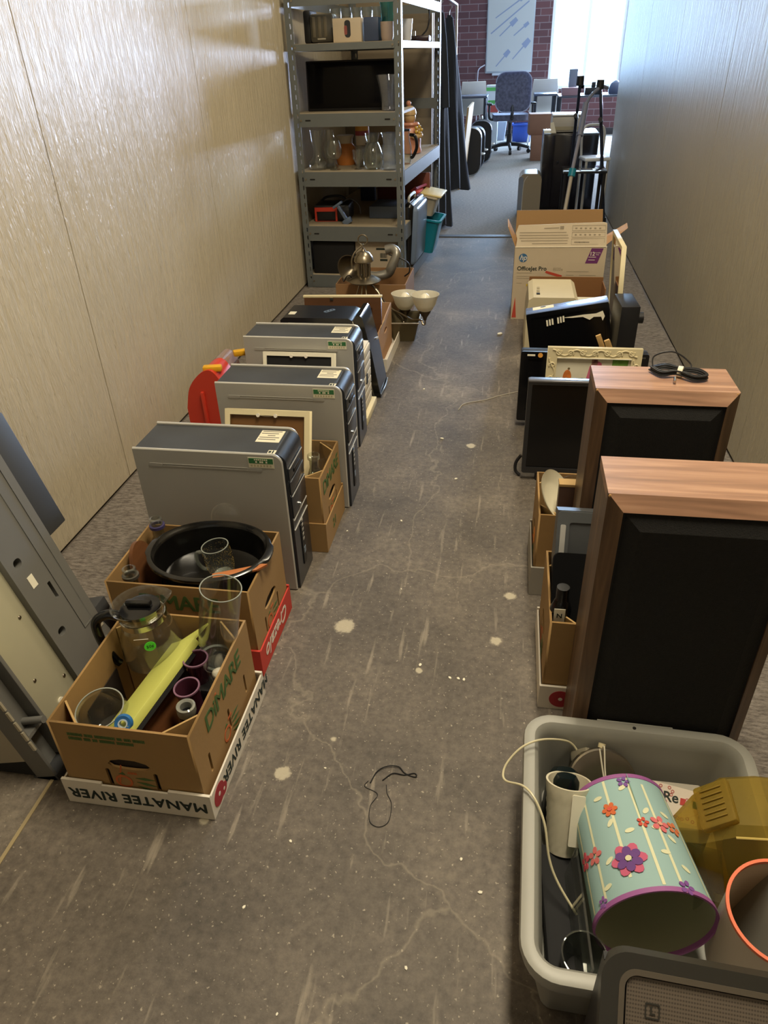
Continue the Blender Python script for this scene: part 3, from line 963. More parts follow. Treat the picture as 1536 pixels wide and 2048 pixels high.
# ---------------------------------------------------------------- framed picture backs
def picture_back(label, loc, w, h, th, rot, back, framem, fw=0.017):
    """frame seen from behind: origin bottom centre, width x, height z"""
    t = T('framed_picture', label, 'picture frame', loc, rot, 'frames leaning on the computers')
    MB().plate([[(-w / 2, 0), (w / 2, 0), (w / 2, h), (-w / 2, h)], [(-w / 2 + fw, fw), (w / 2 - fw, fw), (w / 2 - fw, h - fw), (-w / 2 + fw, h - fw)]], th, yface(0, th / 2, 0)).obj('frame_moulding', framem, t, smooth=0)
    MB().box(-w / 2 + fw * 0.8, th * 0.35, fw * 0.8, w / 2 - fw * 0.8, th * 0.7, h - fw * 0.8).obj('backing_board', back, t, smooth=0)
    for x in (-0.028, 0.028):
        MB().cyl((x, -0.003, h - fw * 1.0), (x, th * 0.4, h - fw * 1.0), 0.006, n=12).obj('hanging_stud', M_white, t)
    MB().tube([(-0.028, -0.002, h - fw), (0, -0.002, h - fw * 1.15), (0.028, -0.002, h - fw)], 0.001, 6).obj('hanging_wire', M_steel, t)
    return t
picture_back('white frame with brown backing board leaning on the middle silver computer', (-0.705, 1.770, 0.004), 0.272, 0.438, 0.028, (-0.50 + 0.12, 0, 0.0), mat('brown_hardboard', '#6d4a22', 0.6, var=0.06), M_cream)
picture_back('thin white frame with black backing leaning on the farthest silver computer', (-0.742, 2.325, 0.004), 0.275, 0.42, 0.018, (-0.30, 0, 0.0), M_matblack, M_paper, 0.014)
# red tool case
t = T('red_case', 'red plastic carry case with yellow latches beside the left wall', 'case', (-1.115, 2.46, 0.001), (0, 0, 0.0))
M_rc = mat('red_plastic', '#c43a28', 0.35)
prof = [(-0.075, 0), (0.10, 0), (0.10, 0.27), (0.085, 0.325), (0.05, 0.355), (-0.0, 0.335), (-0.05, 0.28), (-0.075, 0.2)]
prof = [(max(-0.075, p.x), max(0, p.z)) for p in spline([(x, 0, z) for x, z in prof], 5)]
MB().prism([(x * 0.9, -0.09, z) for x, z in prof], (0, 0.13, 0)).obj('case_shell', M_rc, t, smooth=30)
MB().box(0.0, -0.102, 0.0, 0.012, -0.088, 0.27, 0.003).obj('case_seam', M_rc, t)
MB().prism([(x * 0.8, 0.04, z) for x, z in prof], (0, 0.10, 0)).obj('clear_lid', glass('pinkish_clear', 'f2d7d0', 0.25), t, smooth=30)
for p, rz in (((0.048, -0.06, 0.352), 0.2), ((0.105, 0.115, 0.352), 0.5)):
    MB().box(-0.035, -0.016, -0.011, 0.035, 0.016, 0.011, 0.006).xf(Matrix.Translation(p) @ Matrix.Rotation(rz, 4, 'Z')).obj('latch', mat('yellow_plastic', '#dca51e', 0.4), t, 'yellow latch')
# white slatted drawer box
t = T('slatted_box', 'white slatted wooden drawer box between the silver and black computers', 'box', (-0.565, 2.70, 0), (0, 0, 0))
M_wwood = mat('white_wood', '#d8cdb4', 0.6, var=0.05, stretch=(1, 1, 12))
MB().box(-0.30, 0, 0.035, 0, 0.20, 0.30, 0.003).obj('box_body', M_wwood, t)
for k in range(7):
    s = MB().box(-0.002, 0.006, 0.045 + 0.036 * k, 0.006, 0.194, 0.077 + 0.036 * k, 0.002).obj('slat', M_wwood, t)
MB().box(0.004, 0.085, 0.145, 0.0075, 0.115, 0.185).obj('finger_hole', M_dark, t, smooth=0)
MB().box(-0.30, -0.01, 0, 0.022, 0.22, 0.035, 0.003).obj('plinth', M_cream, t)
# black curved computer
t = T('black_computer', 'glossy black computer tower with curved leaning front', 'computer', (-0.56, 2.985, 0), (0, 0, 0))
H4 = 0.362
body = [(-0.415, 0.0), (-0.01, 0.0), (-0.075, H4 - 0.03), (-0.09, H4 - 0.01), (-0.11, H4), (-0.40, H4), (-0.415, H4 - 0.012)]
MB().prism([(x, 0.004, z) for x, z in body], (0, 0.262 * 0 + 0.185, 0)).obj('case_body', mat('black_case', '#141519', 0.3), t, smooth=30)
fr = [(-0.005, 0.0), (0.026, 0.0), (0.020, 0.03), (-0.012, 0.22), (-0.045, H4 + 0.002), (-0.055, H4 + 0.014), (-0.075, H4 + 0.012), (-0.088, H4 - 0.01)]
MB().prism([(x, 0.0, z) for x, z in fr], (0, 0.193, 0)).obj('front_bezel', M_blackgl, t, smooth=40)
MB().tube([(-0.088, -0.001, H4 - 0.01), (-0.05, -0.001, 0.20), (-0.008, -0.001, 0.012)], 0.003, 6).obj('bezel_trim', M_chrome, t)
MB().tube([(0.024, 0.004, 0.012), (0.028, 0.06, 0.016), (0.028, 0.13, 0.016), (0.025, 0.19, 0.02)], 0.004, 8).obj('foot_trim', M_chrome, t)
MB().plate([rrect(-0.03, -0.011, 0.03, 0.011, 0.01, 4)], 0.002, topf(-0.215, 0.11, H4 + 0.001, 0.9)).obj('top_ports', mat('port_steel', '#8aa0bd', 0.3, metal=0.6), t, smooth=0)
for k in range(3):
    MB().cyl((-0.215 + 0.016 * (k - 1) * 0.62, 0.11 + 0.016 * (k - 1) * 0.78, H4 + 0.0015), (-0.215 + 0.016 * (k - 1) * 0.62, 0.11 + 0.016 * (k - 1) * 0.78, H4 + 0.003), 0.004, n=10).obj('port', M_dark, t)
MB().box(-0.39, 0.05, H4, -0.36, 0.09, H4 + 0.0008).obj('top_sticker', M_label, t, smooth=0)
MB().box(-0.38, 0.002, H4 - 0.045, -0.10, 0.0042, H4 - 0.022).obj('label_strip', mat('grey_label', '#8b8a80', 0.6, var=0.3, vs_=70), t, smooth=0)
MB().box(-0.02, 0.193 - 0.05, 0.225, -0.006, 0.193 - 0.03, 0.232).obj('maker_badge', M_trim, t, smooth=0)
# brown framed cupboard door behind it
t = T('cupboard_door', 'brown panelled cupboard door leaning behind the black computer', 'cupboard door', (-0.785, 3.395, 0.012), (-0.06, 0, 0.06))
MB().plate([[(-0.19, 0), (0.19, 0), (0.19, 0.318), (-0.19, 0.318)], [(-0.145, 0.05), (0.145, 0.05), (0.145, 0.268), (-0.145, 0.268)]], 0.02, yface(0, 0.01, 0)).obj('door_frame', mat('brown_door', '#5c3c24', 0.5, var=0.15, vs_=5, stretch=(1, 1, 8)), t, smooth=0)
MB().box(-0.15, 0.006, 0.045, 0.15, 0.014, 0.272).obj('door_panel', mat('brown_panel', '#4e331f', 0.5, var=0.1), t, smooth=0)
MB().box(-0.195, -0.002, 0.318, 0.195, 0.022, 0.328, 0.002).obj('top_edge', M_cream, t, 'cream top edge')
MB().box(-0.06, -0.006, 0.306, -0.045, -0.001, 0.318).obj('hinge', M_steel, t, smooth=0)
# carton with handle hole behind it, with its tray
tray('low white tray under the plain carton behind the black computer', (-0.725, 3.52, 0.001), 0.34, 0.46, 0.06, M_white)
t = T('plain_carton', 'plain brown carton with a handle hole behind the black computer', 'cardboard box', (-0.745, 3.52, 0.0045), (0, 0, 0))
b = MB().box(-0.15, -0.20, 0, 0.15, 0.20, 0.005)
b.plate([[(-0.2, 0), (0.2, 0), (0.2, 0.215), (-0.2, 0.185)], hand(0, 0.135, 0.9)], 0.005, xface(0.148, 0, 0))
b.plate([[(-0.2, 0), (0.2, 0), (0.2, 0.185), (-0.2, 0.215)]], 0.005, mxface(-0.148, 0, 0))
b.box(-0.145, -0.2, 0.005, 0.145, -0.195, 0.185).box(-0.145, 0.195, 0.005, 0.145, 0.2, 0.215)
b.obj('carton_wall', mat('pinkish_card', '#b08a66', 0.85, var=0.05), t, smooth=0)
MB().box(0.151, -0.16, 0.19, 0.153, -0.02, 0.197).obj('torn_edge', M_cardpale, t, smooth=0)
# ---------------------------------------------------------------- brown box with lamp parts, chandelier, metal vessel
t = T('open_box', 'open brown cardboard box below the shelf front, holding lamp parts', 'cardboard box', (-0.755, 4.19, 0.001), (0, 0, 0))
b = MB().box(-0.20, -0.19, 0, 0.20, 0.19, 0.005)
b.box(-0.20, -0.19, 0.005, 0.20, -0.185, 0.235).box(-0.20, 0.185, 0.005, 0.20, 0.19, 0.235).box(-0.20, -0.185, 0.005, -0.195, 0.185, 0.235).box(0.195, -0.185, 0.005, 0.20, 0.185, 0.235)
b.obj('carton_wall', mat('box_brown', '#8f6c48', 0.85, var=0.05), t, smooth=0)
MB().box(-0.20, 0.0, 0.235, 0.05, 0.004, 0.26).xf(Matrix.Translation((0, 0, 0))).obj('flap', M_cardpale, t, smooth=0)
M_nick = mat('brushed_nickel', '#8d8371', 0.3, metal=0.95, var=0.1, vs_=20)
t = T('clamp_lamp', 'metal reflector lamp with a bent grey pipe lying in the open box', 'lamp', (-0.80, 4.13, 0.235), (0, 0, 0))
MB().lathe([(0.0, 0.085), (0.02, 0.083), (0.042, 0.065), (0.066, 0.025), (0.078, 0.0), (0.080, -0.002), (0.075, 0.0), (0.063, 0.025), (0.039, 0.063), (0.018, 0.079), (0.0, 0.081)], 36, Matrix.Translation((-0.075, -0.09, 0.075)) @ Vector((0.30, 0.92, 0.12)).to_track_quat('Z', 'Y').to_matrix().to_4x4()).obj('reflector', M_nick, t)
MB().tube([(-0.02, 0.0, 0.02), (0.06, -0.01, 0.015), (0.125, 0.0, 0.03), (0.15, 0.0, 0.07), (0.175, 0.02, 0.13), (0.15, 0.04, 0.155), (0.11, 0.04, 0.15)], 0.027, 16).obj('bent_pipe', mat('grey_pipe', '#8b8880', 0.35, metal=0.7), t)
MB().tube([(0.13, 0.02, 0.13), (0.20, 0.0, 0.115), (0.245, 0.0, 0.085), (0.25, 0.0, 0.04), (0.22, 0.02, 0.01)], 0.004, 8).obj('cable', M_black, t)
MB().tube([(-0.13, -0.06, 0.03), (-0.12, -0.07, -0.0), (-0.10, -0.075, 0.03), (-0.08, -0.07, 0.03), (-0.06, -0.075, -0.005)], 0.003, 6).obj('wire', M_black, t)
# chandelier
t = T('chandelier', 'brushed nickel chandelier with frosted glass shades hanging over the open box', 'chandelier', (-0.775, 3.94, 0.0), (0, 0, 0))
MB().lathe([(0.0, 0.372), (0.045, 0.372), (0.055, 0.380), (0.050, 0.400), (0.034, 0.422), (0.012, 0.432), (0.006, 0.445), (0, 0.446)], 32).obj('canopy', M_nick, t)
for k in range(4):
    a = k * PI / 2 + 0.4
    MB().cyl((0.026 * math.cos(a), 0.026 * math.sin(a), 0.295), (0.026 * math.cos(a), 0.026 * math.sin(a), 0.374), 0.011, n=12).obj('column', M_nick, t)
MB().lathe([(0.0, 0.255), (0.05, 0.258), (0.085, 0.268), (0.09, 0.275), (0.06, 0.292), (0.03, 0.30), (0, 0.30)], 36).obj('hub_dish', M_nick, t)
def ringpts(c, r, ax=(1, 0, 0), ay=(0, 0, 1), n=17):
    return [Vector(c) + Vector(ax) * r * math.cos(2 * PI * k / (n - 1)) + Vector(ay) * r * math.sin(2 * PI * k / (n - 1)) for k in range(n)]
MB().tube(ringpts((0, 0, 0.488), 0.026), 0.0038, 8, k=3).obj('hanging_ring', M_nick, t)
MB().tube(ringpts((0, 0, 0.453), 0.012, (0, 1, 0)), 0.003, 8, k=3).obj('chain_link', M_nick, t)
MB().tube([(-0.005, -0.01, 0.46), (-0.04, -0.03, 0.43), (-0.058, -0.04, 0.39), (-0.056, -0.045, 0.35)], 0.005, 6).obj('chain', M_nick, t)
M_frost = papery(mat('frosted_shade', '#e6e0cf', 0.3), 0.35)
_p = M_frost.node_tree.nodes['Principled BSDF']
_p.inputs['Subsurface Weight'].default_value = 0.3
_p.inputs['Subsurface Radius'].default_value = (0.02, 0.02, 0.02)
arms = ((0.230, -0.045, 0.112), (0.358, -0.20, 0.152))
for ex, ey, zc in arms:
    a = MB().tube([(0.02, 0.0, 0.262), (0.075, ey * 0.06, 0.215), (0.115, ey * 0.22, 0.155), (0.115 + (ex - 0.115) * 0.45, ey * 0.5, 0.118), (ex * 0.80, ey * 0.78, 0.108), (ex * 0.93, ey * 0.93, zc - 0.034), (ex - 0.012, ey, zc - 0.052), (ex, ey, zc - 0.05), (ex, ey, zc - 0.02)], 0.0052, 8).obj('arm', M_nick, t)
    M = Matrix.Translation((ex, ey, zc))
    MB().lathe([(0, -0.03), (0.008, -0.03), (0.012, -0.015), (0.030, 0.012), (0.032, 0.02), (0.0, 0.02)], 24, M).obj('shade_cup', mat('cup_bronze', '#5c5142', 0.35, metal=0.9), a)
    MB().lathe(shell([(0.018, 0.016), (0.040, 0.028), (0.056, 0.055), (0.064, 0.085), (0.076, 0.108)], 0.003), 36, M).obj('glass_shade', M_frost, a)
    MB().sph((ex, ey, zc + 0.075), 0.030, 1, 1, 1.25).obj('bulb', mat('bulb_white', '#efe8d2', 0.3), a)
for dx, dy, zz in ((-0.05, -0.03, 0.03), (-0.015, -0.05, 0.03), (0.02, -0.06, 0.03)):
    MB().tube([(dx * 0.5, dy * 0.4, 0.26), (dx * 0.9, dy, 0.19), (dx * 1.1, dy * 1.4, 0.10), (dx * 1.2, dy * 1.6, zz)], 0.0052, 8).obj('arm', M_nick, t)
# metal vessel on the floor
t = T('metal_tub', 'dull bronze rectangular metal tub on the floor under the chandelier', 'tub', (-0.54, 3.815, 0.001), (0, 0, 0.05))
rings = [[(x, y, 0) for x, y in rrect(-0.06, -0.07, 0.06, 0.09, 0.02)], [(x, y, 0.105) for x, y in rrect(-0.085, -0.10, 0.085, 0.12, 0.02)], [(x, y, 0.110) for x, y in rrect(-0.09, -0.105, 0.09, 0.125, 0.02)], [(x, y, 0.105) for x, y in rrect(-0.08, -0.095, 0.08, 0.115, 0.02)], [(x, y, 0.006) for x, y in rrect(-0.055, -0.065, 0.055, 0.085, 0.02)]]
MB().loft(rings).obj('tub_body', mat('dull_bronze', '#6f654b', 0.45, metal=0.6, var=0.12), t)
MB().tube([(-0.085, -0.10, 0.108), (0.085, -0.10, 0.108), (0.085, 0.12, 0.108), (-0.085, 0.12, 0.108), (-0.085, -0.10, 0.108)], 0.004, 8, smooth=False).obj('rim', M_steel, t)

# ---------------------------------------------------------------- steel shelving
M_rack = mat('rack_grey', '#6d7273', 0.42, metal=0.25, var=0.04)
M_deck = mat('shelf_board', '#a2947c', 0.7, var=0.06)
RX, RY, RA = -1.335, 4.785, math.radians(-3.2)
rack = T('steel_shelving', 'grey slotted steel shelving unit against the left wall', 'shelving', (RX, RY, 0), (0, 0, RA))
RW, RD, RH = 0.672, 1.50, 1.72
for x, sx in ((0, 1), (RW, -1)):
    for y, sy in ((0, 1), (RD, -1)):
        p = MB()
        w_ = 0.042
        p.plate([[(0, 0), (w_, 0), (w_, RH), (0, RH)]] + [rrect(0.024, z, 0.031, z + 0.026, 0.003, 2) for z in [0.06 + 0.05 * k for k in range(33)]], 0.003, frame4((x if sx > 0 else x, y, 0), (sx, 0, 0), (0, 0, 1)) if sx > 0 else frame4((x - w_, y, 0), (1, 0, 0), (0, 0, 1)))
        p.plate([[(0, 0), (w_, 0), (w_, RH), (0, RH)]] + [rrect(0.024, z, 0.031, z + 0.026, 0.003, 2) for z in [0.06 + 0.05 * k for k in range(33)]], 0.003, frame4((x, y if sy > 0 else y - w_, 0), (0, 1, 0), (0, 0, 1)))
        p.obj('post', M_rack, rack, smooth=0)
LV = ((0.005, 0.085, True), (0.305, 0.395, True), (0.632, 0.716, True), (0.965, 1.035, True), (1.352, 1.386, True), (1.565, 1.62, False))
for k, (za, zb, deck) in enumerate(LV):
    f = MB().box(0.036, -0.006, za, RW - 0.036, 0.0, zb).box(0.036, 0.0, zb - 0.004, RW - 0.036, 0.02, zb).obj('front_beam', M_rack, rack, smooth=0)
    if k in (1, 2, 3):
        for xx in (0.075, RW - 0.105):
            MB().plate([rrect(xx, (za + zb) / 2 - 0.004, xx + 0.034, (za + zb) / 2 + 0.004, 0.0035, 3)], 0.002, yface(0, -0.0065, 0)).obj('slot', M_dark, f, smooth=0)
    for xx in (0.048, RW - 0.048):
        MB().cyl((xx, -0.009, (za + zb) / 2), (xx, -0.005, (za + zb) / 2), 0.006, n=10).obj('bolt', M_steel, f)
    if k != 3:
        MB().box(RW - 0.004, 0.036, za, RW + 0.003, RD - 0.036, zb).obj('side_beam', M_rack, rack, smooth=0)
        MB().box(0.0, 0.036, za, 0.006, RD - 0.036, zb).obj('side_beam', M_rack, rack, smooth=0)
    MB().box(0.036, RD, za, RW - 0.036, RD + 0.006, zb).obj('rear_beam', M_rack, rack, smooth=0)
    if deck:
        MB().box(0.004, 0.002, zb - 0.012, RW - 0.004, RD - 0.002 if k != 3 else 0.42, zb + 0.002).obj('deck', M_deck, rack, smooth=0)
ZS = {3: 1.0385, 1: 0.398, 2: 0.719, 0: 0.088, 4: 1.389}
def sh(x, y, z):            # rack coordinates to the room
    c, s = math.cos(RA), math.sin(RA)
    return (RX + x * c - y * s, RY + x * s + y * c, z)
# bottom level
one(MB().box(0, 0, 0, 0.285, 0.30, 0.205, 0.004), 'black_box', M_matblack, 'plain black box on the bottom shelf beside the wall', 'box', sh(0.045, 0.03, ZS[0]), (0, 0, RA))
t = T('shipping_carton', 'white shipping carton with a barcode label on the bottom shelf', 'box', sh(0.335, 0.045, ZS[0]), (0, 0, RA))
MB().box(0, 0, 0, 0.28, 0.22, 0.208, 0.002).obj('carton_body', mat('box_tan_white', '#b7a994', 0.75), t)
MB().box(0.14, -0.0012, 0.155, 0.23, 0, 0.167).obj('black_bar', M_ink, t, smooth=0)
q = MB()
for k in range(14):
    q.box(0.165 + 0.0035 * k, -0.0012, 0.105, 0.165 + 0.0035 * k + random.uniform(0.001, 0.0025), 0, 0.135)
q.box(0.165, -0.0012, 0.085, 0.215, 0, 0.098)
q.obj('barcode', M_ink, t, smooth=0)
one(MB().box(0, 0, 0, 0.02, 0.26, 0.22, 0.003), 'blue_board', mat('pale_blue', '#8fa6c4', 0.5), 'pale blue board standing beside the white shipping carton', 'board', sh(0.622, 0.05, ZS[0]), (0, 0, RA))
# second level: red and black power unit etc
t = T('jump_starter', 'black power pack with red front frame on the second shelf', 'power pack', sh(0.04, 0.14, ZS[1]), (0, 0, RA + 0.1))
MB().box(0, 0, 0, 0.235, 0.20, 0.10, 0.012).obj('case', M_black, t)
MB().plate([[(0, 0), (0.15, 0), (0.15, 0.085), (0, 0.085)], [(0.012, -0.001), (0.138, -0.001), (0.138, 0.06), (0.012, 0.06)]], 0.012, yface(0.005, -0.004, 0.002)).obj('red_frame', M_rc, t, smooth=0)
MB().tube([(0.02, 0.16, 0.10), (0.06, 0.16, 0.125), (0.15, 0.16, 0.13), (0.20, 0.16, 0.10)], 0.008, 8).obj('carry_handle', M_black, t)
t = T('clamp_bracket', 'blue grey metal bracket leaning on the black power pack', 'bracket', sh(0.29, 0.07, ZS[1]), (0, -0.55, RA))
MB().box(-0.010, 0, 0.0, 0.010, 0.02, 0.14, 0.003).obj('bar', mat('blue_steel', '#7486a3', 0.35, metal=0.6), t)
MB().box(-0.03, -0.005, 0.0, 0.03, 0.025, 0.035, 0.004).obj('jaw', MATS['blue_steel'], t)
MB().box(-0.035, -0.005, 0.125, 0.035, 0.025, 0.142, 0.004).obj('head', MATS['blue_steel'], t)
MB().tube([(0.03, 0.02, 0.13), (0.09, 0.03, 0.12), (0.115, 0.03, 0.06), (0.10, 0.02, 0.01)], 0.003, 6).obj('cord', M_black, t)
one(MB().box(0, 0, 0, 0.24, 0.28, 0.075, 0.005), 'disc_player', mat('slate_case', '#4a5568', 0.4), 'slate grey disc player on the second shelf', 'disc player', sh(0.385, 0.26, ZS[1]), (0, 0, RA))
one(MB().box(0, 0, 0, 0.40, 0.02, 0.19, 0.003), 'wood_panel', mat('red_wood', '#6a3327', 0.5, var=0.1, stretch=(8, 1, 1)), 'reddish brown wooden panel standing at the back of the second shelf', 'panel', sh(0.285, 0.95, ZS[1]), (0, 0, RA))
one(MB().box(0, 0, 0, 0.11, 0.05, 0.19, 0.003), 'blue_binder', mat('navy_card', '#262d47', 0.6), 'dark navy binder beside the reddish wooden panel', 'binder', sh(0.16, 0.93, ZS[1]), (0, 0, RA))
# items overhanging the side of the shelf between posts (stood on bottom deck)
t = T('black_suitcase', 'black suitcase with blue grey rim standing on the bottom shelf side', 'suitcase', sh(0.60, 0.22, ZS[0]), (0, 0.06, RA))
MB().box(0, 0, 0, 0.07, 0.46, 0.41, 0.03, 3).obj('shell', M_blackgl, t)
MB().box(0.060, 0.015, 0.015, 0.098, 0.445, 0.39, 0.03, 3).obj('rim_shell', mat('blue_grey_shell', '#71829c', 0.35), t)
MB().tube([(0.02, 0.1, 0.405), (0.02, 0.12, 0.435), (0.02, 0.30, 0.435), (0.02, 0.32, 0.405)], 0.009, 8).obj('handle', M_trim, t)
def tub(label, loc, rot, a, b_, h, m, lip=0.012, name='plastic_tub'):
    t = T(name, label, 'tub', loc, rot)
    R = []
    for s, z in ((0.78, 0), (0.80, 0.0), (0.98, h * 0.96), (1.0, h)):
        R.append([(x, y, z) for x, y in rrect(-a * s, -b_ * s, a * s, b_ * s, 0.03)])
    for s, z in ((0.97, h), (0.94, h * 0.94), (0.77, 0.005)):
        R.append([(x, y, z) for x, y in rrect(-a * s, -b_ * s, a * s, b_ * s, 0.03)])
    MB().loft(R).obj('tub_body', m, t)
    Rr = [[(x, y, z) for x, y in rrect(-a - d, -b_ - d, a + d, b_ + d, 0.03)] for d, z in ((-0.002, h - 0.012), (lip, h - 0.010), (lip, h + 0.002), (-0.004, h + 0.002))]
    MB().loft(Rr + [Rr[0]], cap=False).obj('tub_lip', m, t)
    return t
tub('teal plastic tub overhanging the side of the bottom shelf', sh(0.665, 0.80, ZS[0] + 0.002), (0, 0.16, RA), 0.10, 0.14, 0.235, mat('teal_plastic', '#12819a', 0.35))
t = tub('white plastic planter with yellow and red lid stacked over the teal tub', sh(0.655, 0.86, ZS[1] - 0.062), (0, 0.18, RA), 0.095, 0.14, 0.135, mat('pale_plastic', '#c9bca4', 0.4))
MB().box(-0.03, -0.15, 0.138, 0.125, 0.15, 0.152, 0.006).obj('yellow_lid', mat('pale_yellow', '#e3cf91', 0.35), t, 'pale yellow lid')
MB().box(-0.10, -0.15, 0.138, -0.032, 0.02, 0.155, 0.006).obj('red_lid', mat('coral_red', '#cf4a44', 0.4), t, 'coral red lid half')
MB().tube([(-0.07, -0.12, 0.165), (-0.03, 0.08, 0.17)], 0.009, 8).obj('pink_roll', mat('pink_plastic', '#b2567f', 0.4), t, 'pink roll')

# ---- glassware level
gl_no = [0]
def ware(label, prof, x, y, lvl, name, cat, m=None, th=0.002, group=None):
    return one(MB().lathe(shell(prof, th), 28), name, m or G_clear, label, cat, sh(x, y, ZS[lvl]), (0, 0, 0), group)
ware('clear bulbous decanter beside the left front post of the shelf', [(0, 0), (0.05, 0), (0.056, 0.01), (0.058, 0.04), (0.03, 0.075), (0.024, 0.11), (0.036, 0.17), (0.042, 0.22)], 0.105, 0.10, 2, 'decanter', 'decanter')
ware('clear hurricane glass with a rounded waist near the left of the glass shelf', [(0, 0), (0.045, 0), (0.048, 0.006), (0.028, 0.03), (0.036, 0.08), (0.044, 0.12), (0.03, 0.17), (0.028, 0.22)], 0.17, 0.16, 2, 'hurricane_glass', 'vase')
t = T('brandy_glass', 'large stemmed balloon glass at the front of the glass shelf', 'wine glass', sh(0.222, 0.075, ZS[2]))
MB().lathe([(0, 0), (0.034, 0), (0.034, 0.003), (0.006, 0.007), (0.005, 0.055), (0.0, 0.056)], 28).obj('stem', G_thick, t)
MB().lathe(shell([(0, 0.056), (0.028, 0.064), (0.047, 0.09), (0.048, 0.12), (0.038, 0.155), (0.034, 0.165)], 0.0015), 32).obj('balloon', G_clear, t)
t = T('terracotta_jar', 'orange jar with a pale lid behind the balloon glass', 'jar', sh(0.225, 0.34, ZS[2]))
MB().lathe([(0, 0), (0.058, 0), (0.066, 0.04), (0.062, 0.10), (0.045, 0.125), (0, 0.125)], 28).obj('jar_body', mat('terracotta', '#b9702f', 0.5, var=0.1), t)
MB().lathe([(0.045, 0.125), (0.046, 0.15), (0.056, 0.165), (0.056, 0.172), (0, 0.172)], 28).obj('lid', mat('jar_lid', '#b3a48a', 0.5), t)
t = T('cream_canister', 'tall cream canister with red and yellow top bands', 'canister', sh(0.335, 0.36, ZS[2]))
MB().lathe([(0, 0), (0.043, 0), (0.045, 0.17), (0, 0.17)], 28).obj('canister_body', mat('canister_cream', '#c9b9a0', 0.5), t)
MB().lathe([(0.045, 0.168), (0.046, 0.168), (0.046, 0.195), (0.0, 0.195)], 28).obj('red_band', mat('dull_red', '#8f2f36', 0.5), t)
MB().lathe([(0.045, 0.195), (0.0455, 0.195), (0.0455, 0.225), (0.0, 0.225)], 28).obj('yellow_band', mat('dull_yellow', '#c58a2b', 0.5), t)
ware('frosted slanted tumbler in front of the cream canister', [(0, 0), (0.028, 0), (0.03, 0.01), (0.036, 0.12)], 0.358, 0.22, 2, 'tumbler', 'glass', glass('smoky_glass', 'ddd8ce', 0.10))
ware('short clear cordial glass right of the cream canister', [(0, 0), (0.026, 0), (0.012, 0.012), (0.012, 0.03), (0.03, 0.06), (0.032, 0.11)], 0.365, 0.10, 2, 'cordial_glass', 'glass')
ware('dark patterned clear glass behind the short cordial glass', [(0, 0), (0.03, 0), (0.033, 0.02), (0.036, 0.13)], 0.41, 0.28, 2, 'patterned_glass', 'glass', glass('smoke', 'c4c0ba', 0.12))
ware('clear round jug with a wide belly near the shelf middle', [(0, 0), (0.045, 0), (0.06, 0.02), (0.066, 0.07), (0.05, 0.12), (0.034, 0.15), (0.046, 0.20)], 0.46, 0.11, 2, 'glass_jug', 'jug', G_thick)
ware('clear vase with wavy fluted walls next to the right front post', [(0, 0), (0.04, 0), (0.048, 0.01), (0.043, 0.05), (0.05, 0.10), (0.036, 0.15), (0.05, 0.205)], 0.575, 0.07, 2, 'fluted_vase', 'vase', glass('bright_glass', 'f2f6fa', 0.07))
ware('clear flared vase standing on the middle deck in front of the dark television', [(0, 0), (0.048, 0), (0.052, 0.008), (0.055, 0.06), (0.064, 0.12), (0.082, 0.185)], 0.580, 0.10, 3, 'trumpet_vase', 'vase', glass('trumpet_glass', 'f4f6fa', 0.04))
t = T('dark_handled_jug', 'clear jug with a thick black handle beside the right front post', 'jug', sh(0.605, 0.34, ZS[2]))
MB().lathe(shell([(0, 0), (0.05, 0), (0.058, 0.03), (0.058, 0.10), (0.045, 0.15), (0.045, 0.19)], 0.002), 28).obj('jug_body', G_clear, t)
MB().tube([(0.05, -0.02, 0.17), (0.085, -0.03, 0.16), (0.095, -0.03, 0.10), (0.07, -0.025, 0.045), (0.055, -0.02, 0.04)], 0.010, 8).obj('handle', M_blackgl, t)
MB().lathe([(0, 0.19), (0.05, 0.19), (0.05, 0.20), (0, 0.205)], 28).obj('lid', M_black, t)
# ceramic cookie jar figure
t = T('ceramic_figure_jar', 'pink and tan ceramic cookie jar shaped like a dressed figure in a bobble hat', 'cookie jar', sh(0.545, 0.92, ZS[2] + 0.004), (0, 0, 0))
M_cp = mat('ceramic_pink', '#c98a70', 0.35, var=0.05)
M_ct = mat('ceramic_tan', '#c2a375', 0.35, var=0.06)
MB().lathe([(0, 0), (0.078, 0), (0.082, 0.01), (0.075, 0.04), (0.078, 0.08), (0.072, 0.13), (0.055, 0.165), (0.03, 0.18), (0, 0.18)], 32).obj('figure_body', M_cp, t)
MB().lathe([(0.03, 0.168), (0.06, 0.168), (0.068, 0.18), (0.06, 0.192), (0.03, 0.192)], 28).obj('collar', M_cp, t)
MB().sph((0, 0, 0.225), 0.043, 1, 1, 1.05).obj('head', M_ct, t)
MB().lathe([(0.046, 0.238), (0.047, 0.25), (0.040, 0.275), (0.02, 0.292), (0, 0.296)], 28).obj('hat', M_ct, t)
MB().sph((-0.008, 0, 0.308), 0.018).obj('bobble', M_cp, t)
MB().tube([(0.055, -0.02, 0.15), (0.082, -0.055, 0.115), (0.05, -0.088, 0.11), (0.02, -0.09, 0.12)], 0.016, 10).obj('arm', M_ct, t)
MB().tube([(-0.055, -0.02, 0.15), (-0.075, -0.06, 0.115), (-0.03, -0.085, 0.10)], 0.016, 10).obj('arm', M_ct, t)
fl = MB()
for k in range(5):
    fl.sph((0.07 + 0.02 * math.cos(k * 1.26), -0.075, 0.15 + 0.02 * math.sin(k * 1.26)), 0.012, n=8)
fl.obj('posy', mat('posy_yellow', '#c9a64a', 0.4), t)
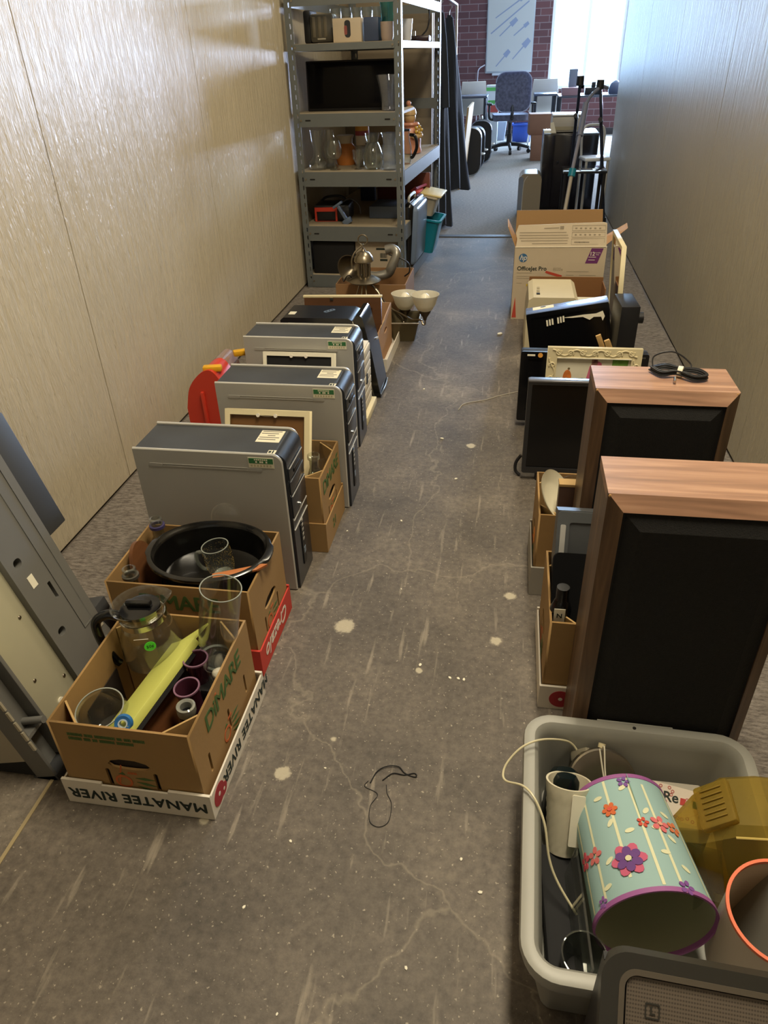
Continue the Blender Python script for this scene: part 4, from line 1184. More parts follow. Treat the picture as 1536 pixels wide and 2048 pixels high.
# dark television on the middle deck
t = T('shelf_television', 'dark flat television filling the middle deck of the shelving', 'television', sh(0.040, 0.17, ZS[3]), (-0.06, 0, RA))
MB().box(0, 0.004, 0.0, 0.565, 0.05, 0.265, 0.006).obj('housing', M_black, t)
MB().box(0.010, 0.0, 0.014, 0.555, 0.005, 0.256, 0.002).obj('display', mat('glossy_display', '#100f10', 0.12, spec=0.12), t)
# top level
t = T('toaster', 'clear walled toaster with dark end caps on the top shelf', 'toaster', sh(0.055, 0.14, ZS[4]), (0, 0, RA))
MB().box(0, 0.02, 0, 0.045, 0.17, 0.165, 0.012).obj('end_cap', M_black, t)
MB().box(0.045, 0.0, 0.004, 0.185, 0.19, 0.145, 0.015).obj('toaster_body', mat('smoked_body', '#4b483f', 0.2, coat=0.4), t)
for k in range(3):
    MB().box(0.06 + 0.035 * k, -0.002, 0.03, 0.08 + 0.035 * k, 0.002, 0.13, 0.002).obj('front_rib', mat('rib_grey', '#726b5c', 0.3, metal=0.4), t)
MB().box(0.09, -0.003, 0.018, 0.14, 0.002, 0.026).obj('lever_plate', M_chrome, t, smooth=0)
t = T('picture_mug_box', 'cream card box printed with a dark red cup on the top shelf', 'box', sh(0.262, 0.06, ZS[4]), (0, 0, RA))
MB().box(0, 0, 0, 0.165, 0.10, 0.115, 0.002).obj('box_body', mat('pale_box', '#cdbda4', 0.6), t)
MB().plate([rrect(0.07, 0.022, 0.105, 0.105, 0.015, 5)], 0.001, yface(0, -0.0006, 0)).obj('dark_print', M_bezel, t, smooth=0)
MB().plate([rrect(0.068, 0.035, 0.085, 0.08, 0.008, 5)], 0.0012, yface(0, -0.0012, 0)).obj('red_print', mat('print_red', '#94504a', 0.6), t, smooth=0)
one(MB().box(0, 0, 0, 0.088, 0.09, 0.115, 0.006), 'blue_tin', mat('slate_blue', '#3c4a68', 0.4), 'square slate blue tin beside the printed box on the top shelf', 'tin', sh(0.438, 0.08, ZS[4]), (0, 0, RA))
ware('beige ceramic beaker next to the right front post on the top shelf', [(0, 0), (0.03, 0), (0.036, 0.02), (0.038, 0.09)], 0.578, 0.075, 4, 'ceramic_beaker', 'beaker', mat('beige_ceramic', '#a8978c', 0.4), 0.003)
ware('teal glass vase behind the beige beaker', [(0, 0), (0.035, 0), (0.042, 0.03), (0.04, 0.12), (0.046, 0.19)], 0.558, 0.20, 4, 'teal_vase', 'vase', glass('teal_glass', '5fb3ae', 0.3))
G = 'clear tumblers in the back row of the top shelf'
for i in range(6):
    o = ware('clear tumbler in the row behind the boxes on the top shelf', [(0, 0), (0.026, 0), (0.028, 0.01), (0.032, 0.08), (0.034, 0.17)], 0.235 + 0.062 * i, 0.24 + 0.012 * (i % 2), 4, 'clear_tumbler', 'glass', None, 0.002, G)
ware('white tapered vase at the right edge of the top shelf', [(0, 0), (0.02, 0), (0.024, 0.01), (0.034, 0.11)], 0.628, 0.42, 4, 'white_vase', 'vase', mat('white_glaze', '#c7cbd6', 0.3), 0.002)
t = T('cable_heap', 'dark gadget with a looping cable at the far end of the top shelf', 'gadget', sh(0.585, 1.05, ZS[4]), (0, 0, 0))
MB().box(-0.06, -0.06, 0, 0.08, 0.06, 0.035, 0.008).obj('gadget_body', mat('maroon_black', '#2d1c26', 0.3), t)
MB().tube([(0.02, 0, 0.03), (0.06, 0.0, 0.07), (0.075, 0.0, 0.13), (0.07, 0.02, 0.18)], 0.005, 6).obj('cable', M_black, t)
MB().cyl((-0.03, -0.02, 0.035), (-0.03, -0.02, 0.06), 0.014).obj('knob', M_chrome, t)
# ---------------------------------------------------------------- right row: wooden loudspeakers
def walnut():
    m, nt, p = nodes_mat('walnut_veneer')
    L = nt.links.new
    tc = N(nt, 'ShaderNodeTexCoord')
    mp = N(nt, 'ShaderNodeMapping')
    mp.inputs['Scale'].default_value = (1.2, 16, 16)
    L(tc.outputs['Object'], mp.inputs[0])
    n = N(nt, 'ShaderNodeTexNoise', Scale=3.2, Detail=7.0, Distortion=0.5)
    L(mp.outputs[0], n.inputs['Vector'])
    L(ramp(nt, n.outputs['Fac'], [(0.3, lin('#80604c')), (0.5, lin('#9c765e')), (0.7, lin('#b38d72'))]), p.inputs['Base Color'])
    p.inputs['Roughness'].default_value = 0.38
    return m
def walnut_shaded():
    m, nt, p = nodes_mat('walnut_upright_shaded')
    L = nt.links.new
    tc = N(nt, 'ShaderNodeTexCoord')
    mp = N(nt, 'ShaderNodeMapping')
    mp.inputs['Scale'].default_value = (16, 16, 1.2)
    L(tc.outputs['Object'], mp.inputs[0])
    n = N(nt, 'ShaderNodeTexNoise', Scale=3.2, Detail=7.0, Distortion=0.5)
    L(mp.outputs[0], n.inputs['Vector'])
    L(ramp(nt, n.outputs['Fac'], [(0.3, lin('#443123')), (0.5, lin('#5d4632')), (0.7, lin('#755a41'))]), p.inputs['Base Color'])  # upright grain in darker browns: side-face shade put into the veneer colour
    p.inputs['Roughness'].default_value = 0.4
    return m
M_wal, M_walshade = walnut(), walnut_shaded()
M_grille = mat('grille_cloth', '#0e0d0c', 0.9, var=0.3, vs_=160, bump=0.3, bs=400)
def loudspeaker(label, loc, w, d, h):
    t = T('loudspeaker', label, 'loudspeaker', loc, (0, 0, 0), 'wooden loudspeakers on the right')
    f = 0.026
    bv = 0.018
    MB().box(0.0005, bv + 0.0115, 0.0005, w - 0.0005, d, h - 0.018).obj('cabinet', M_walshade, t, smooth=0)
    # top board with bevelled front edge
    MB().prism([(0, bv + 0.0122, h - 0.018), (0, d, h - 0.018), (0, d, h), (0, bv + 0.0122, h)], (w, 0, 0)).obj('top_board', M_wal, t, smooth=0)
    # mitred front frame that slopes in to the grille
    def quad(o):
        b = MB()
        (ax, az), (bx, bz), (cx, cz), (dx, dz) = o
        A = [Vector((ax, bv, az)), Vector((bx, bv, bz)), Vector((cx, 0, cz)), Vector((dx, 0, dz))]
        b.prism(A, (0, 0.012, 0))
        return b
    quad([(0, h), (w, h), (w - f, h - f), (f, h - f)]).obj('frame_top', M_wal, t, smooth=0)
    quad([(0, 0), (0, h), (f, h - f), (f, f)]).obj('frame_side', M_walshade, t, smooth=0)
    quad([(w, h), (w, 0), (w - f, f), (w - f, h - f)]).obj('frame_side', M_walshade, t, smooth=0)
    quad([(w, 0), (0, 0), (f, f), (w - f, f)]).obj('frame_bottom', M_walshade, t, smooth=0)
    MB().box(f, 0.004, f, w - f, 0.03, h - f).obj('baffle', M_matblack, t, smooth=0)
    e = 0.03
    MB().loft([[(f + 0.004, 0.004, f + 0.004), (w - f - 0.004, 0.004, f + 0.004), (w - f - 0.004, 0.004, h - f - 0.004), (f + 0.004, 0.004, h - f - 0.004)],
               [(f + e, -0.010, f + e), (w - f - e, -0.010, f + e), (w - f - e, -0.010, h - f - e), (f + e, -0.010, h - f - e)]]).obj('grille', M_grille, t, smooth=0)
    for x, z in ((w - 0.006, h - 0.004), (0.003, h - 0.004), (w - 0.01, 0.12)):
        MB().sph((x, bv * 0.9, z), 0.0028, 1, 0.5, 1, 8).obj('chipped_corner', mat('bare_wood', '#c59a63', 0.8), t)
    return t
loudspeaker('nearest wooden loudspeaker with a black grille behind the grey tub', (0.190, 1.050, 0), 0.330, 0.150, 0.69)
loudspeaker('farther wooden loudspeaker with the coiled black cable on top', (0.208, 1.500, 0), 0.300, 0.155, 0.69)
t = T('coiled_cable', 'coiled black audio cable tied with a white twist on the farther loudspeaker', 'cable', (0.392, 1.602, 0.692), (0, 0, -0.35))
cb = MB()
for k in range(7):
    z = 0.004 + 0.0035 * (k % 3)
    w_ = 0.010 + 0.0028 * k
    cb.tube([(-0.05 - 0.002 * k, 0, z), (-0.03, w_, z + 0.003), (0.0, 0.004 + 0.3 * w_, z + 0.004), (0.04, w_ * 0.9, z + 0.003), (0.058 + 0.001 * k, 0, z), (0.04, -w_ * 0.9, z), (0.0, -0.004 - 0.3 * w_, z + 0.003), (-0.03, -w_, z), (-0.05 - 0.002 * k, 0, z)], 0.0019, 6, k=5)
cb.obj('cable_coil', M_black, t)
MB().tube([(-0.055, 0.0, 0.008), (-0.058, 0.02, 0.03), (-0.02, 0.035, 0.04), (0.02, 0.03, 0.02), (0.02, 0.01, 0.008)], 0.0018, 6).obj('loose_loop', M_black, t)
MB().lathe([(0.009, -0.006), (0.013, -0.005), (0.013, 0.005), (0.009, 0.006), (0.009, -0.006)], 14, Matrix.Translation((0.005, 0, 0.009)) @ Matrix.Rotation(PI / 2, 4, 'Y')).obj('twist_tie', M_paper, t, 'white twist tie')
MB().cyl((0.0, -0.030, 0.006), (0.004, -0.052, 0.005), 0.003, n=10).obj('jack_plug', M_chrome, t)

# ---------------------------------------------------------------- cartons on the right
t4 = tray('white tray with a red tomato mark under the right carton, beside the nearest loudspeaker', (0.283, 1.360, 0.001), 0.300, 0.286, 0.065, M_white)
tomato_mark(t4, yface(-0.100, -0.1436, 0.034))
carton('tomato carton on the right behind the nearest loudspeaker, holding the grey framed unit', (0.283, 1.362, 0.0045), 0.288, 0.272, 0.255, face_x='-', front_small=False, big=False)
t5 = tray('grey tray under the carton with the white plate on the right', (0.268, 1.765, 0.001), 0.304, 0.250, 0.09, mat('grey_card', '#9a958a', 0.8))
c5 = carton('carton holding the white plate on the right, with an orange mark', (0.268, 1.765, 0.0045), 0.290, 0.236, 0.265, face_x='-', front_small=False, big=False)
MB().plate([circ(0, 0, 0.028, 20, 0.8)], 0.0008, mxface(-0.1462, -0.03, 0.14)).obj('orange_print', mat('bright_orange', '#e0861c', 0.6), c5, smooth=0)
# grey unit with glassy front
t = T('framed_unit', 'charcoal framed unit with a grey glass front standing in the right carton', 'unit', (0.150, 1.370, 0.140), (-0.07, 0, 0))
MB().prism([(0, -0.02, 0), (0, 0.09, 0), (0, 0.09, 0.27), (0, 0.045, 0.285), (0, -0.02, 0.06)], (0.24, 0, 0)).obj('unit_body', mat('charcoal', '#4c4e50', 0.4), t, smooth=20)
MB().plate([rrect(0.0, 0.0, 0.24, 0.23, 0.01, 3), rrect(0.028, 0.03, 0.212, 0.205, 0.006, 3)], 0.006, frame4((0.0, -0.0205, 0.062), (1, 0, 0), (0, 0.28, 0.96))).obj('front_frame', mat('charcoal_light', '#55585a', 0.3), t, smooth=0)
MB().plate([rrect(0.02, 0.02, 0.22, 0.21, 0.006, 3)], 0.003, frame4((0.0, -0.0175, 0.062), (1, 0, 0), (0, 0.28, 0.96))).obj('grey_pane', mat('grey_pane', '#87908a', 0.2), t, smooth=0)
MB().plate([rrect(0.008, 0.02, 0.02, 0.20, 0.003, 3)], 0.003, frame4((0.0, -0.024, 0.062), (1, 0, 0), (0, 0.28, 0.96))).obj('silver_strip', M_trim, t, smooth=0)
one(MB().plate([rrect(-0.10, -0.09, 0.10, 0.09, 0.015, 4)], 0.03, Matrix.Identity(4)), 'black_case', mat('black_felt', '#0c0c0d', 0.95, spec=0.1), 'flat matte black case slanting in front of the grey framed unit', 'case', (0.243, 1.305, 0.283), (0.95, 0.0, 0.0))
t = T('labelled_bottle', 'black bottle with a white letter label at the near end of the right carton', 'bottle', (0.164, 1.275, 0.052), (0, 0, 0))
MB().lathe([(0, 0), (0.022, 0), (0.024, 0.004), (0.024, 0.21), (0.016, 0.235), (0.014, 0.24), (0.014, 0.27), (0, 0.27)], 28).obj('bottle_body', M_blackgl, t)
lb = MB().plate([[(-0.012, -0.022), (0.012, -0.022), (0.012, 0.022), (-0.012, 0.022)]], 0.0012, yface(-0.004, -0.0248, 0.205)).obj('paper_label', M_paper, t, smooth=0)
txt('N', 0.017, M_ink, lb, yface(-0.004, -0.0258, 0.208), bold=0.0003)
one(MB().lathe([(0, 0), (0.026, 0), (0.028, 0.004), (0.028, 0.16), (0.02, 0.19), (0.013, 0.20), (0.013, 0.23), (0, 0.23)], 28), 'amber_bottle', mat('amber_dark', '#2a1710', 0.12), 'very dark amber bottle to the right of the labelled bottle', 'bottle', (0.225, 1.282, 0.040))
# white plate, brown box, mug
t = T('white_plate', 'white oval plate standing on edge in the carton on the right', 'plate', (0.160, 1.715, 0.288), (0, 0.0, 0))
MB().lathe([(0, 0), (0.036, 0.0), (0.046, 0.004), (0.072, 0.015), (0.075, 0.017), (0.072, 0.012), (0.046, 0.0), (0.036, -0.004), (0, -0.004)], 48, Vector((0.72, -0.42, 0.55)).to_track_quat('Z', 'Y').to_matrix().to_4x4() @ Matrix.Diagonal((0.8, 1.0, 1, 1))).obj('plate_body', mat('white_china', '#e4dcc0', 0.2), t)
t = T('brown_book_box', 'dark brown box with a pale top edge beside the white plate', 'box', (0.170, 1.665, 0.10), (0, 0, 0))
MB().box(0, 0, 0, 0.16, 0.03, 0.250, 0.002).obj('box_body', mat('dark_brown_box', '#3f2a20', 0.5), t)
MB().box(-0.001, -0.001, 0.250, 0.161, 0.031, 0.257).obj('top_edge', M_cardpale, t, smooth=0)
t = T('glass_cup', 'glass cup with a pink and brown print behind the brown box', 'cup', (0.225, 1.80, 0.20), (0, 0, 0))
MB().lathe(shell([(0, 0), (0.03, 0), (0.034, 0.02), (0.036, 0.09)], 0.002), 28).obj('cup_body', G_thick, t)
MB().lathe([(0.0365, 0.03), (0.037, 0.03), (0.037, 0.06), (0.0365, 0.06), (0.0365, 0.03)], 28).obj('print_band', mat('pink_band', '#a8716a', 0.5), t)

# ---------------------------------------------------------------- screens, frame, printer and cartons further back
def screen(name, label, loc, rot, w, h, d, bez, glassm, frm, cat='monitor'):
    t = T(name, label, cat, loc, rot)
    MB().box(0, 0.012, 0, w, d, h, 0.008).obj('housing', M_black, t)
    MB().plate([rrect(0, 0, w, h, 0.008, 3), [(bez, bez * 1.6), (w - bez, bez * 1.6), (w - bez, h - bez), (bez, h - bez)]], 0.014, yface(0, 0.007, 0)).obj('bezel', frm, t, smooth=0)
    MB().box(bez * 0.8, 0.006, bez * 1.4, w - bez * 0.8, 0.012, h - bez * 0.8).obj('display', glassm, t, smooth=0)
    return t
M_disp = mat('dark_display', '#0b0b0d', 0.22)
M_bez = mat('screen_bezel', '#2a2a2c', 0.3)
t = screen('flat_monitor', 'flat black monitor with a satin grey top edge beside the farther loudspeaker', (0.094, 2.300, 0.03), (-0.03, 0, 0.0), 0.41, 0.350, 0.045, 0.014, M_disp, M_bez)
MB().box(-0.001, -0.002, 0.344, 0.411, 0.03, 0.352, 0.003).obj('top_edge', mat('satin_edge', '#6a696c', 0.3, metal=0.5), t)
MB().box(0.05, 0.0, -0.03, 0.33, 0.05, 0.0, 0.006).obj('foot', M_black, t)
MB().tube([(-0.004, 0.03, -0.026), (-0.02, 0.035, -0.01), (-0.02, 0.04, 0.02), (-0.004, 0.04, 0.05)], 0.006, 8).obj('cable_stub', M_black, t)
t = screen('wide_television', 'black wide television behind the ornate cream frame, with a round orange sticker', (0.074, 2.740, 0.03), (-0.03, 0, 0), 0.485, 0.292, 0.06, 0.03, M_disp, M_blackgl, 'television')
MB().plate([circ(0, 0, 0.0095, 20)], 0.001, yface(0.075, -0.0012, 0.279)).obj('orange_sticker', mat('orange_sticker', '#e2a24c', 0.5), t, smooth=0)
MB().box(0.025, -0.001, 0.275, 0.055, 0.0, 0.282).obj('white_mark', M_paper, t, smooth=0)
MB().box(0.452, 0.0, 0.275, 0.472, 0.008, 0.281).obj('white_mark', M_paper, t, smooth=0)
MB().box(0.10, -0.02, -0.03, 0.40, 0.09, 0.0, 0.006).obj('foot', M_blackgl, t)
# ornate cream frame with a child's painting
t = T('ornate_frame', 'ornate cream carved picture frame holding a childlike watercolour', 'picture frame', (0.343, 2.640, 0.022), (-0.05, 0, 0.0))
w_, h_, f_ = 0.345, 0.352, 0.037
MB().plate([[(-w_ / 2, 0), (w_ / 2, 0), (w_ / 2, h_), (-w_ / 2, h_)], [(-w_ / 2 + f_, f_), (w_ / 2 - f_, f_), (w_ / 2 - f_, h_ - f_), (-w_ / 2 + f_, h_ - f_)]], 0.02, yface(0, 0.012, 0)).obj('frame_moulding', M_cream, t, smooth=0)
def swirl(cv, cx, cz, s, fx, fz=1):
    P = []
    for k in range(20):
        a = -0.4 + k * 0.40
        r = 0.0125 * (1 - k / 25)
        P.append((cx + fx * r * math.cos(a) * s, 0.001, cz + fz * r * math.sin(a) * s))
    cv.tube(P, lambda u: 0.0034 - 0.0012 * u, 6, k=2)
def carve(horizontal, c, a0, a1, n):
    cv = MB()
    vine = []
    for k in range(n * 6 + 1):
        u = k / (n * 6)
        q = a0 + (a1 - a0) * u
        e = 0.011 * math.cos(u * n * PI)
        vine.append((q, 0.001, c + e) if horizontal else (c + e, 0.001, q))
    cv.tube(vine, 0.0030, 6, k=2)
    for k in range(n):
        q = a0 + (a1 - a0) * (k + 0.5) / n
        sg = 1 if k % 2 else -1
        if horizontal:
            swirl(cv, q, c - 0.002 * sg, 0.95, 1, sg)
        else:
            swirl(cv, c - 0.002 * sg, q, 0.95, sg, 1)
    cv.obj('carved_scroll', M_cream, t)
carve(True, h_ - f_ / 2, -w_ / 2 + 0.018, w_ / 2 - 0.018, 7)
carve(True, f_ / 2, -w_ / 2 + 0.018, w_ / 2 - 0.018, 7)
carve(False, -w_ / 2 + f_ / 2, f_ + 0.004, h_ - f_ - 0.004, 5)
carve(False, w_ / 2 - f_ / 2, f_ + 0.004, h_ - f_ - 0.004, 5)
for (a, b_) in (((-w_ / 2 + f_, h_ - f_ - 0.003), (w_ / 2 - f_, h_ - f_)), ((-w_ / 2 + f_, f_), (w_ / 2 - f_, f_ + 0.003))):
    MB().box(a[0], -0.003, a[1], b_[0], 0.012, b_[1]).obj('inner_lip', M_paper, t, smooth=0)
pic = MB().box(-w_ / 2 + f_ - 0.003, 0.010, f_ - 0.003, w_ / 2 - f_ + 0.003, 0.014, h_ - f_ + 0.003).obj('picture_sheet', mat('wash_paper', '#e2dcc6', 0.7, var=0.05), t, smooth=0)
def dab(pts, col, nm):
    pts = [(x, z + h_ - 0.308 + 0.012 if nm == 'rose_dab' else min(z + h_ - 0.308 + 0.035, h_ - f_)) for x, z in pts]
    MB().plate([pts], 0.0006, yface(0, 0.0095, 0)).obj(nm, mat('paint_' + nm, col, 0.8, var=0.18, vs_=60), pic, smooth=0)
dab(circ(-0.092, 0.155, 0.016, 18, 1.9), '#d2762f', 'orange_dab')
dab(circ(-0.088, 0.190, 0.0045, 10), '#6c5a3a', 'brown_dab')
dab([(-0.03, 0.06), (0.045, 0.06), (0.05, 0.12), (0.03, 0.215), (0.005, 0.228), (-0.012, 0.20), (-0.026, 0.12)], '#cf6a86', 'pink_dab')
dab(rrect(-0.006, 0.226, 0.016, 0.258, 0.006, 3), '#9c7466', 'rose_dab')
dab([(0.068, 0.19), (0.125, 0.185), (0.128, 0.258), (0.07, 0.262)], '#6f9a43', 'green_dab')
dab(circ(-0.035, 0.15, 0.009, 12, 0.5), '#7a6a58', 'stone_dab')
# wooden sticks behind the frame
g = 'wooden stakes behind the ornate frame'
sb = MB().box(-0.010, -0.004, 0, 0.010, 0.004, 0.215, 0.001)
s0 = one(sb, 'wooden_stake', mat('pine', '#c9a46a', 0.6, var=0.08, stretch=(8, 8, 1)), 'pale wooden stake standing behind the ornate frame', 'stake', (0.474, 2.86, 0.175), (0.30, -0.42, 0.1), g)
dup(s0, (0.454, 2.89, 0.175), (0.25, -0.42, 0.0))
dup(s0, (0.490, 2.90, 0.16), (0.2, -0.5, 0.3))
# tilted television with torn labels
t = screen('tilted_monitor', 'tilted black monitor with torn white labels in front of the beige printer', (0.150, 3.10, 0.035), (-0.04, -0.18, 0), 0.345, 0.325, 0.10, 0.02, M_disp, M_blackgl)
MB().box(0.0, 0.0, 0.3235, 0.345, 0.10, 0.327, 0.001).obj('top_panel', mat('blue_grey_top', '#7f93bd', 0.25, metal=0.5), t)
MB().box(0.03, 0.045, 0.327, 0.12, 0.09, 0.3278).obj('top_label', M_paper, t, smooth=0)
MB().plate([circ(0, 0, 0.012, 14, 0.5)], 0.001, topf(0.075, 0.075, 0.3285)).obj('black_mark', M_black, t, smooth=0)
for k in range(6):
    x = 0.082 + 0.0115 * k + (0.012 if k > 2 else 0)
    MB().box(x, -0.0016, 0.262 + 0.0015 * k, x + 0.007, -0.0002, 0.288 + 0.0015 * k).obj('white_bar', M_paper, t, smooth=0)
MB().plate([[(0.15, 0.288), (0.19, 0.282), (0.235, 0.279), (0.262, 0.262), (0.28, 0.272), (0.31, 0.268), (0.315, 0.25), (0.325, 0.268), (0.318, 0.292), (0.29, 0.285), (0.24, 0.288), (0.19, 0.288)]], 0.001, yface(0, -0.001, 0)).obj('torn_paper', M_paper, t, smooth=0)
# black box with knob
t = T('black_subwoofer', 'black box with a round side knob to the right of the tilted monitor', 'speaker box', (0.535, 3.42, 0.0), (0, 0, 0.05))
MB().box(0, 0, 0, 0.085, 0.22, 0.305, 0.004).obj('cabinet', M_black, t)
MB().cyl((0.085, 0.03, 0.245), (0.108, 0.03, 0.245), 0.026).obj('knob', M_black, t)
# beige printer
t = T('beige_printer', 'beige desktop printer between the tilted monitor and the large printed carton', 'printer', (0.105, 3.56, 0.0), (0, 0, 0))
M_bei = mat('beige_plastic', '#cbbf9f', 0.45, var=0.03)
M_bei2 = mat('beige_dark', '#a3997f', 0.5)
MB().box(0, 0, 0.0, 0.41, 0.35, 0.20, 0.012).obj('printer_body', M_bei, t)
MB().prism([(0.0, 0.0, 0.198), (0.24, 0.0, 0.198), (0.245, 0.0, 0.285), (0.225, 0.0, 0.302), (0.03, 0.0, 0.302), (0.008, 0.0, 0.288)], (0, 0.34, 0)).obj('cover', M_bei, t, smooth=25)
MB().box(0.012, -0.002, 0.205, 0.235, 0.0, 0.25).obj('front_slot', M_bei2, t, smooth=0)
MB().box(0.25, 0.03, 0.20, 0.40, 0.34, 0.212, 0.004).obj('paper_shelf', M_paper, t)
MB().prism([(0.28, 0.10, 0.212), (0.36, 0.10, 0.212), (0.32, 0.16, 0.235)], (0, 0.02, 0.0)).obj('dark_guide', M_bezel, t, smooth=0)
for k in range(3):
    MB().box(0.045 + 0.002 * k, 0.05 + 0.05 * k, 0.302, 0.062, 0.075 + 0.05 * k, 0.306, 0.001).obj('button', M_bei2 if k else M_black, t)
# open brown carton behind the printer
t = T('low_carton', 'low open brown carton between the beige printer and the printed carton', 'cardboard box', (0.125, 3.96, 0.001))
b = MB().box(0, 0, 0, 0.40, 0.17, 0.005).box(0, 0.165, 0.005, 0.40, 0.17, 0.255).box(0, 0.005, 0.005, 0.005, 0.165, 0.16).box(0.395, 0.005, 0.005, 0.40, 0.165, 0.235).box(0, 0, 0.005, 0.40, 0.005, 0.16)
b.obj('carton_wall', mat('low_brown', '#8a6038', 0.85, var=0.05), t, smooth=0)
# printed printer carton
t = T('printer_carton', 'large white and brown printer carton standing open with a round blue logo', 'cardboard box', (0.036, 4.17, 0.001), (0, 0, 0))
Wc, Dc, Hc = 0.492, 0.285, 0.402
M_pc = mat('printed_card', '#c7b79d', 0.7, var=0.03)
M_pcin = mat('printer_card_inside', '#9a6c3d', 0.85)
MB().box(0, 0, 0, Wc, 0.005, Hc).obj('front_panel', M_pc, t, smooth=0)
MB().box(0, Dc - 0.005, 0, Wc, Dc, Hc).box(0, 0.005, 0, Wc, Dc - 0.005, 0.005).obj('rear_panel', M_pcin, t, smooth=0)
MB().box(0, 0.005, 0, 0.005, Dc - 0.005, Hc).obj('side_panel', M_pc, t, smooth=0)
rs = MB().box(Wc - 0.005, 0.005, 0, Wc, Dc - 0.005, Hc).obj('side_panel', M_pc, t, smooth=0)
MB().prism([(Wc + 0.0002, 0.015, 0.325), (Wc + 0.0002, 0.09, 0.325), (Wc + 0.0002, 0.075, 0.395), (Wc + 0.0002, 0.0, 0.395)], (0.0006, 0, 0)).obj('purple_print', mat('purple_ink', '#6c2f6b', 0.6), rs, smooth=0)
ff = MB().prism([(0.004, 0, Hc), (Wc - 0.004, 0, Hc + 0.006), (Wc - 0.012, 0.03, Hc + 0.12), (Wc - 0.03, 0.032, Hc + 0.124), (0.012, 0.03, Hc + 0.108), (0.0, 0.02, Hc + 0.07), (0.008, 0.012, Hc + 0.04)], (0, 0.005, 0)).obj('front_flap', M_pc, t, smooth=0)
MB().prism([(0.0, Dc, Hc), (Wc, Dc, Hc), (Wc - 0.01, Dc + 0.03, Hc + 0.140), (0.0, Dc + 0.03, Hc + 0.135)], (0, 0.005, 0)).obj('rear_flap', mat('flap_brown', '#98774d', 0.85), t, smooth=0)
MB().prism([(0, 0.02, Hc), (0, Dc - 0.02, Hc), (-0.05, Dc - 0.03, Hc + 0.10), (-0.045, 0.03, Hc + 0.10)], (0.005, 0, 0)).obj('side_flap', mat('flap_pale', '#b98d5a', 0.85), t, smooth=0)
MB().prism([(Wc, 0.06, Hc), (Wc, Dc - 0.03, Hc), (Wc + 0.12, Dc - 0.03, Hc + 0.075), (Wc + 0.10, 0.06, Hc + 0.085)], (0.003, 0, 0.004)).obj('side_flap', MATS['flap_pale'], t, smooth=0)
MB().tube([(0.0, -0.001, Hc), (0.2, -0.002, Hc + 0.002), (Wc, -0.001, Hc + 0.005)], 0.0016, 6).obj('crease', M_paper, t)
def ff_(x, z):   # a spot on the leaning front flap
    u = (z - Hc) / 0.12
    return (x, 0.03 * u - 0.0008, z)
F = frame4(ff_(0, Hc), (1, 0, 0), (0, 0.03, 0.12))
q = MB()
for k, (x0, x1) in enumerate(((0.02, 0.27), (0.02, 0.28), (0.02, 0.285), (0.03, 0.28), (0.09, 0.28))):
    z = 0.074 - 0.014 * k
    q.plate([[(x0, z), (x1, z + 0.002), (x1, z + 0.0045), (x0, z + 0.0025)]], 0.0005, F)
q.plate([[(0.15, 0.096), (0.23, 0.099), (0.23, 0.102), (0.15, 0.099)]], 0.0005, F)
q.plate([[(0.235, 0.094), (0.255, 0.095), (0.255, 0.109), (0.235, 0.108)]], 0.0005, F)
for r, (za, zb) in enumerate(((0.085, 0.112), (0.052, 0.078), (0.014, 0.045))):
    q.plate([[(0.30, za), (0.475, za + 0.002), (0.475, zb + 0.002), (0.30, zb)], [(0.3015, za + 0.0015), (0.4735, za + 0.0035), (0.4735, zb + 0.0005), (0.3015, zb - 0.0015)]], 0.0005, F)
    for k in range(6 if r < 2 else 3):
        q.plate([rrect(0.315 + 0.025 * k, za + 0.010, 0.326 + 0.025 * k + (0.02 if r == 2 else 0), za + 0.016, 0.002, 2)], 0.0005, F)
q.obj('fine_print', mat('print_grey', '#8f836f', 0.7), ff, smooth=0)
fp = [o for o in t.children if o.name.startswith('front_panel')][0]
lg = MB().plate([circ(0.048, 0.345, 0.0235, 28)], 0.0008, yface(0, -0.0006, 0)).obj('round_logo', mat('logo_blue', '#3c6a94', 0.5), fp, smooth=0)
txt('hp', 0.040, M_white, lg, yface(0.048, -0.0013, 0.346), bold=0.0004, shear=0.3)
txt('OfficeJet Pro', 0.031, M_ink, fp, yface(0.018, -0.0007, 0.287), bold=0.0006, align='LEFT')
txt('8035e', 0.022, mat('faint_print', '#a4977f', 0.7), fp, yface(0.215, -0.0007, 0.285), align='LEFT')
pp_ = MB().plate([[(0.385, 0.318), (0.45, 0.318), (0.475, 0.398), (0.412, 0.398)]], 0.0008, yface(0, -0.0006, 0)).obj('purple_print', MATS['purple_ink'], fp, smooth=0)
txt('12', 0.028, M_white, pp_, yface(0.418, -0.0013, 0.368), bold=0.0006)
txt('months\nfree', 0.010, M_white, pp_, yface(0.446, -0.0013, 0.370), bold=0.0002)
MB().plate([[(0.40, 0.350), (0.44, 0.350), (0.44, 0.353), (0.40, 0.353)], [(0.40, 0.335), (0.435, 0.335), (0.435, 0.338), (0.40, 0.338)]], 0.0006, yface(0, -0.0014, 0)).obj('fine_print', M_white, pp_, smooth=0)
q = MB()
for x0, x1, z in ((0.018, 0.10, 0.262), (0.018, 0.15, 0.243), (0.018, 0.14, 0.232), (0.02, 0.05, 0.205), (0.08, 0.14, 0.215), (0.29, 0.41, 0.272), (0.29, 0.33, 0.252), (0.36, 0.45, 0.252), (0.29, 0.33, 0.232), (0.36, 0.46, 0.232), (0.29, 0.34, 0.212), (0.36, 0.44, 0.212), (0.29, 0.46, 0.192)):
    q.box(x0, -0.0008, z, x1, 0, z + 0.004)
q.obj('fine_print', mat('print_pale', '#a99c85', 0.7), fp, smooth=0)
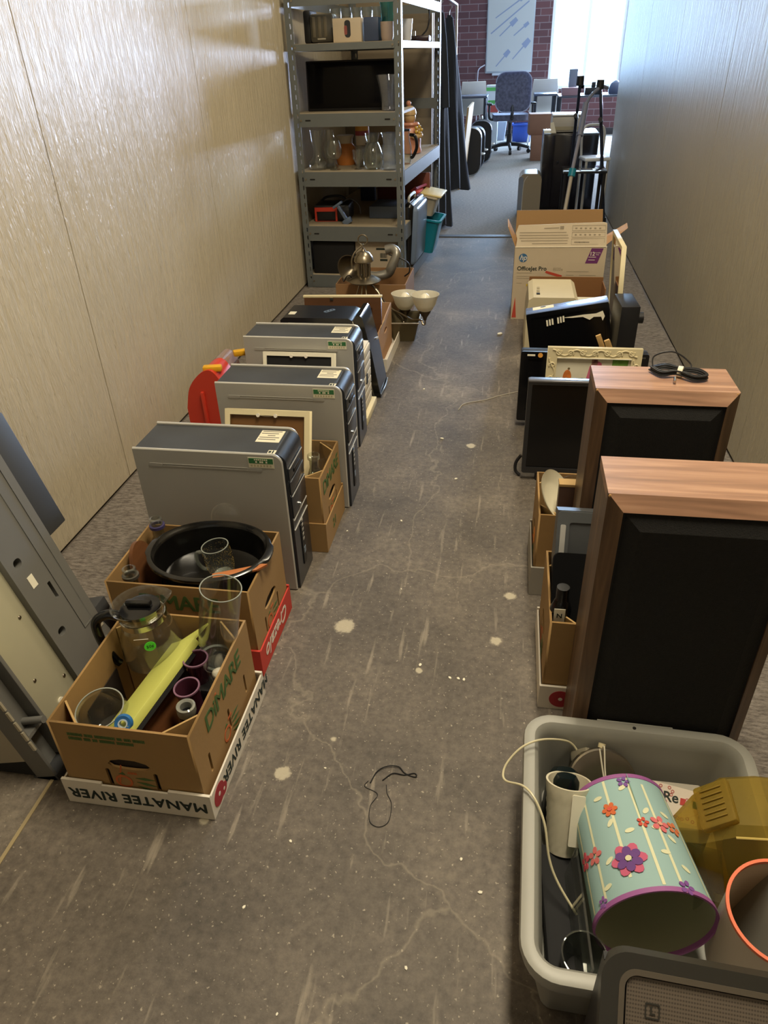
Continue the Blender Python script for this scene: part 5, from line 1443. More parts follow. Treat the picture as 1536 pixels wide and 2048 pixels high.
MB().plate([[(0.175, 0.265), (0.178, 0.277), (0.268, 0.252), (0.264, 0.238)]], 0.001, yface(0, -0.0008, 0)).obj('red_tape', mat('tape_red', '#c04a37', 0.5), fp, smooth=0)
bs_ = MB().plate([[(0.165, 0.205), (0.175, 0.235), (0.24, 0.222), (0.24, 0.200)]], 0.001, yface(0, -0.0008, 0)).obj('barcode_sticker', M_label, fp, smooth=0)
q = MB()
for k in range(9):
    q.box(0.177 + 0.0055 * k, -0.0018, 0.206, 0.177 + 0.0055 * k + (0.003 if k < 5 else 0.0015), -0.001, 0.226 - 0.0008 * k)
q.obj('barcode', M_ink, bs_, smooth=0)
MB().plate([[(0.005, 0.01), (0.03, 0.01), (0.018, 0.13)]], 0.001, yface(0, -0.0008, 0)).obj('red_print', MATS['tape_red'], fp, smooth=0)
MB().plate([[(0.075, 0.19), (0.098, 0.19), (0.098, 0.203), (0.075, 0.203)]], 0.001, yface(0, -0.0008, 0)).obj('yellow_print', mat('print_yellow', '#d0b43c', 0.6), fp, smooth=0)
# mirror leaning beside the carton
t = T('framed_mirror', 'thin white framed mirror standing on edge between the printed carton and right wall', 'mirror', (0.568, 3.70, 0.0), (0, -0.06, 0))
MB().plate([[(0, 0), (0.40, 0), (0.40, 0.51), (0, 0.51)], [(0.02, 0.02), (0.38, 0.02), (0.38, 0.49), (0.02, 0.49)]], 0.022, frame4((0.011, 0, 0), (0, 1, 0), (0, 0, 1))).obj('frame_moulding', M_cream, t, smooth=0)
MB().box(0.004, 0.015, 0.015, 0.010, 0.385, 0.495).obj('mirror_glass', mat('mirror', '#c9c9c9', 0.03, metal=1.0), t, smooth=0)
# silver console
t = T('silver_console', 'silver rounded slim console standing upright by the black cabinet', 'console', (0.060, 7.20, 0.0), (0, 0, 0))
MB().plate([rrect(-0.0, 0.0, 0.20, 0.375, 0.055, 10)], 0.30, yface(0, 0.15, 0)).obj('console_shell', mat('satin_silver', '#a59c8b', 0.3, metal=0.6), t, smooth=40)
MB().tube([(0.035, -0.002, 0.0), (0.04, -0.002, 0.27), (0.055, -0.002, 0.33), (0.075, -0.002, 0.355)], 0.004, 6).obj('front_trim', M_trim, t)
MB().plate([rrect(0.0, 0.02, 0.045, 0.35, 0.02, 5)], 0.004, yface(-0.006, -0.001, 0)).obj('side_inset', mat('inset_grey', '#8794ab', 0.25, metal=0.5), t, smooth=40)
# white debris and hair
dn = 0
G = 'paper crumbs on the floor'
crumb = None
for x, y, r in ((-0.14, 2.28, .006), (-0.36, 0.80, .004), (-0.33, 0.98, .003), (-0.08, 1.285, .005), (-0.06, 1.285, .005), (-0.045, 1.283, .005), (-0.22, 2.6, .008), (0.02, 0.75, .005), (-0.02, 0.81, .004), (-0.16, 1.32, .006), (-0.02, 3.9, .018), (-0.25, 1.62, .003), (-0.30, 1.98, .005), (-0.41, 0.66, .004), (-0.1, 0.60, .004), (-0.47, 1.9, .004), (-0.30, 0.5, .003), (-0.35, 3.1, .006)):
    if crumb is None:
        crumb = one(MB().prism([(-0.9, -0.4, 0), (0.2, -0.6, 0), (1.0, 0.1, 0), (0.3, 0.6, 0), (-0.7, 0.5, 0)], (0.1, 0.1, 0.35)), 'paper_crumb', M_paper, 'tiny white paper crumb lying on the concrete floor', 'crumb', (x, y, 0.0003), (0, 0, 0.3), G, 0)
        crumb.scale = (r, r, r)
    else:
        c = dup(crumb, (x, y, 0.0003), (0, 0, random.uniform(0, 6)))
        c.scale = (r, r, r)
hm = MB().tube([(-0.225, 0.955, 0.001), (-0.215, 0.985, 0.002), (-0.195, 1.0, 0.004), (-0.17, 1.003, 0.003), (-0.155, 0.99, 0.001), (-0.135, 0.983, 0.001), (-0.128, 0.985, 0.002), (-0.134, 0.992, 0.001), (-0.155, 0.985, 0.001), (-0.18, 0.985, 0.002), (-0.20, 0.965, 0.001)], 0.0013, 6)
hm.tube([(-0.23, 0.96, 0.001), (-0.235, 0.945, 0.001), (-0.205, 0.93, 0.001), (-0.215, 0.90, 0.001), (-0.210, 0.865, 0.001), (-0.19, 0.855, 0.001), (-0.172, 0.87, 0.001), (-0.172, 0.91, 0.001), (-0.185, 0.935, 0.001), (-0.19, 0.955, 0.001)], 0.0007, 6)
one(hm, 'black_thread', M_matblack, 'tangled black thread lying on the floor between the two rows', 'thread', (0, 0, 0.0004))
one(MB().tube([(0.105, 3.12, 0.002), (0.06, 3.09, 0.002), (-0.0, 3.05, 0.002), (-0.06, 3.00, 0.002), (-0.15, 2.95, 0.002), (-0.175, 2.88, 0.002)], 0.0016, 6), 'pale_cord', mat('pale_cord', '#b5ad9b', 0.5), 'thin pale cord on the floor left of the black television', 'cord')
# ---------------------------------------------------------------- grey tub at the near right
t = T('bus_tub', 'large grey plastic tub at the near right full of lamps and jugs', 'tub', (0.298, 0.778, 0.001), (0, 0, -0.02))
M_tub = mat('tub_grey', '#9b9a92', 0.42, var=0.04, vs_=4)
A, B_ = 0.205, 0.245
H = 0.182
def rr(d, z, r=0.05):
    return [(x, y, z) for x, y in rrect(-A - d, -B_ - d, A + d, B_ + d, r + max(d, -0.03), 7)]
MB().loft([rr(-0.042, 0.0), rr(-0.034, 0.006), rr(-0.008, H - 0.045), rr(-0.004, H - 0.04), rr(0.004, H - 0.036), rr(0.010, H - 0.012), rr(0.008, H - 0.003), rr(0.0, H), rr(-0.012, H - 0.001), rr(-0.019, H - 0.010), rr(-0.022, H - 0.03), rr(-0.040, 0.012), rr(-0.05, 0.008)]).obj('tub_body', M_tub, t, smooth=45)
MB().box(-0.07, B_ + 0.0085, H - 0.016, 0.075, B_ + 0.0120, H - 0.003, 0.001).obj('hand_grip', M_tub, t)
MB().cyl((0.0, B_ - 0.004, H - 0.0015), (0.0, B_ - 0.004, H + 0.0006), 0.0035, n=12).obj('rim_hole', M_dark, t)
# patterned lampshade lying in the tub
t = T('flowered_lampshade', 'turquoise lampshade with felt flowers and purple rims lying in the grey tub', 'lampshade', (0, 0, 0))
pf, pn = Vector((0.268, 0.895, 0.106)), Vector((0.302, 0.668, 0.115))
ax = (pf - pn).normalized()
Lh = (pf - pn).length
M_sh = Matrix.Translation(pn) @ ax.to_track_quat('Z', 'X').to_matrix().to_4x4()
t.matrix_world = M_sh
r0, r1 = 0.099, 0.086
def rad(z):
    return r0 + (r1 - r0) * z / Lh
M_turq = papery(mat('turquoise_paper', '#add0d0', 0.7), 0.25)
MB().lathe([(r0, 0), (r1, Lh)], 64).obj('shade_outside', M_turq, t, rec=False)
MB().lathe([(r0 - 0.0012, 0.0005), (r1 - 0.0012, Lh - 0.0005)], 64).obj('shade_lining', papery(mat('shade_lining', '#c9c2a6', 0.7), 0.5), t, 'cream inner lining', rec=False)
M_purp = mat('purple_rim_paper', '#9a5a97', 0.6)
for z, r in ((0.0, r0), (Lh, r1)):
    s = 1 if z == 0 else -1
    MB().lathe([(r - 0.002, z - 0.001 * s), (r + 0.0014, z - 0.001 * s), (r + 0.0014 , z + 0.007 * s), (r + 0.0006, z + 0.007 * s), (r - 0.002, z + 0.007 * s), (r - 0.002, z - 0.001 * s)], 64).obj('rim_tape', M_purp, t)
# which way is up on the shade surface
inv = M_sh.to_3x3().inverted()
upl = inv @ Vector((0, -0.35, 1))
a_up = math.atan2(upl.y, upl.x)
rgt = inv @ Vector((1, 0, 0))
sgn = 1 if math.atan2(rgt.y, rgt.x) - a_up > 0 else -1
d_ = (math.atan2(rgt.y, rgt.x) - a_up + PI) % (2 * PI) - PI
sgn = 1 if d_ > 0 else -1
def sp(a, z, lift=0.001):      # a: angle to the right of the crest
    th = a_up + sgn * a
    r = rad(z) + lift
    return Vector((r * math.cos(th), r * math.sin(th), z))
def patch(b, ca, cz, pts, lift=0.0012, th=0.0010):
    """small cut-out wrapped on the shade: pts in metres, x around, y along"""
    ring = [sp(ca + x / rad(cz), cz + y, lift) for x, y in pts]
    ring2 = [sp(ca + x / rad(cz), cz + y, lift + th) for x, y in pts]
    b.loft([ring, ring2])
M_stem = mat('cream_print', '#dcdcb8', 0.7)
for a, z0, z1 in ((-0.95, 0.01, Lh - 0.01), (-0.42, 0.03, Lh - 0.008), (0.06, 0.01, Lh - 0.008), (0.36, 0.01, Lh - 0.02), (-1.35, 0.01, Lh - 0.03), (0.95, 0.01, Lh - 0.01)):
    b = MB()
    n = 12
    L_, R_ = [], []
    for k in range(n + 1):
        z = z0 + (z1 - z0) * k / n
        L_.append(sp(a - 0.027, z, 0.0006))
        R_.append(sp(a + 0.027, z, 0.0006))
    b.loft([L_, R_], closed=False)
    b.obj('stem_print', M_stem, t)
def flower(a, z, r, n, col, name, petals=0.62, lift=0.0014, inner=None):
    b = MB()
    for k in range(n):
        c = 2 * PI * k / n
        P = []
        for q in range(10):
            e = 2 * PI * q / 10
            x = r * petals * (1 + math.cos(e) * 0.62)
            y = r * 0.30 * math.sin(e)
            P.append((x * math.cos(c) - y * math.sin(c), x * math.sin(c) + y * math.cos(c)))
        patch(b, a, z, P, lift)
    o = b.obj(name, mat('felt_' + col[1:], col, 0.85), t)
    if inner:
        for (r2, col2, l2) in inner:
            b = MB()
            if r2 > 0.006:
                for k in range(n):
                    c = 2 * PI * (k + 0.5) / n
                    P = []
                    for q in range(10):
                        e = 2 * PI * q / 10
                        x = r2 * 0.6 * (1 + math.cos(e) * 0.65)
                        y = r2 * 0.32 * math.sin(e)
                        P.append((x * math.cos(c) - y * math.sin(c), x * math.sin(c) + y * math.cos(c)))
                    patch(b, a, z, P, lift + l2)
            else:
                patch(b, a, z, circ(0, 0, r2, 14), lift + l2)
            b.obj('flower_centre', mat('felt_' + col2[1:], col2, 0.85), o)
flower(-0.36, 0.060, 0.030, 6, '#c55f7d', 'felt_flower', inner=((0.023, '#6a4585', 0.0014), (0.005, '#d9d4ac', 0.0030)))
flower(-0.44, 0.160, 0.014, 6, '#cf6a3e', 'felt_flower', inner=((0.004, '#d0584a', 0.0014),))
flower(0.08, 0.125, 0.0105, 5, '#c8503f', 'felt_flower')
flower(0.40, 0.125, 0.017, 5, '#d66f74', 'felt_flower', inner=((0.004, '#e0a08c', 0.0014),))
flower(-0.02, 0.212, 0.012, 5, '#7a559a', 'felt_flower')
flower(0.42, 0.008, 0.013, 5, '#7f4f97', 'felt_flower')
flower(-0.98, 0.092, 0.016, 5, '#d0706e', 'felt_flower')
flower(-1.30, 0.10, 0.016, 5, '#c24a58', 'felt_flower')
flower(-1.02, 0.012, 0.010, 5, '#8a5aa0', 'felt_flower')
flower(0.72, 0.125, 0.014, 5, '#d57a50', 'felt_flower')
b = MB()
for a, z, r in ((-0.62, 0.19, 0), (-0.50, 0.135, 0.9), (-0.20, 0.112, 0.2), (0.22, 0.15, 0.8), (0.30, 0.07, 0), (0.55, 0.10, -0.8), (0.58, 0.045, -0.7), (-0.08, 0.20, 0.6), (-0.70, 0.07, 0.5), (0.30, 0.117, 0.1), (0.62, 0.15, -0.5), (-0.85, 0.03, 0.2)):
    c, s = math.cos(r), math.sin(r)
    P = [(x * c - y * s, x * s + y * c) for x, y in circ(0, 0, 0.0085, 12, 0.48)]
    patch(b, a, z, P, 0.0006, 0.0006)
b.obj('leaf_print', M_stem, t)['kind'] = 'stuff'
b = MB()
for k in range(8):
    pass
b.bm.free()
MB().box(-0.0005, 0, 0.004, 0.0005, 0.0012, Lh - 0.004).xf(Matrix.Rotation(a_up + sgn * 0.08 - PI / 2, 4, 'Z') @ Matrix.Translation((0, rad(Lh / 2) - 0.0006, 0))).obj('paper_seam', mat('seam_line', '#7fa7a0', 0.7), t, smooth=0)
# second shade, coral rim, standing
t = T('coral_rim_lampshade', 'white lampshade with a coral rim standing at the right side of the grey tub', 'lampshade', (0.492, 0.690, 0.012), (0.12, -0.10, 0.0))
MB().lathe([(0.088, 0.0), (0.078, 0.195)], 56).obj('shade_outside', papery(mat('shade_white', '#d3c9be', 0.75), 0.3), t, rec=False)
MB().lathe([(0.0868, 0.0), (0.0768, 0.1945)], 56).obj('shade_lining', papery(mat('shade_inside', '#d8c6b0', 0.75), 0.45), t, rec=False)
MB().lathe([(0.0755, 0.192), (0.0805, 0.192), (0.0805, 0.199), (0.0755, 0.199), (0.0755, 0.192)], 56).obj('rim_tape', mat('coral_tape', '#e8744c', 0.6), t)
b = MB()
for k in range(5):
    a = -1.75 + 0.13 * math.cos(k * 1.257)
    z = 0.07 + 0.012 * math.sin(k * 1.257)
    b.sph((0.0855 * math.cos(a), 0.0855 * math.sin(a), z), 0.0095, 1, 1, 0.8, 8)
b.obj('felt_flower', mat('felt_red', '#b83238', 0.8), t)
# lamp base disc with stem under the shade
t = T('lamp_base', 'round brushed metal lamp base lying on edge behind the flowered shade', 'lamp', (0.243, 0.940, 0.108), (0.85, 0, 0.08))
MB().lathe([(0, 0.010), (0.063, 0.010), (0.066, 0.007), (0.066, -0.010), (0.063, -0.012), (0, -0.012)], 48).obj('base_disc', M_steel, t)
MB().cyl((0, 0, -0.012), (0, 0, -0.05), 0.006).obj('stem', M_chrome, t)
MB().cyl((0.0, 0.066, 0.0), (0.002, 0.074, 0.0), 0.007).obj('rim_nut', M_cream, t)
MB().tube([(0.002, 0.07, 0.008), (0.003, 0.066, 0.014), (0.004, 0.02, 0.013), (0.010, -0.04, 0.013)], 0.0016, 6).tube([(-0.006, 0.066, 0.013), (0.0, 0.02, 0.013), (0.009, -0.04, 0.0135)], 0.0016, 6).obj('cord', M_paper, t)
# cord with plug hanging over the rim
t = T('power_cord', 'clear power cord with a plug looping over the left rim of the grey tub', 'cord', (0, 0, 0))
MB().tube([(0.205, 0.985, 0.12), (0.188, 0.998, 0.140), (0.165, 0.99, 0.160), (0.120, 0.955, 0.196), (0.085, 0.935, 0.195), (0.060, 0.915, 0.176), (0.050, 0.895, 0.165), (0.055, 0.872, 0.170), (0.085, 0.850, 0.190), (0.106, 0.825, 0.190), (0.124, 0.795, 0.165), (0.135, 0.76, 0.12), (0.152, 0.735, 0.09), (0.185, 0.70, 0.06)], 0.0022, 8).obj('cable', mat('cord_ivory', '#cfc6a4', 0.35), t)
MB().box(-0.009, -0.011, -0.024, 0.009, 0.011, 0.024, 0.004).xf(Matrix.Translation((0.205, 0.985, 0.128)) @ Euler((0.5, 0.5, 0.3)).to_matrix().to_4x4()).obj('plug', mat('plug_grey', '#8d8674', 0.5), t)
# black bottle with label, white cup
t = T('black_spray_bottle', 'black bottle with a white label in the left corner of the tub', 'bottle', (0.166, 0.925, 0.014), (-0.06, 0.05, 0.0))
MB().loft([[(x, y, z) for x, y in rrect(-a, -b_, a, b_, 0.012, 5)] for a, b_, z in ((0.030, 0.022, 0), (0.032, 0.024, 0.01), (0.032, 0.024, 0.095), (0.026, 0.020, 0.115), (0.018, 0.015, 0.122))]).obj('bottle_body', mat('bottle_green_black', '#101a1c', 0.12), t)
MB().plate([rrect(-0.028, 0.04, -0.012, 0.105, 0.006, 4)], 0.0015, yface(0, -0.0245, 0)).obj('paper_label', M_paper, t, smooth=0)
MB().plate([circ(-0.020, 0.075, 0.005, 12)], 0.0018, yface(0, -0.0252, 0)).obj('label_dot', M_ink, t, smooth=0)
MB().tube([(0.012, -0.025, 0.06), (0.016, -0.026, 0.085), (0.025, -0.026, 0.098), (0.027, -0.026, 0.08)], 0.0018, 6).obj('white_loop', M_paper, t)
t = T('quilted_cup', 'white cup with a quilted texture at the left side of the tub', 'cup', (0.170, 0.835, 0.036), (-0.50, 0.03, 0))
qc = []
for i in range(15):
    z = 0.135 * i / 14
    r = 0.030 + 0.012 * i / 14
    ring = []
    for j in range(48):
        bumpy = 0.0012 * (math.cos(j * PI / 2 + (i % 2) * PI)) if 0 < i < 12 else 0.0
        rr_ = r + bumpy + (0.001 if i >= 12 else 0)
        ring.append((rr_ * math.cos(2 * PI * j / 48), rr_ * math.sin(2 * PI * j / 48), z))
    qc.append(ring)
qc.append([(0.039 * math.cos(2 * PI * j / 48), 0.039 * math.sin(2 * PI * j / 48), 0.135) for j in range(48)])
qc.append([(0.028 * math.cos(2 * PI * j / 48), 0.028 * math.sin(2 * PI * j / 48), 0.006) for j in range(48)])
MB().loft(qc).obj('cup_body', mat('white_ceramic', '#d8d0b8', 0.4), t)
MB().plate([rrect(-0.010, 0.03, 0.014, 0.128, 0.003, 3)], 0.002, yface(0.012, -0.043, 0)).obj('paper_tag', M_paper, t, smooth=0)
one(MB().box(-0.03, -0.12, 0, 0.03, 0.12, 0.03, 0.008), 'black_adapter', M_matblack, 'long black power adapter on the tub floor below the quilted cup', 'adapter', (0.160, 0.72, 0.014), (0, 0, 0.05))
one(MB().box(-0.002, -0.10, 0, 0.002, 0.10, 0.085), 'clear_sleeve', glass('sleeve', 'eef0ec', 0.03), 'clear plastic sleeve leaning beside the black adapter', 'sleeve', (0.178, 0.68, 0.045), (0, 0.12, 0.06))
t = T('dark_goblet', 'dark clear stemmed glass at the near left corner of the tub', 'glass', (0.184, 0.625, 0.016), (0.12, 0.05, 0))
MB().lathe(shell([(0, 0.02), (0.02, 0.025), (0.034, 0.05), (0.036, 0.085)], 0.0015), 32).obj('goblet_bowl', glass('goblet', 'b5b9b4', 0.06), t)
MB().tube(ringpts((0, 0, 0.085), 0.036, (1, 0, 0), (0, 1, 0), 25), 0.0016, 6, k=2).obj('goblet_rim', G_thick, t)
MB().lathe([(0, 0), (0.026, 0), (0.026, 0.003), (0.004, 0.006), (0.004, 0.022), (0, 0.022)], 28).obj('stem', G_thick, t)
for k in range(2):
    MB().box(0.004 + 0.009 * k, -0.0375, 0.055, 0.007 + 0.009 * k, -0.036, 0.075).obj('white_mark', M_paper, t, smooth=0)
# card with print
t = T('printed_card', 'small white card printed with coloured dots and lettering in the tub', 'card', (0.368, 0.905, 0.115), (0.55, 0.0, -0.20))
MB().box(-0.045, -0.032, 0, 0.045, 0.032, 0.003).obj('card_sheet', mat('pale_card', '#ddd0c0', 0.6), t, smooth=0)
b = MB()
for k in range(16):
    x, y = random.uniform(-0.04, 0.04), random.uniform(-0.028, 0.028)
    b.plate([circ(x, y, 0.0032, 10), circ(x, y, 0.0018, 10)], 0.0006, topf(0, 0, 0.0034))
b.obj('dot_print', mat('dot_red', '#b8635c', 0.6), t, smooth=0)
txt('Re', 0.026, M_ink, t, topf(-0.005, 0.010, 0.0036, 0.1), bold=0.0003)
for x, c in ((0.012, '#b8372f'), (0.024, '#c8ccd8'), (0.034, '#1f6f4c')):
    MB().box(x, 0.002, 0.003, x + 0.009, 0.014, 0.0038).obj('colour_print', mat('cp' + c[1:], c, 0.6), t, smooth=0)
one(MB().box(-0.06, -0.05, 0, 0.06, 0.05, 0.09, 0.004), 'white_carton', mat('white_carton', '#b7b0a2', 0.7), 'small white carton under the printed card in the tub', 'box', (0.372, 0.915, 0.013))
t = T('acrylic_box', 'clear acrylic box lying between the flowered shade and the coral shade', 'box', (0.408, 0.775, 0.014), (0, 0, -0.15))
MB().box(-0.022, -0.05, 0, 0.022, 0.05, 0.10, 0.002).obj('box_body', glass('acrylic', 'e8eae4', 0.04), t, smooth=0)
MB().box(-0.020, -0.048, 0.002, 0.020, 0.048, 0.02).obj('box_content', mat('floral_fill', '#8a8a6c', 0.7, var=0.5, vs_=40), t, smooth=0)
# yellow jug
t = T('yellow_jug', 'translucent yellow plastic faceted jug with a ribbed grip and round cap in the tub', 'jug', (0.462, 0.842, 0.116), (0.0, 0, 0))
def amber():
    m, nt, p = nodes_mat('amber_plastic')
    p.inputs['Base Color'].default_value = lin('#ab9444')
    p.inputs['Roughness'].default_value = 0.28
    tr = nt.nodes.new('ShaderNodeBsdfTransparent')
    tr.inputs[0].default_value = lin('#e0cc85')
    mx = nt.nodes.new('ShaderNodeMixShader')
    mx.inputs[0].default_value = 0.36
    nt.links.new(tr.outputs[0], mx.inputs[1])
    nt.links.new(p.outputs[0], mx.inputs[2])
    nt.links.new(mx.outputs[0], nt.nodes['Material Output'].inputs[0])
    return m
M_amb = amber()
sec = []
for x, y0, y1, z0, z1 in ((-0.105, -0.03, 0.02, -0.005, 0.035), (-0.075, -0.055, 0.040, -0.045, 0.075), (-0.035, -0.066, 0.050, -0.075, 0.118), (0.02, -0.070, 0.052, -0.085, 0.130), (0.085, -0.070, 0.052, -0.085, 0.130), (0.115, -0.045, 0.03, -0.05, 0.10)):
    c = 0.014
    sec.append([(x, y0, z0 + c), (x, y0 + c, z0), (x, y1 - c, z0), (x, y1, z0 + c), (x, y1, z1 - c), (x, y1 - c, z1), (x, y0 + c, z1), (x, y0, z1 - c)])
MB().loft(sec).obj('jug_body', M_amb, t, smooth=15)
gM = Matrix.Translation((-0.055, -0.01, 0.105)) @ Euler((0.0, -0.72, 0.0)).to_matrix().to_4x4()
gp = MB().box(-0.032, -0.042, -0.008, 0.032, 0.042, 0.008, 0.006).xf(gM).obj('grip_panel', M_amb, t)
for k in range(6):
    MB().box(-0.018, -0.030 + 0.011 * k, 0.008, 0.020, -0.0265 + 0.011 * k, 0.011, 0.001).xf(gM).obj('grip_rib', mat('amber_dark_rib', '#7d6623', 0.3), gp)
MB().lathe([(0, 0), (0.042, 0), (0.046, 0.006), (0.046, 0.034), (0.042, 0.040), (0.02, 0.042), (0, 0.038)], 40, Matrix.Translation((0.075, 0.0, 0.128))).obj('cap', M_amb, t)
MB().tube([(-0.035, -0.067, 0.104), (0.02, -0.071, 0.116), (0.085, -0.071, 0.116)], 0.002, 6, smooth=False).obj('edge_seam', mat('amber_edge', '#c9b266', 0.3), t)

# ---------------------------------------------------------------- black wedge speaker nearest the camera
t = T('wedge_speaker', 'black cased speaker with a grey mesh front, nearest thing at lower right', 'speaker', (0.178, 0.512, 0.0), (0, 0, -0.04))
Wk = 0.46
ztop, ang = 0.338, 0.80
dirv = Vector((0, -math.cos(ang), -math.sin(ang)))
face_len = 0.34
p0 = Vector((0, 0, ztop))
up = -dirv
Fk = frame4(p0 + dirv * face_len, (1, 0, 0), up)
pr = [(0, -0.02, 0), (0, -0.02, ztop - 0.02), (0, -0.002, ztop + 0.002)]
e_ = p0 + dirv * face_len
MB().prism([(0, 0.0, 0), (0, 0.0, ztop - 0.015), (0, -0.012, ztop - 0.012), (0, e_.y + 0.012, e_.z - 0.012), (0, e_.y, 0)], (Wk, 0, 0)).obj('case', M_black, t, smooth=20)
M_bk = mat('case_black', '#34322d', 0.42, var=0.06)
MB().plate([rrect(-0.004, 0, Wk + 0.004, face_len, 0.035, 8), rrect(0.020, 0.020, Wk - 0.020, face_len - 0.020, 0.020, 8)], 0.022, Fk @ Matrix.Translation((0, 0, 0.0))).obj('front_surround', M_bk, t, smooth=30)
MB().plate([rrect(0.018, 0.018, Wk - 0.018, face_len - 0.018, 0.022, 8), rrect(0.025, 0.025, Wk - 0.025, face_len - 0.025, 0.016, 8)], 0.012, Fk @ Matrix.Translation((0, 0, 0.006))).obj('trim_ring', mat('trim_taupe', '#5f574c', 0.4), t, smooth=30)
def mesh_cloth():
    m, nt, p = nodes_mat('speaker_mesh')
    L = nt.links.new
    tc = N(nt, 'ShaderNodeTexCoord')
    v = N(nt, 'ShaderNodeTexVoronoi', Scale=300.0)
    v.inputs['Randomness'].default_value = 0.0
    L(tc.outputs['Object'], v.inputs['Vector'])
    L(ramp(nt, v.outputs['Distance'], [(0.2, lin('#4a423a')), (0.5, lin('#6d6257'))]), p.inputs['Base Color'])
    p.inputs['Roughness'].default_value = 0.6
    return m
MB().plate([rrect(0.028, 0.028, Wk - 0.028, face_len - 0.028, 0.012, 6)], 0.006, Fk @ Matrix.Translation((0, 0, 0.004))).obj('mesh_panel', mesh_cloth(), t, smooth=30)
bd = MB().plate([rrect(-0.009, -0.009, 0.009, 0.009, 0.002, 3), rrect(-0.0075, -0.0075, 0.0075, 0.0075, 0.0015, 3)], 0.0012, Fk @ Matrix.Translation((0.060, face_len - 0.064, 0.0078))).obj('square_badge', M_bk, t, smooth=0)
txt('L', 0.013, M_bk, bd, Fk @ Matrix.Translation((0.060, face_len - 0.064, 0.0078)), bold=0.0004)
b = MB()
for k in range(26):
    x, y = 0.195 + random.gauss(0, 0.007), face_len - 0.105 + random.gauss(0, 0.010)
    b.box(x, y, 0.007, x + 0.0032, y + 0.0032, 0.0086, M=None)
b.xf(Fk)
b.obj('worn_emblem', mat('emblem', '#9d8f77', 0.4), t, smooth=0)

# ---------------------------------------------------------------- grey machine standing on end at the near left
t = T('grey_machine', 'grey office machine with a pale base plate standing on end against the left wall', 'machine', (-0.905, 0.868, 0.002), (0, -0.250, 0))
M_gm = mat('machine_grey', '#6b6a66', 0.45, var=0.03)
M_gd = mat('machine_dark', '#37383a', 0.6)
M_gp = mat('machine_plate', '#b9b49a', 0.4, metal=0.15, var=0.02)
HM = 0.70
# local: x out of the base plate, y along the corridor, z up the leaning body
MB().box(-0.20, 0.0, 0.062, -0.045, 0.34, HM, 0.006).obj('body', mat('machine_beige', '#a9a08b', 0.5), t)
MB().prism([(-0.05, 0.004, 0.014), (-0.195, 0.004, 0.051), (-0.195, 0.004, 0.064), (-0.05, 0.004, 0.064)], (0, 0.33, 0)).obj('foot_trim', M_matblack, t)
MB().box(-0.045, 0.070, 0.035, -0.012, 0.196, HM, 0.002).obj('base_plate', M_gp, t, 'pale metal base plate')
gb_ = MB().plate([[(0.190, 0.015), (0.352, 0.015), (0.352, 0.13), (0.345, 0.16), (0.345, HM), (0.190, HM)], rrect(0.212, 0.225, 0.236, 0.245, 0.009, 4), rrect(0.212, 0.42, 0.236, 0.44, 0.009, 4), rrect(0.262, 0.30, 0.272, 0.345, 0.002, 2), rrect(0.225, 0.09, 0.245, 0.112, 0.009, 4)], 0.05, frame4((-0.02, 0, 0), (0, 1, 0), (0, 0, 1))).obj('side_band', M_gm, t, smooth=0)
MB().box(-0.045, 0.192, 0.02, -0.043, 0.35, HM).obj('band_backing', M_gd, t, smooth=0)
MB().plate([[(0.285, 0.19), (0.322, 0.19), (0.322, HM), (0.285, HM)], [(0.2875, 0.1925), (0.3195, 0.1925), (0.3195, HM - 0.01), (0.2875, HM - 0.01)]], 0.002, frame4((0.006, 0, 0), (0, 1, 0), (0, 0, 1))).obj('raised_outline', M_gm, t, smooth=0)
MB().box(0.005, 0.222, 0.36, 0.006, 0.240, 0.39).obj('white_sticker', M_paper, t, smooth=0)
MB().box(0.005, 0.318, 0.155, 0.0075, 0.340, 0.185).obj('white_sticker', mat('sticker_grey', '#b5ac96', 0.6), t, smooth=0)
for y, z in ((0.325, 0.115), (0.240, 0.055)):
    MB().lathe([(0.0, 0.004), (0.005, 0.004), (0.006, 0.008), (0.012, 0.008), (0.013, 0.0)], 24, frame4((0.005, y, z), (0, 1, 0), (0, 0, 1))).obj('screw_boss', M_gm, t)
MB().box(0.005, 0.255, 0.085, 0.009, 0.318, 0.090).xf(Matrix.Identity(4)).obj('rib', M_gm, t, smooth=0)
for y, z in ((0.105, 0.20), (0.175, 0.145), (0.165, 0.33)):
    MB().sph((-0.011, y, z), 0.0045, 0.5, 1, 1, 10).obj('plate_screw', M_steel, t)
MB().cyl((-0.013, 0.130, 0.11), (-0.009, 0.130, 0.11), 0.009).obj('white_button', M_paper, t)
MB().box(-0.05, 0.0, 0.0, 0.0, 0.008, HM, 0.002).obj('near_rim', M_gm, t)
MB().box(-0.05, 0.060, 0.02, -0.004, 0.070, HM, 0.002).obj('inner_rim', M_gm, t)
MB().box(-0.05, 0.008, 0.0, -0.036, 0.06, HM).obj('recess_floor', M_gm, t, smooth=0)
MB().box(-0.045, 0.008, 0.12, -0.008, 0.06, 0.128).obj('recess_rib', M_gm, t, smooth=0)
MB().cyl((-0.036, 0.045, 0.142), (0.018, 0.045, 0.142), 0.008).obj('peg', M_gm, t)
for k in range(14):
    MB().box(-0.003, -0.003, 0.10 + 0.030 * k, 0.003, 0.002, 0.124 + 0.030 * k).obj('hinge_segment', mat('hinge_pale', '#b8b09a', 0.4, metal=0.4), t, smooth=0)
MB().box(-0.12, 0.350, 0.405, -0.02, 0.44, HM, 0.004).obj('rear_housing', M_gd, t)
MB().box(-0.10, 0.352, 0.032, -0.02, 0.42, 0.185, 0.004).obj('rear_block', M_gd, t)
MB().box(-0.06, 0.0, -0.0, 0.004, 0.09, 0.016, 0.002).obj('lower_lip', M_gd, t)
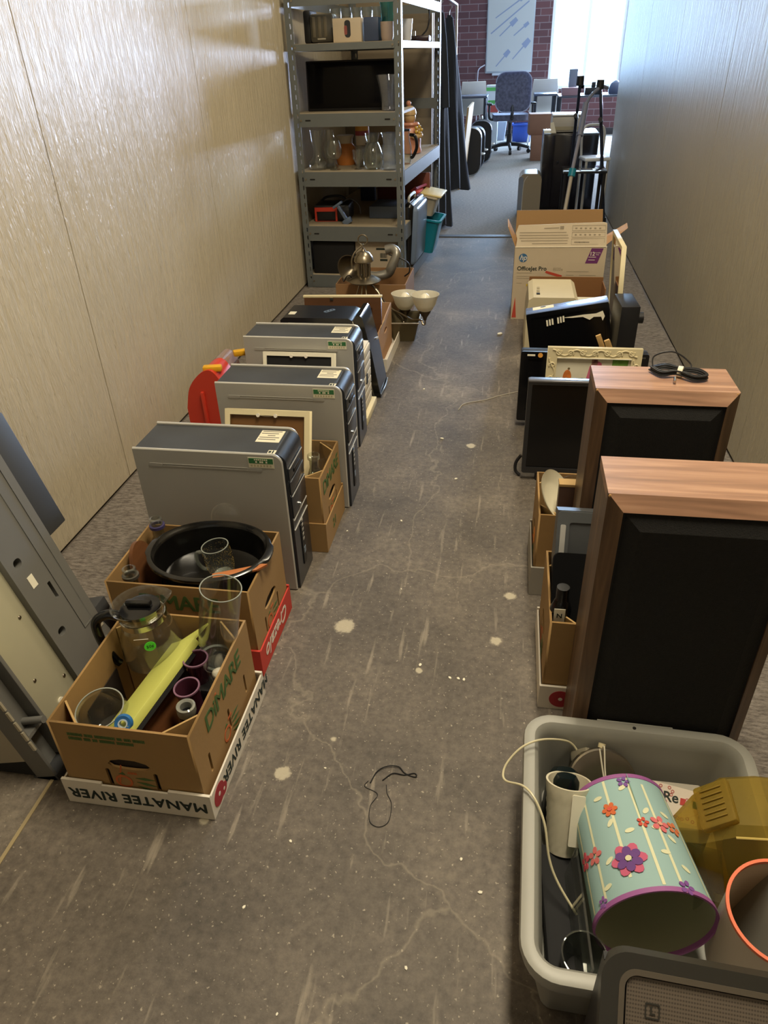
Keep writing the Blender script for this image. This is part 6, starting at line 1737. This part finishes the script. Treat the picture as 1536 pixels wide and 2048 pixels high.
# ---------------------------------------------------------------- beyond the doorway, left side
M_coat = mat('coat_cloth', '#252a33', 0.92, var=0.15, vs_=5, stretch=(4, 4, 0.6))
def coat(name, label, x, y, ztop, zbot, wtop, wbot, dbot, rot):
    t = T(name, label, 'coat', (x, y, 0), (0, 0, rot))
    rings = []
    n = 40
    for i in range(15):
        u = i / 14
        z = ztop + (zbot - ztop) * u
        w_ = wtop + (wbot - wtop) * u ** 0.8
        d = 0.02 + (dbot - 0.02) * u ** 0.85
        ring = []
        for j in range(n):
            a = 2 * PI * j / n
            f = 1 + 0.20 * u * math.sin(7 * a + 2.5 * u) + 0.10 * u * math.sin(11 * a - 1.5 * u)
            ring.append((d * f * math.cos(a), w_ * f * math.sin(a), z + 0.02 * u * math.sin(5 * a)))
        rings.append(ring)
    MB().loft(rings).obj('coat_body', M_coat, t, smooth=60)
    MB().tube([(0, -wtop * 0.9, ztop - 0.02), (0.03, -wtop * 1.2, ztop - 0.25), (0.06, -wtop * 2.6, ztop - 0.66)], lambda u: 0.035 - 0.002 * u, 12).obj('sleeve', M_coat, t)
    MB().tube([(0, 0, ztop - 0.01), (0, 0, ztop + 0.03), (0.02, 0, ztop + 0.06), (0.0, 0, ztop + 0.085)], 0.004, 6).obj('hanger_hook', M_steel, t)
    return t
rail = one(MB().cyl((-0.665, 6.45, 1.73), (-0.665, 8.9, 1.73), 0.012).cyl((-0.665, 6.47, 0.0), (-0.665, 6.47, 1.73), 0.012).cyl((-0.665, 8.88, 0.0), (-0.665, 8.88, 1.73), 0.012), 'clothes_rail', M_steel, 'thin steel clothes rail beyond the doorway on the left', 'clothes rail')
coat('long_coat', 'long dark coat hanging nearest the shelving, its hem near the floor', -0.640, 6.80, 1.60, 0.03, 0.03, 0.17, 0.115, 0.0)
coat('short_coat', 'dark coat with a straight shorter hem hanging behind the longest coat', -0.640, 7.70, 1.60, 0.20, 0.03, 0.26, 0.20, 0.0)
t = T('hard_hat', 'dark red and white helmet on top of the clothes rail', 'helmet', (-0.665, 6.75, 1.745))
MB().lathe([(0.10, 0), (0.095, 0.05), (0.06, 0.10), (0, 0.12)], 28).obj('helmet_shell', mat('helmet_red', '#5c1f22', 0.3), t)
MB().tube(ringpts((0, 0, 0.003), 0.10, (1, 0, 0), (0, 1, 0), 25), 0.009, 8, k=2).obj('helmet_rim', M_white, t)
one(MB().box(-0.01, -0.5, 0, 0.01, 0.5, 0.82), 'plywood_sheet', mat('plywood', '#b09468', 0.7, var=0.08), 'tan plywood sheet leaning behind the hanging coats', 'board', (-0.60, 9.35, 0.0), (0, 0.10, 0.0))
G = 'black instrument cases in a row'
def hardcase(label, loc, s):
    t = T('black_case', label, 'case', loc, (0, 0, 0), G)
    MB().plate([rrect(-0.14 * s, 0, 0.14 * s, 0.50 * s, 0.11 * s, 8)], 0.24, yface(0, 0.12, 0)).obj('case_shell', M_black, t, smooth=40)
    MB().tube([Vector((x, -0.002, z)) for x, z in rrect(-0.14 * s, 0, 0.14 * s, 0.50 * s, 0.11 * s, 4)], 0.006, 6, smooth=False).obj('case_rim', mat('case_rim_grey', '#8d97a6', 0.3, metal=0.6), t)
    MB().tube([(0.142 * s, 0.06, 0.22 * s), (0.175 * s, 0.07, 0.22 * s), (0.175 * s, 0.16, 0.22 * s), (0.142 * s, 0.17, 0.22 * s)], 0.009, 6).obj('case_handle', M_trim, t)
    return t
hardcase('nearest of the three black rounded cases beyond the coats', (-0.56, 9.95, 0.003), 1.06)
hardcase('middle one of the three black rounded cases beyond the coats', (-0.53, 10.55, 0.003), 0.98)
hardcase('farthest of the three black rounded cases beyond the coats', (-0.47, 11.15, 0.003), 1.04)
# ---------------------------------------------------------------- poster, desks, chairs
t = T('utensil_board', 'framed white board with pictures of cooking utensils on the brick wall', 'poster', (-0.19, 14.875, 0.99))
MB().box(-0.40, 0, 0, 0.40, 0.02, 1.28, 0.004).obj('board_frame', mat('board_frame', '#9aa0a6', 0.4, metal=0.4), t)
MB().box(-0.38, -0.003, 0.03, 0.38, 0.0, 1.25).obj('board_face', mat('board_face', '#9c9d9b', 0.45), t, smooth=0)
MB().box(-0.28, -0.03, -0.035, 0.14, 0.0, 0.0, 0.004).obj('pen_ledge', mat('ledge', '#a8adb5', 0.4), t)
M_ut = mat('utensil_print', '#707a90', 0.6)
for (x0, z0, x1, z1, hw, hl) in ((-0.36, 1.12, 0.05, 1.24, .010, .0), (-0.26, 0.80, 0.30, 1.14, .030, .3), (-0.33, 0.58, 0.29, 1.02, .016, .0), (-0.18, 0.54, 0.10, 0.78, .040, .35), (0.06, 0.54, 0.30, 0.72, .030, .3), (-0.22, 0.10, 0.0, 0.33, .040, .35), (0.06, 0.20, 0.33, 0.48, .048, .35)):
    d = Vector((x1 - x0, 0, z1 - z0))
    L = d.length
    F = frame4((x0, -0.004, z0), d, Vector((-d.z, 0, d.x)))
    MB().plate([[(0, -0.010), (L, -0.010), (L, 0.010), (0, 0.010)], ] if hl == 0 else [[(0, -0.008), (L * (1 - hl), -0.010), (L * (1 - hl), -hw), (L, -hw * 0.8), (L, hw * 0.8), (L * (1 - hl), hw), (L * (1 - hl), 0.010), (0, 0.008)]], 0.003, F).obj('utensil_picture', M_ut, t, smooth=0)
one(MB().tube([(-0.72, 14.86, 0.62), (-0.72, 14.86, 0.95), (-0.70, 14.86, 1.06), (-0.60, 14.86, 1.12)], 0.009, 8).tube([(-0.72, 14.86, 0.62), (-0.72, 14.86, 0.0)], 0.009, 8, smooth=False), 'wall_conduit', mat('conduit', '#b3b3c0', 0.4), 'thin pale conduit bending up the brick wall beside the board', 'conduit')
M_dtop = mat('desk_top', '#4a4f5c', 0.25)
M_dleg = mat('desk_leg', '#2b2f36', 0.4)
def desk(label, x0, x1, y, d=0.6, h=0.76):
    t = T('office_desk', label, 'desk', (x0, y, 0), (0, 0, 0), 'thin topped desks by the brick wall')
    MB().box(0, 0, h - 0.03, x1 - x0, d, h, 0.004).obj('desk_top', M_dtop, t)
    for x in (0.03, x1 - x0 - 0.03):
        for yy in (0.04, d - 0.04):
            MB().cyl((x, yy, 0), (x, yy, h - 0.03), 0.022, n=12).obj('leg', M_dleg, t)
    return t
desk('left desk, in front of the white chair by the brick wall', -1.25, -0.45, 12.4)
desk('middle desk, behind the patterned office chair', 0.24, 0.58, 12.5)
desk('right desk, below the bright window', 0.60, 1.75, 12.45, 0.7, 0.73)
M_wch = mat('white_seat', '#b3afa8', 0.4)
def shell_chair(label, loc, rot):
    t = T('white_chair', label, 'chair', loc, (0, 0, rot), 'white moulded chairs')
    rows = []
    for u, y, z, w_ in ((0, 0.20, 0.93, 0.185), (1, 0.185, 0.75, 0.205), (2, 0.15, 0.60, 0.215), (3, 0.09, 0.50, 0.225), (4, 0.0, 0.46, 0.23), (5, -0.14, 0.455, 0.23), (6, -0.22, 0.44, 0.22)):
        rows.append([(w_ * (k / 4 - 1), y + 0.03 * (-abs(k / 4 - 1) ** 2), z + (0.02 * abs(k / 4 - 1) ** 2 if u > 3 else 0)) for k in range(9)])
    front = rows
    back = [[(x, y + 0.012, z - 0.012) for x, y, z in r] for r in rows]
    MB().loft([f + list(reversed(b_)) for f, b_ in zip(front, back)]).obj('seat_shell', M_wch, t, smooth=60)
    for sx in (-1, 1):
        for sy in (-1, 1):
            MB().cyl((sx * 0.15, sy * 0.12, 0.45), (sx * 0.22, sy * 0.21, 0.0), 0.012, n=10).obj('leg', M_chrome, t)
    return t
shell_chair('white moulded chair seen from behind, left of the patterned office chair', (-0.72, 13.25, 0.0), PI + 0.2)
shell_chair('white moulded chair right of the patterned office chair, behind the carton', (0.42, 13.45, 0.0), PI)
# office chair
t = T('office_chair', 'patterned swivel office chair with a black star base', 'office chair', (-0.09, 12.35, 0.0), (0, 0, PI + 0.1))
M_pat = mat('patterned_cloth', '#56586a', 0.85, var=0.35, vs_=30)
MB().loft([[(x * (1 - 0.0), y0 - 0.03 * (abs(x) / 0.25) ** 2, z) for x, z in rrect(-0.25, 0.56, 0.25, 1.06, 0.13, 7)] for y0 in (0.19, 0.215, 0.25)]).obj('backrest', M_pat, t, smooth=50)
MB().plate([rrect(-0.26, -0.24, 0.26, 0.24, 0.10, 7)], 0.08, topf(0, 0, 0.48)).obj('seat', M_pat, t, smooth=50)
MB().tube([Vector((x, 0.262, z)) for x, z in rrect(-0.253, 0.557, 0.253, 1.063, 0.13, 6)] , 0.008, 6, smooth=False).obj('back_piping', mat('piping', '#8a90a8', 0.5), t)
MB().tube([(0, 0.2, 0.66), (0, 0.26, 0.5), (0, 0.1, 0.43)], 0.025, 8).obj('back_bracket', M_black, t)
MB().cyl((0, 0, 0.10), (0, 0, 0.44), 0.028).cyl((0, 0, 0.10), (0, 0, 0.26), 0.04).obj('gas_column', M_black, t)
for sx in (-1, 1):
    MB().tube([(sx * 0.2, 0.02, 0.45), (sx * 0.31, 0.02, 0.47), (sx * 0.32, 0.02, 0.64)], 0.018, 8).box(sx * 0.32 - 0.035, -0.13, 0.64, sx * 0.32 + 0.035, 0.14, 0.67, 0.01).obj('armrest', M_black, t)
for k in range(5):
    a = k * 2 * PI / 5 + 0.3
    c, s = math.cos(a), math.sin(a)
    leg = MB().tube([(0.02 * c, 0.02 * s, 0.12), (0.15 * c, 0.15 * s, 0.11), (0.31 * c, 0.31 * s, 0.075)], lambda u: 0.03 - 0.010 * u, 10).obj('leg', M_black, t)
    MB().cyl((0.31 * c - 0.02 * s, 0.31 * s + 0.02 * c, 0.03), (0.31 * c + 0.02 * s, 0.31 * s - 0.02 * c, 0.03), 0.03, n=16).obj('castor', M_black, leg)
one(MB().box(-0.15, -0.12, 0, 0.15, 0.12, 0.28, 0.01).box(-0.165, -0.135, 0.25, 0.165, 0.135, 0.28, 0.004), 'blue_bin', mat('recycling_blue', '#27479a', 0.4), 'blue recycling bin on the floor behind the office chair', 'bin', (0.10, 13.9, 0.0))
one(MB().loft([[(x, y, 0) for x, y in rrect(-0.085, -0.07, 0.085, 0.07, 0.02)], [(x, y, 0.29) for x, y in rrect(-0.115, -0.09, 0.115, 0.09, 0.02)]]), 'waste_basket', mat('pale_basket', '#9aa3b4', 0.4), 'pale grey waste basket left of the blue bin', 'bin', (-0.27, 14.2, 0.0))
t = T('green_carton', 'white carton with green bands beside the left white chair', 'box', (-0.40, 13.4, 0.0))
MB().box(-0.10, 0, 0, 0.10, 0.2, 0.86, 0.004).obj('carton_body', mat('carton_white_far', '#b5b9bd', 0.6), t)
for z in (0.60, 0.78):
    MB().box(-0.102, -0.003, z, 0.102, 0.0, z + 0.05).obj('green_band', mat('green_band', '#4f9a4c', 0.5), t, smooth=0)
MB().box(-0.102, -0.003, 0.48, 0.102, 0.0, 0.58).obj('red_band', mat('red_band_far', '#a2433c', 0.5), t, smooth=0)
M_cardfar = mat('far_card', '#86614c', 0.85, var=0.05)
one(MB().box(0, 0, 0, 0.32, 0.35, 0.315, 0.003), 'moving_box', M_cardfar, 'lower of the two stacked brown boxes in the far room', 'cardboard box', (0.225, 11.3, 0.001), (0, 0, 0), 'stacked brown boxes in the far room')
one(MB().box(0, 0, 0, 0.30, 0.33, 0.255, 0.003), 'moving_box', M_cardfar, 'upper of the two stacked brown boxes in the far room', 'cardboard box', (0.185, 11.35, 0.318), (0, 0, 0.06), 'stacked brown boxes in the far room')
# desk clutter against the window
one(MB().box(-0.06, -0.08, 0, 0.06, 0.08, 0.33, 0.01), 'desk_tower', mat('grey_tower_far', '#6e7785', 0.5), 'grey upright box on the right desk in front of the window', 'computer', (0.80, 12.75, 0.732))
one(MB().box(-0.16, -0.10, 0, 0.10, 0.10, 0.10, 0.006), 'pink_carton', mat('pinkish_far', '#8a6c72', 0.7), 'low pinkish carton on the left end of the right desk', 'box', (0.80, 12.55, 0.732))
one(MB().box(-0.12, -0.08, 0, 0.12, 0.08, 0.09, 0.006).box(-0.03, -0.04, 0.09, 0.03, 0.04, 0.16, 0.006), 'label_machine', M_black, 'small dark machine on the right desk below the window', 'machine', (1.10, 12.65, 0.732))
one(MB().lathe([(0, 0), (0.09, 0), (0.10, 0.05), (0.075, 0.13), (0.03, 0.17), (0, 0.175)], 24), 'dark_vessel', mat('dark_vessel', '#47506a', 0.5), 'dark round vessel at the right end of the window desk', 'vessel', (1.42, 12.7, 0.732))
# ---------------------------------------------------------------- black cabinet, far printer, table, mop, crutches
t = T('black_cabinet', 'tall glossy black cabinet behind the silver console', 'cabinet', (0.265, 7.62, 0.0), (0, 0, 0))
M_bc = mat('black_lacquer', '#15131a', 0.2, var=0.1, vs_=3)
MB().box(0, 0, 0.0, 0.50, 0.50, 0.655, 0.004).obj('carcass', M_bc, t)
MB().box(0.006, -0.016, 0.02, 0.10, 0.0, 0.645, 0.003).obj('side_strip', M_bc, t)
MB().box(0.105, -0.016, 0.02, 0.494, 0.0, 0.645, 0.003).obj('door', M_bc, t)
MB().sph((0.14, -0.024, 0.42), 0.012, n=10).obj('knob', M_black, t)
t = T('laser_printer', 'white laser printer on top of the black cabinet', 'printer', (0.33, 7.70, 0.657), (0, 0, 0))
MB().box(0, 0, 0, 0.30, 0.34, 0.135, 0.02).obj('printer_body', mat('far_white', '#b7b1a6', 0.4), t)
MB().box(0.02, -0.005, 0.02, 0.28, 0.0, 0.05).obj('paper_slot', M_bei2, t, smooth=0)
MB().box(0.0, -0.01, 0.135, 0.30, 0.34, 0.148, 0.006).obj('lid', mat('far_white_lid', '#d9d9d6', 0.3), t)
one(MB().prism([(0, 0, 0), (0.05, 0, 0), (0.02, 0.01, 0.09), (-0.01, 0.01, 0.085)], (0, 0.003, 0)).prism([(-0.06, 0, 0.0), (0.0, 0, 0.0), (0.0, 0.05, 0.02), (-0.06, 0.05, 0.02)], (0, 0, 0.002)), 'loose_papers', M_paper, 'loose white papers on the left edge of the black cabinet', 'paper', (0.325, 7.66, 0.658), smooth=0)
t = T('side_table', 'small black side table with a shiny top in front of the black cabinet', 'table', (0.42, 6.78, 0.0), (0, 0, 0))
MB().box(0, 0, 0.425, 0.36, 0.34, 0.445, 0.004).obj('table_top', mat('shiny_black', '#1a1e26', 0.08, coat=0.6), t)
for x in (0.02, 0.34):
    for y in (0.02, 0.32):
        MB().cyl((x, y, 0), (x, y, 0.425), 0.014, n=10).obj('leg', M_black, t)
t = T('mop', 'mop with a white pole and teal collar leaning by the side table', 'mop', (0, 0, 0))
MB().cyl((0.430, 6.50, 0.02), (0.485, 6.72, 0.43), 0.016, n=12).obj('lower_pole', mat('mop_white', '#b6ab98', 0.4), t)
MB().cyl((0.484, 6.715, 0.415), (0.492, 6.735, 0.47), 0.030, n=16).obj('collar', mat('teal_collar', '#1f8ba0', 0.4), t, 'teal collar')
MB().cyl((0.490, 6.735, 0.47), (0.535, 6.90, 0.72), 0.015, n=12).obj('middle_pole', mat('mop_pole2', '#8c8a94', 0.35), t)
MB().cyl((0.533, 6.89, 0.70), (0.565, 7.02, 0.93), 0.024, n=14).obj('grip', mat('mop_grip', '#7a7f92', 0.4), t)
MB().tube([(0.562, 7.01, 0.91), (0.60, 7.05, 0.98), (0.68, 7.1, 1.04), (0.74, 7.15, 1.03)], 0.014, 8).obj('bent_handle', MATS['mop_grip'], t)
MB().box(-0.10, -0.03, 0.0, 0.10, 0.03, 0.02, 0.006).xf(Matrix.Translation((0.430, 6.50, 0.003))).obj('mop_head', mat('mop_head', '#7c7f86', 0.6), t)
def crutch(label, p, q, g):
    t = T('crutch', label, 'crutch', (0, 0, 0), (0, 0, 0), g)
    p, q = Vector(p), Vector(q)
    d = q - p
    M_cr = mat('crutch_dark', '#262b3a', 0.35, metal=0.5)
    MB().cyl(p, p + d * 0.72, 0.014, n=12).obj('shaft', M_cr, t)
    MB().tube([p + d * 0.70, p + d * 0.80 + Vector((0.0, -0.03, 0)), p + d * 0.96 + Vector((0.0, -0.03, 0))], 0.013, 8).obj('cuff_bar', M_cr, t)
    MB().tube([p + d * 0.72, p + d * 0.74 + Vector((-0.01, -0.06, 0)), p + d * 0.745 + Vector((-0.015, -0.11, 0.0))], 0.018, 10).obj('hand_grip', M_black, t)
    MB().lathe([(0.028, -0.035), (0.032, -0.03), (0.030, 0.035), (0.027, 0.035), (0.028, -0.035)], 20, Matrix.Translation(p + d * 0.97 + Vector((0, -0.02, 0)))).obj('cuff', M_black, t)
    MB().cyl(p, p + d * 0.03, 0.022, n=12).obj('rubber_foot', M_matblack, t)
    return t
crutch('dark crutch leaning left beside the mop pole', (0.52, 7.35, 0.0), (0.512, 7.20, 1.12), 'crutches by the right wall')
crutch('dark crutch standing closest to the right wall', (0.825, 7.0, 0.0), (0.668, 7.13, 1.09), 'crutches by the right wall')
t = T('bath_stool', 'white plastic bath stool on the far side of the crutches', 'stool', (0.62, 7.15, 0.0), (0, 0, 0.2))
MB().box(0, 0, 0.47, 0.23, 0.22, 0.50, 0.012).obj('seat', mat('stool_white', '#d9dde2', 0.35), t)
for x in (0.02, 0.21):
    for y in (0.02, 0.20):
        MB().cyl((x, y, 0), (x, y, 0.47), 0.012, n=10).obj('leg', M_trim, t)
MB().tube([(0.02, 0.21, 0.48), (0.02, 0.23, 0.70), (0.11, 0.24, 0.74), (0.21, 0.23, 0.70), (0.21, 0.21, 0.48)], 0.012, 8).obj('back_rail', M_trim, t)
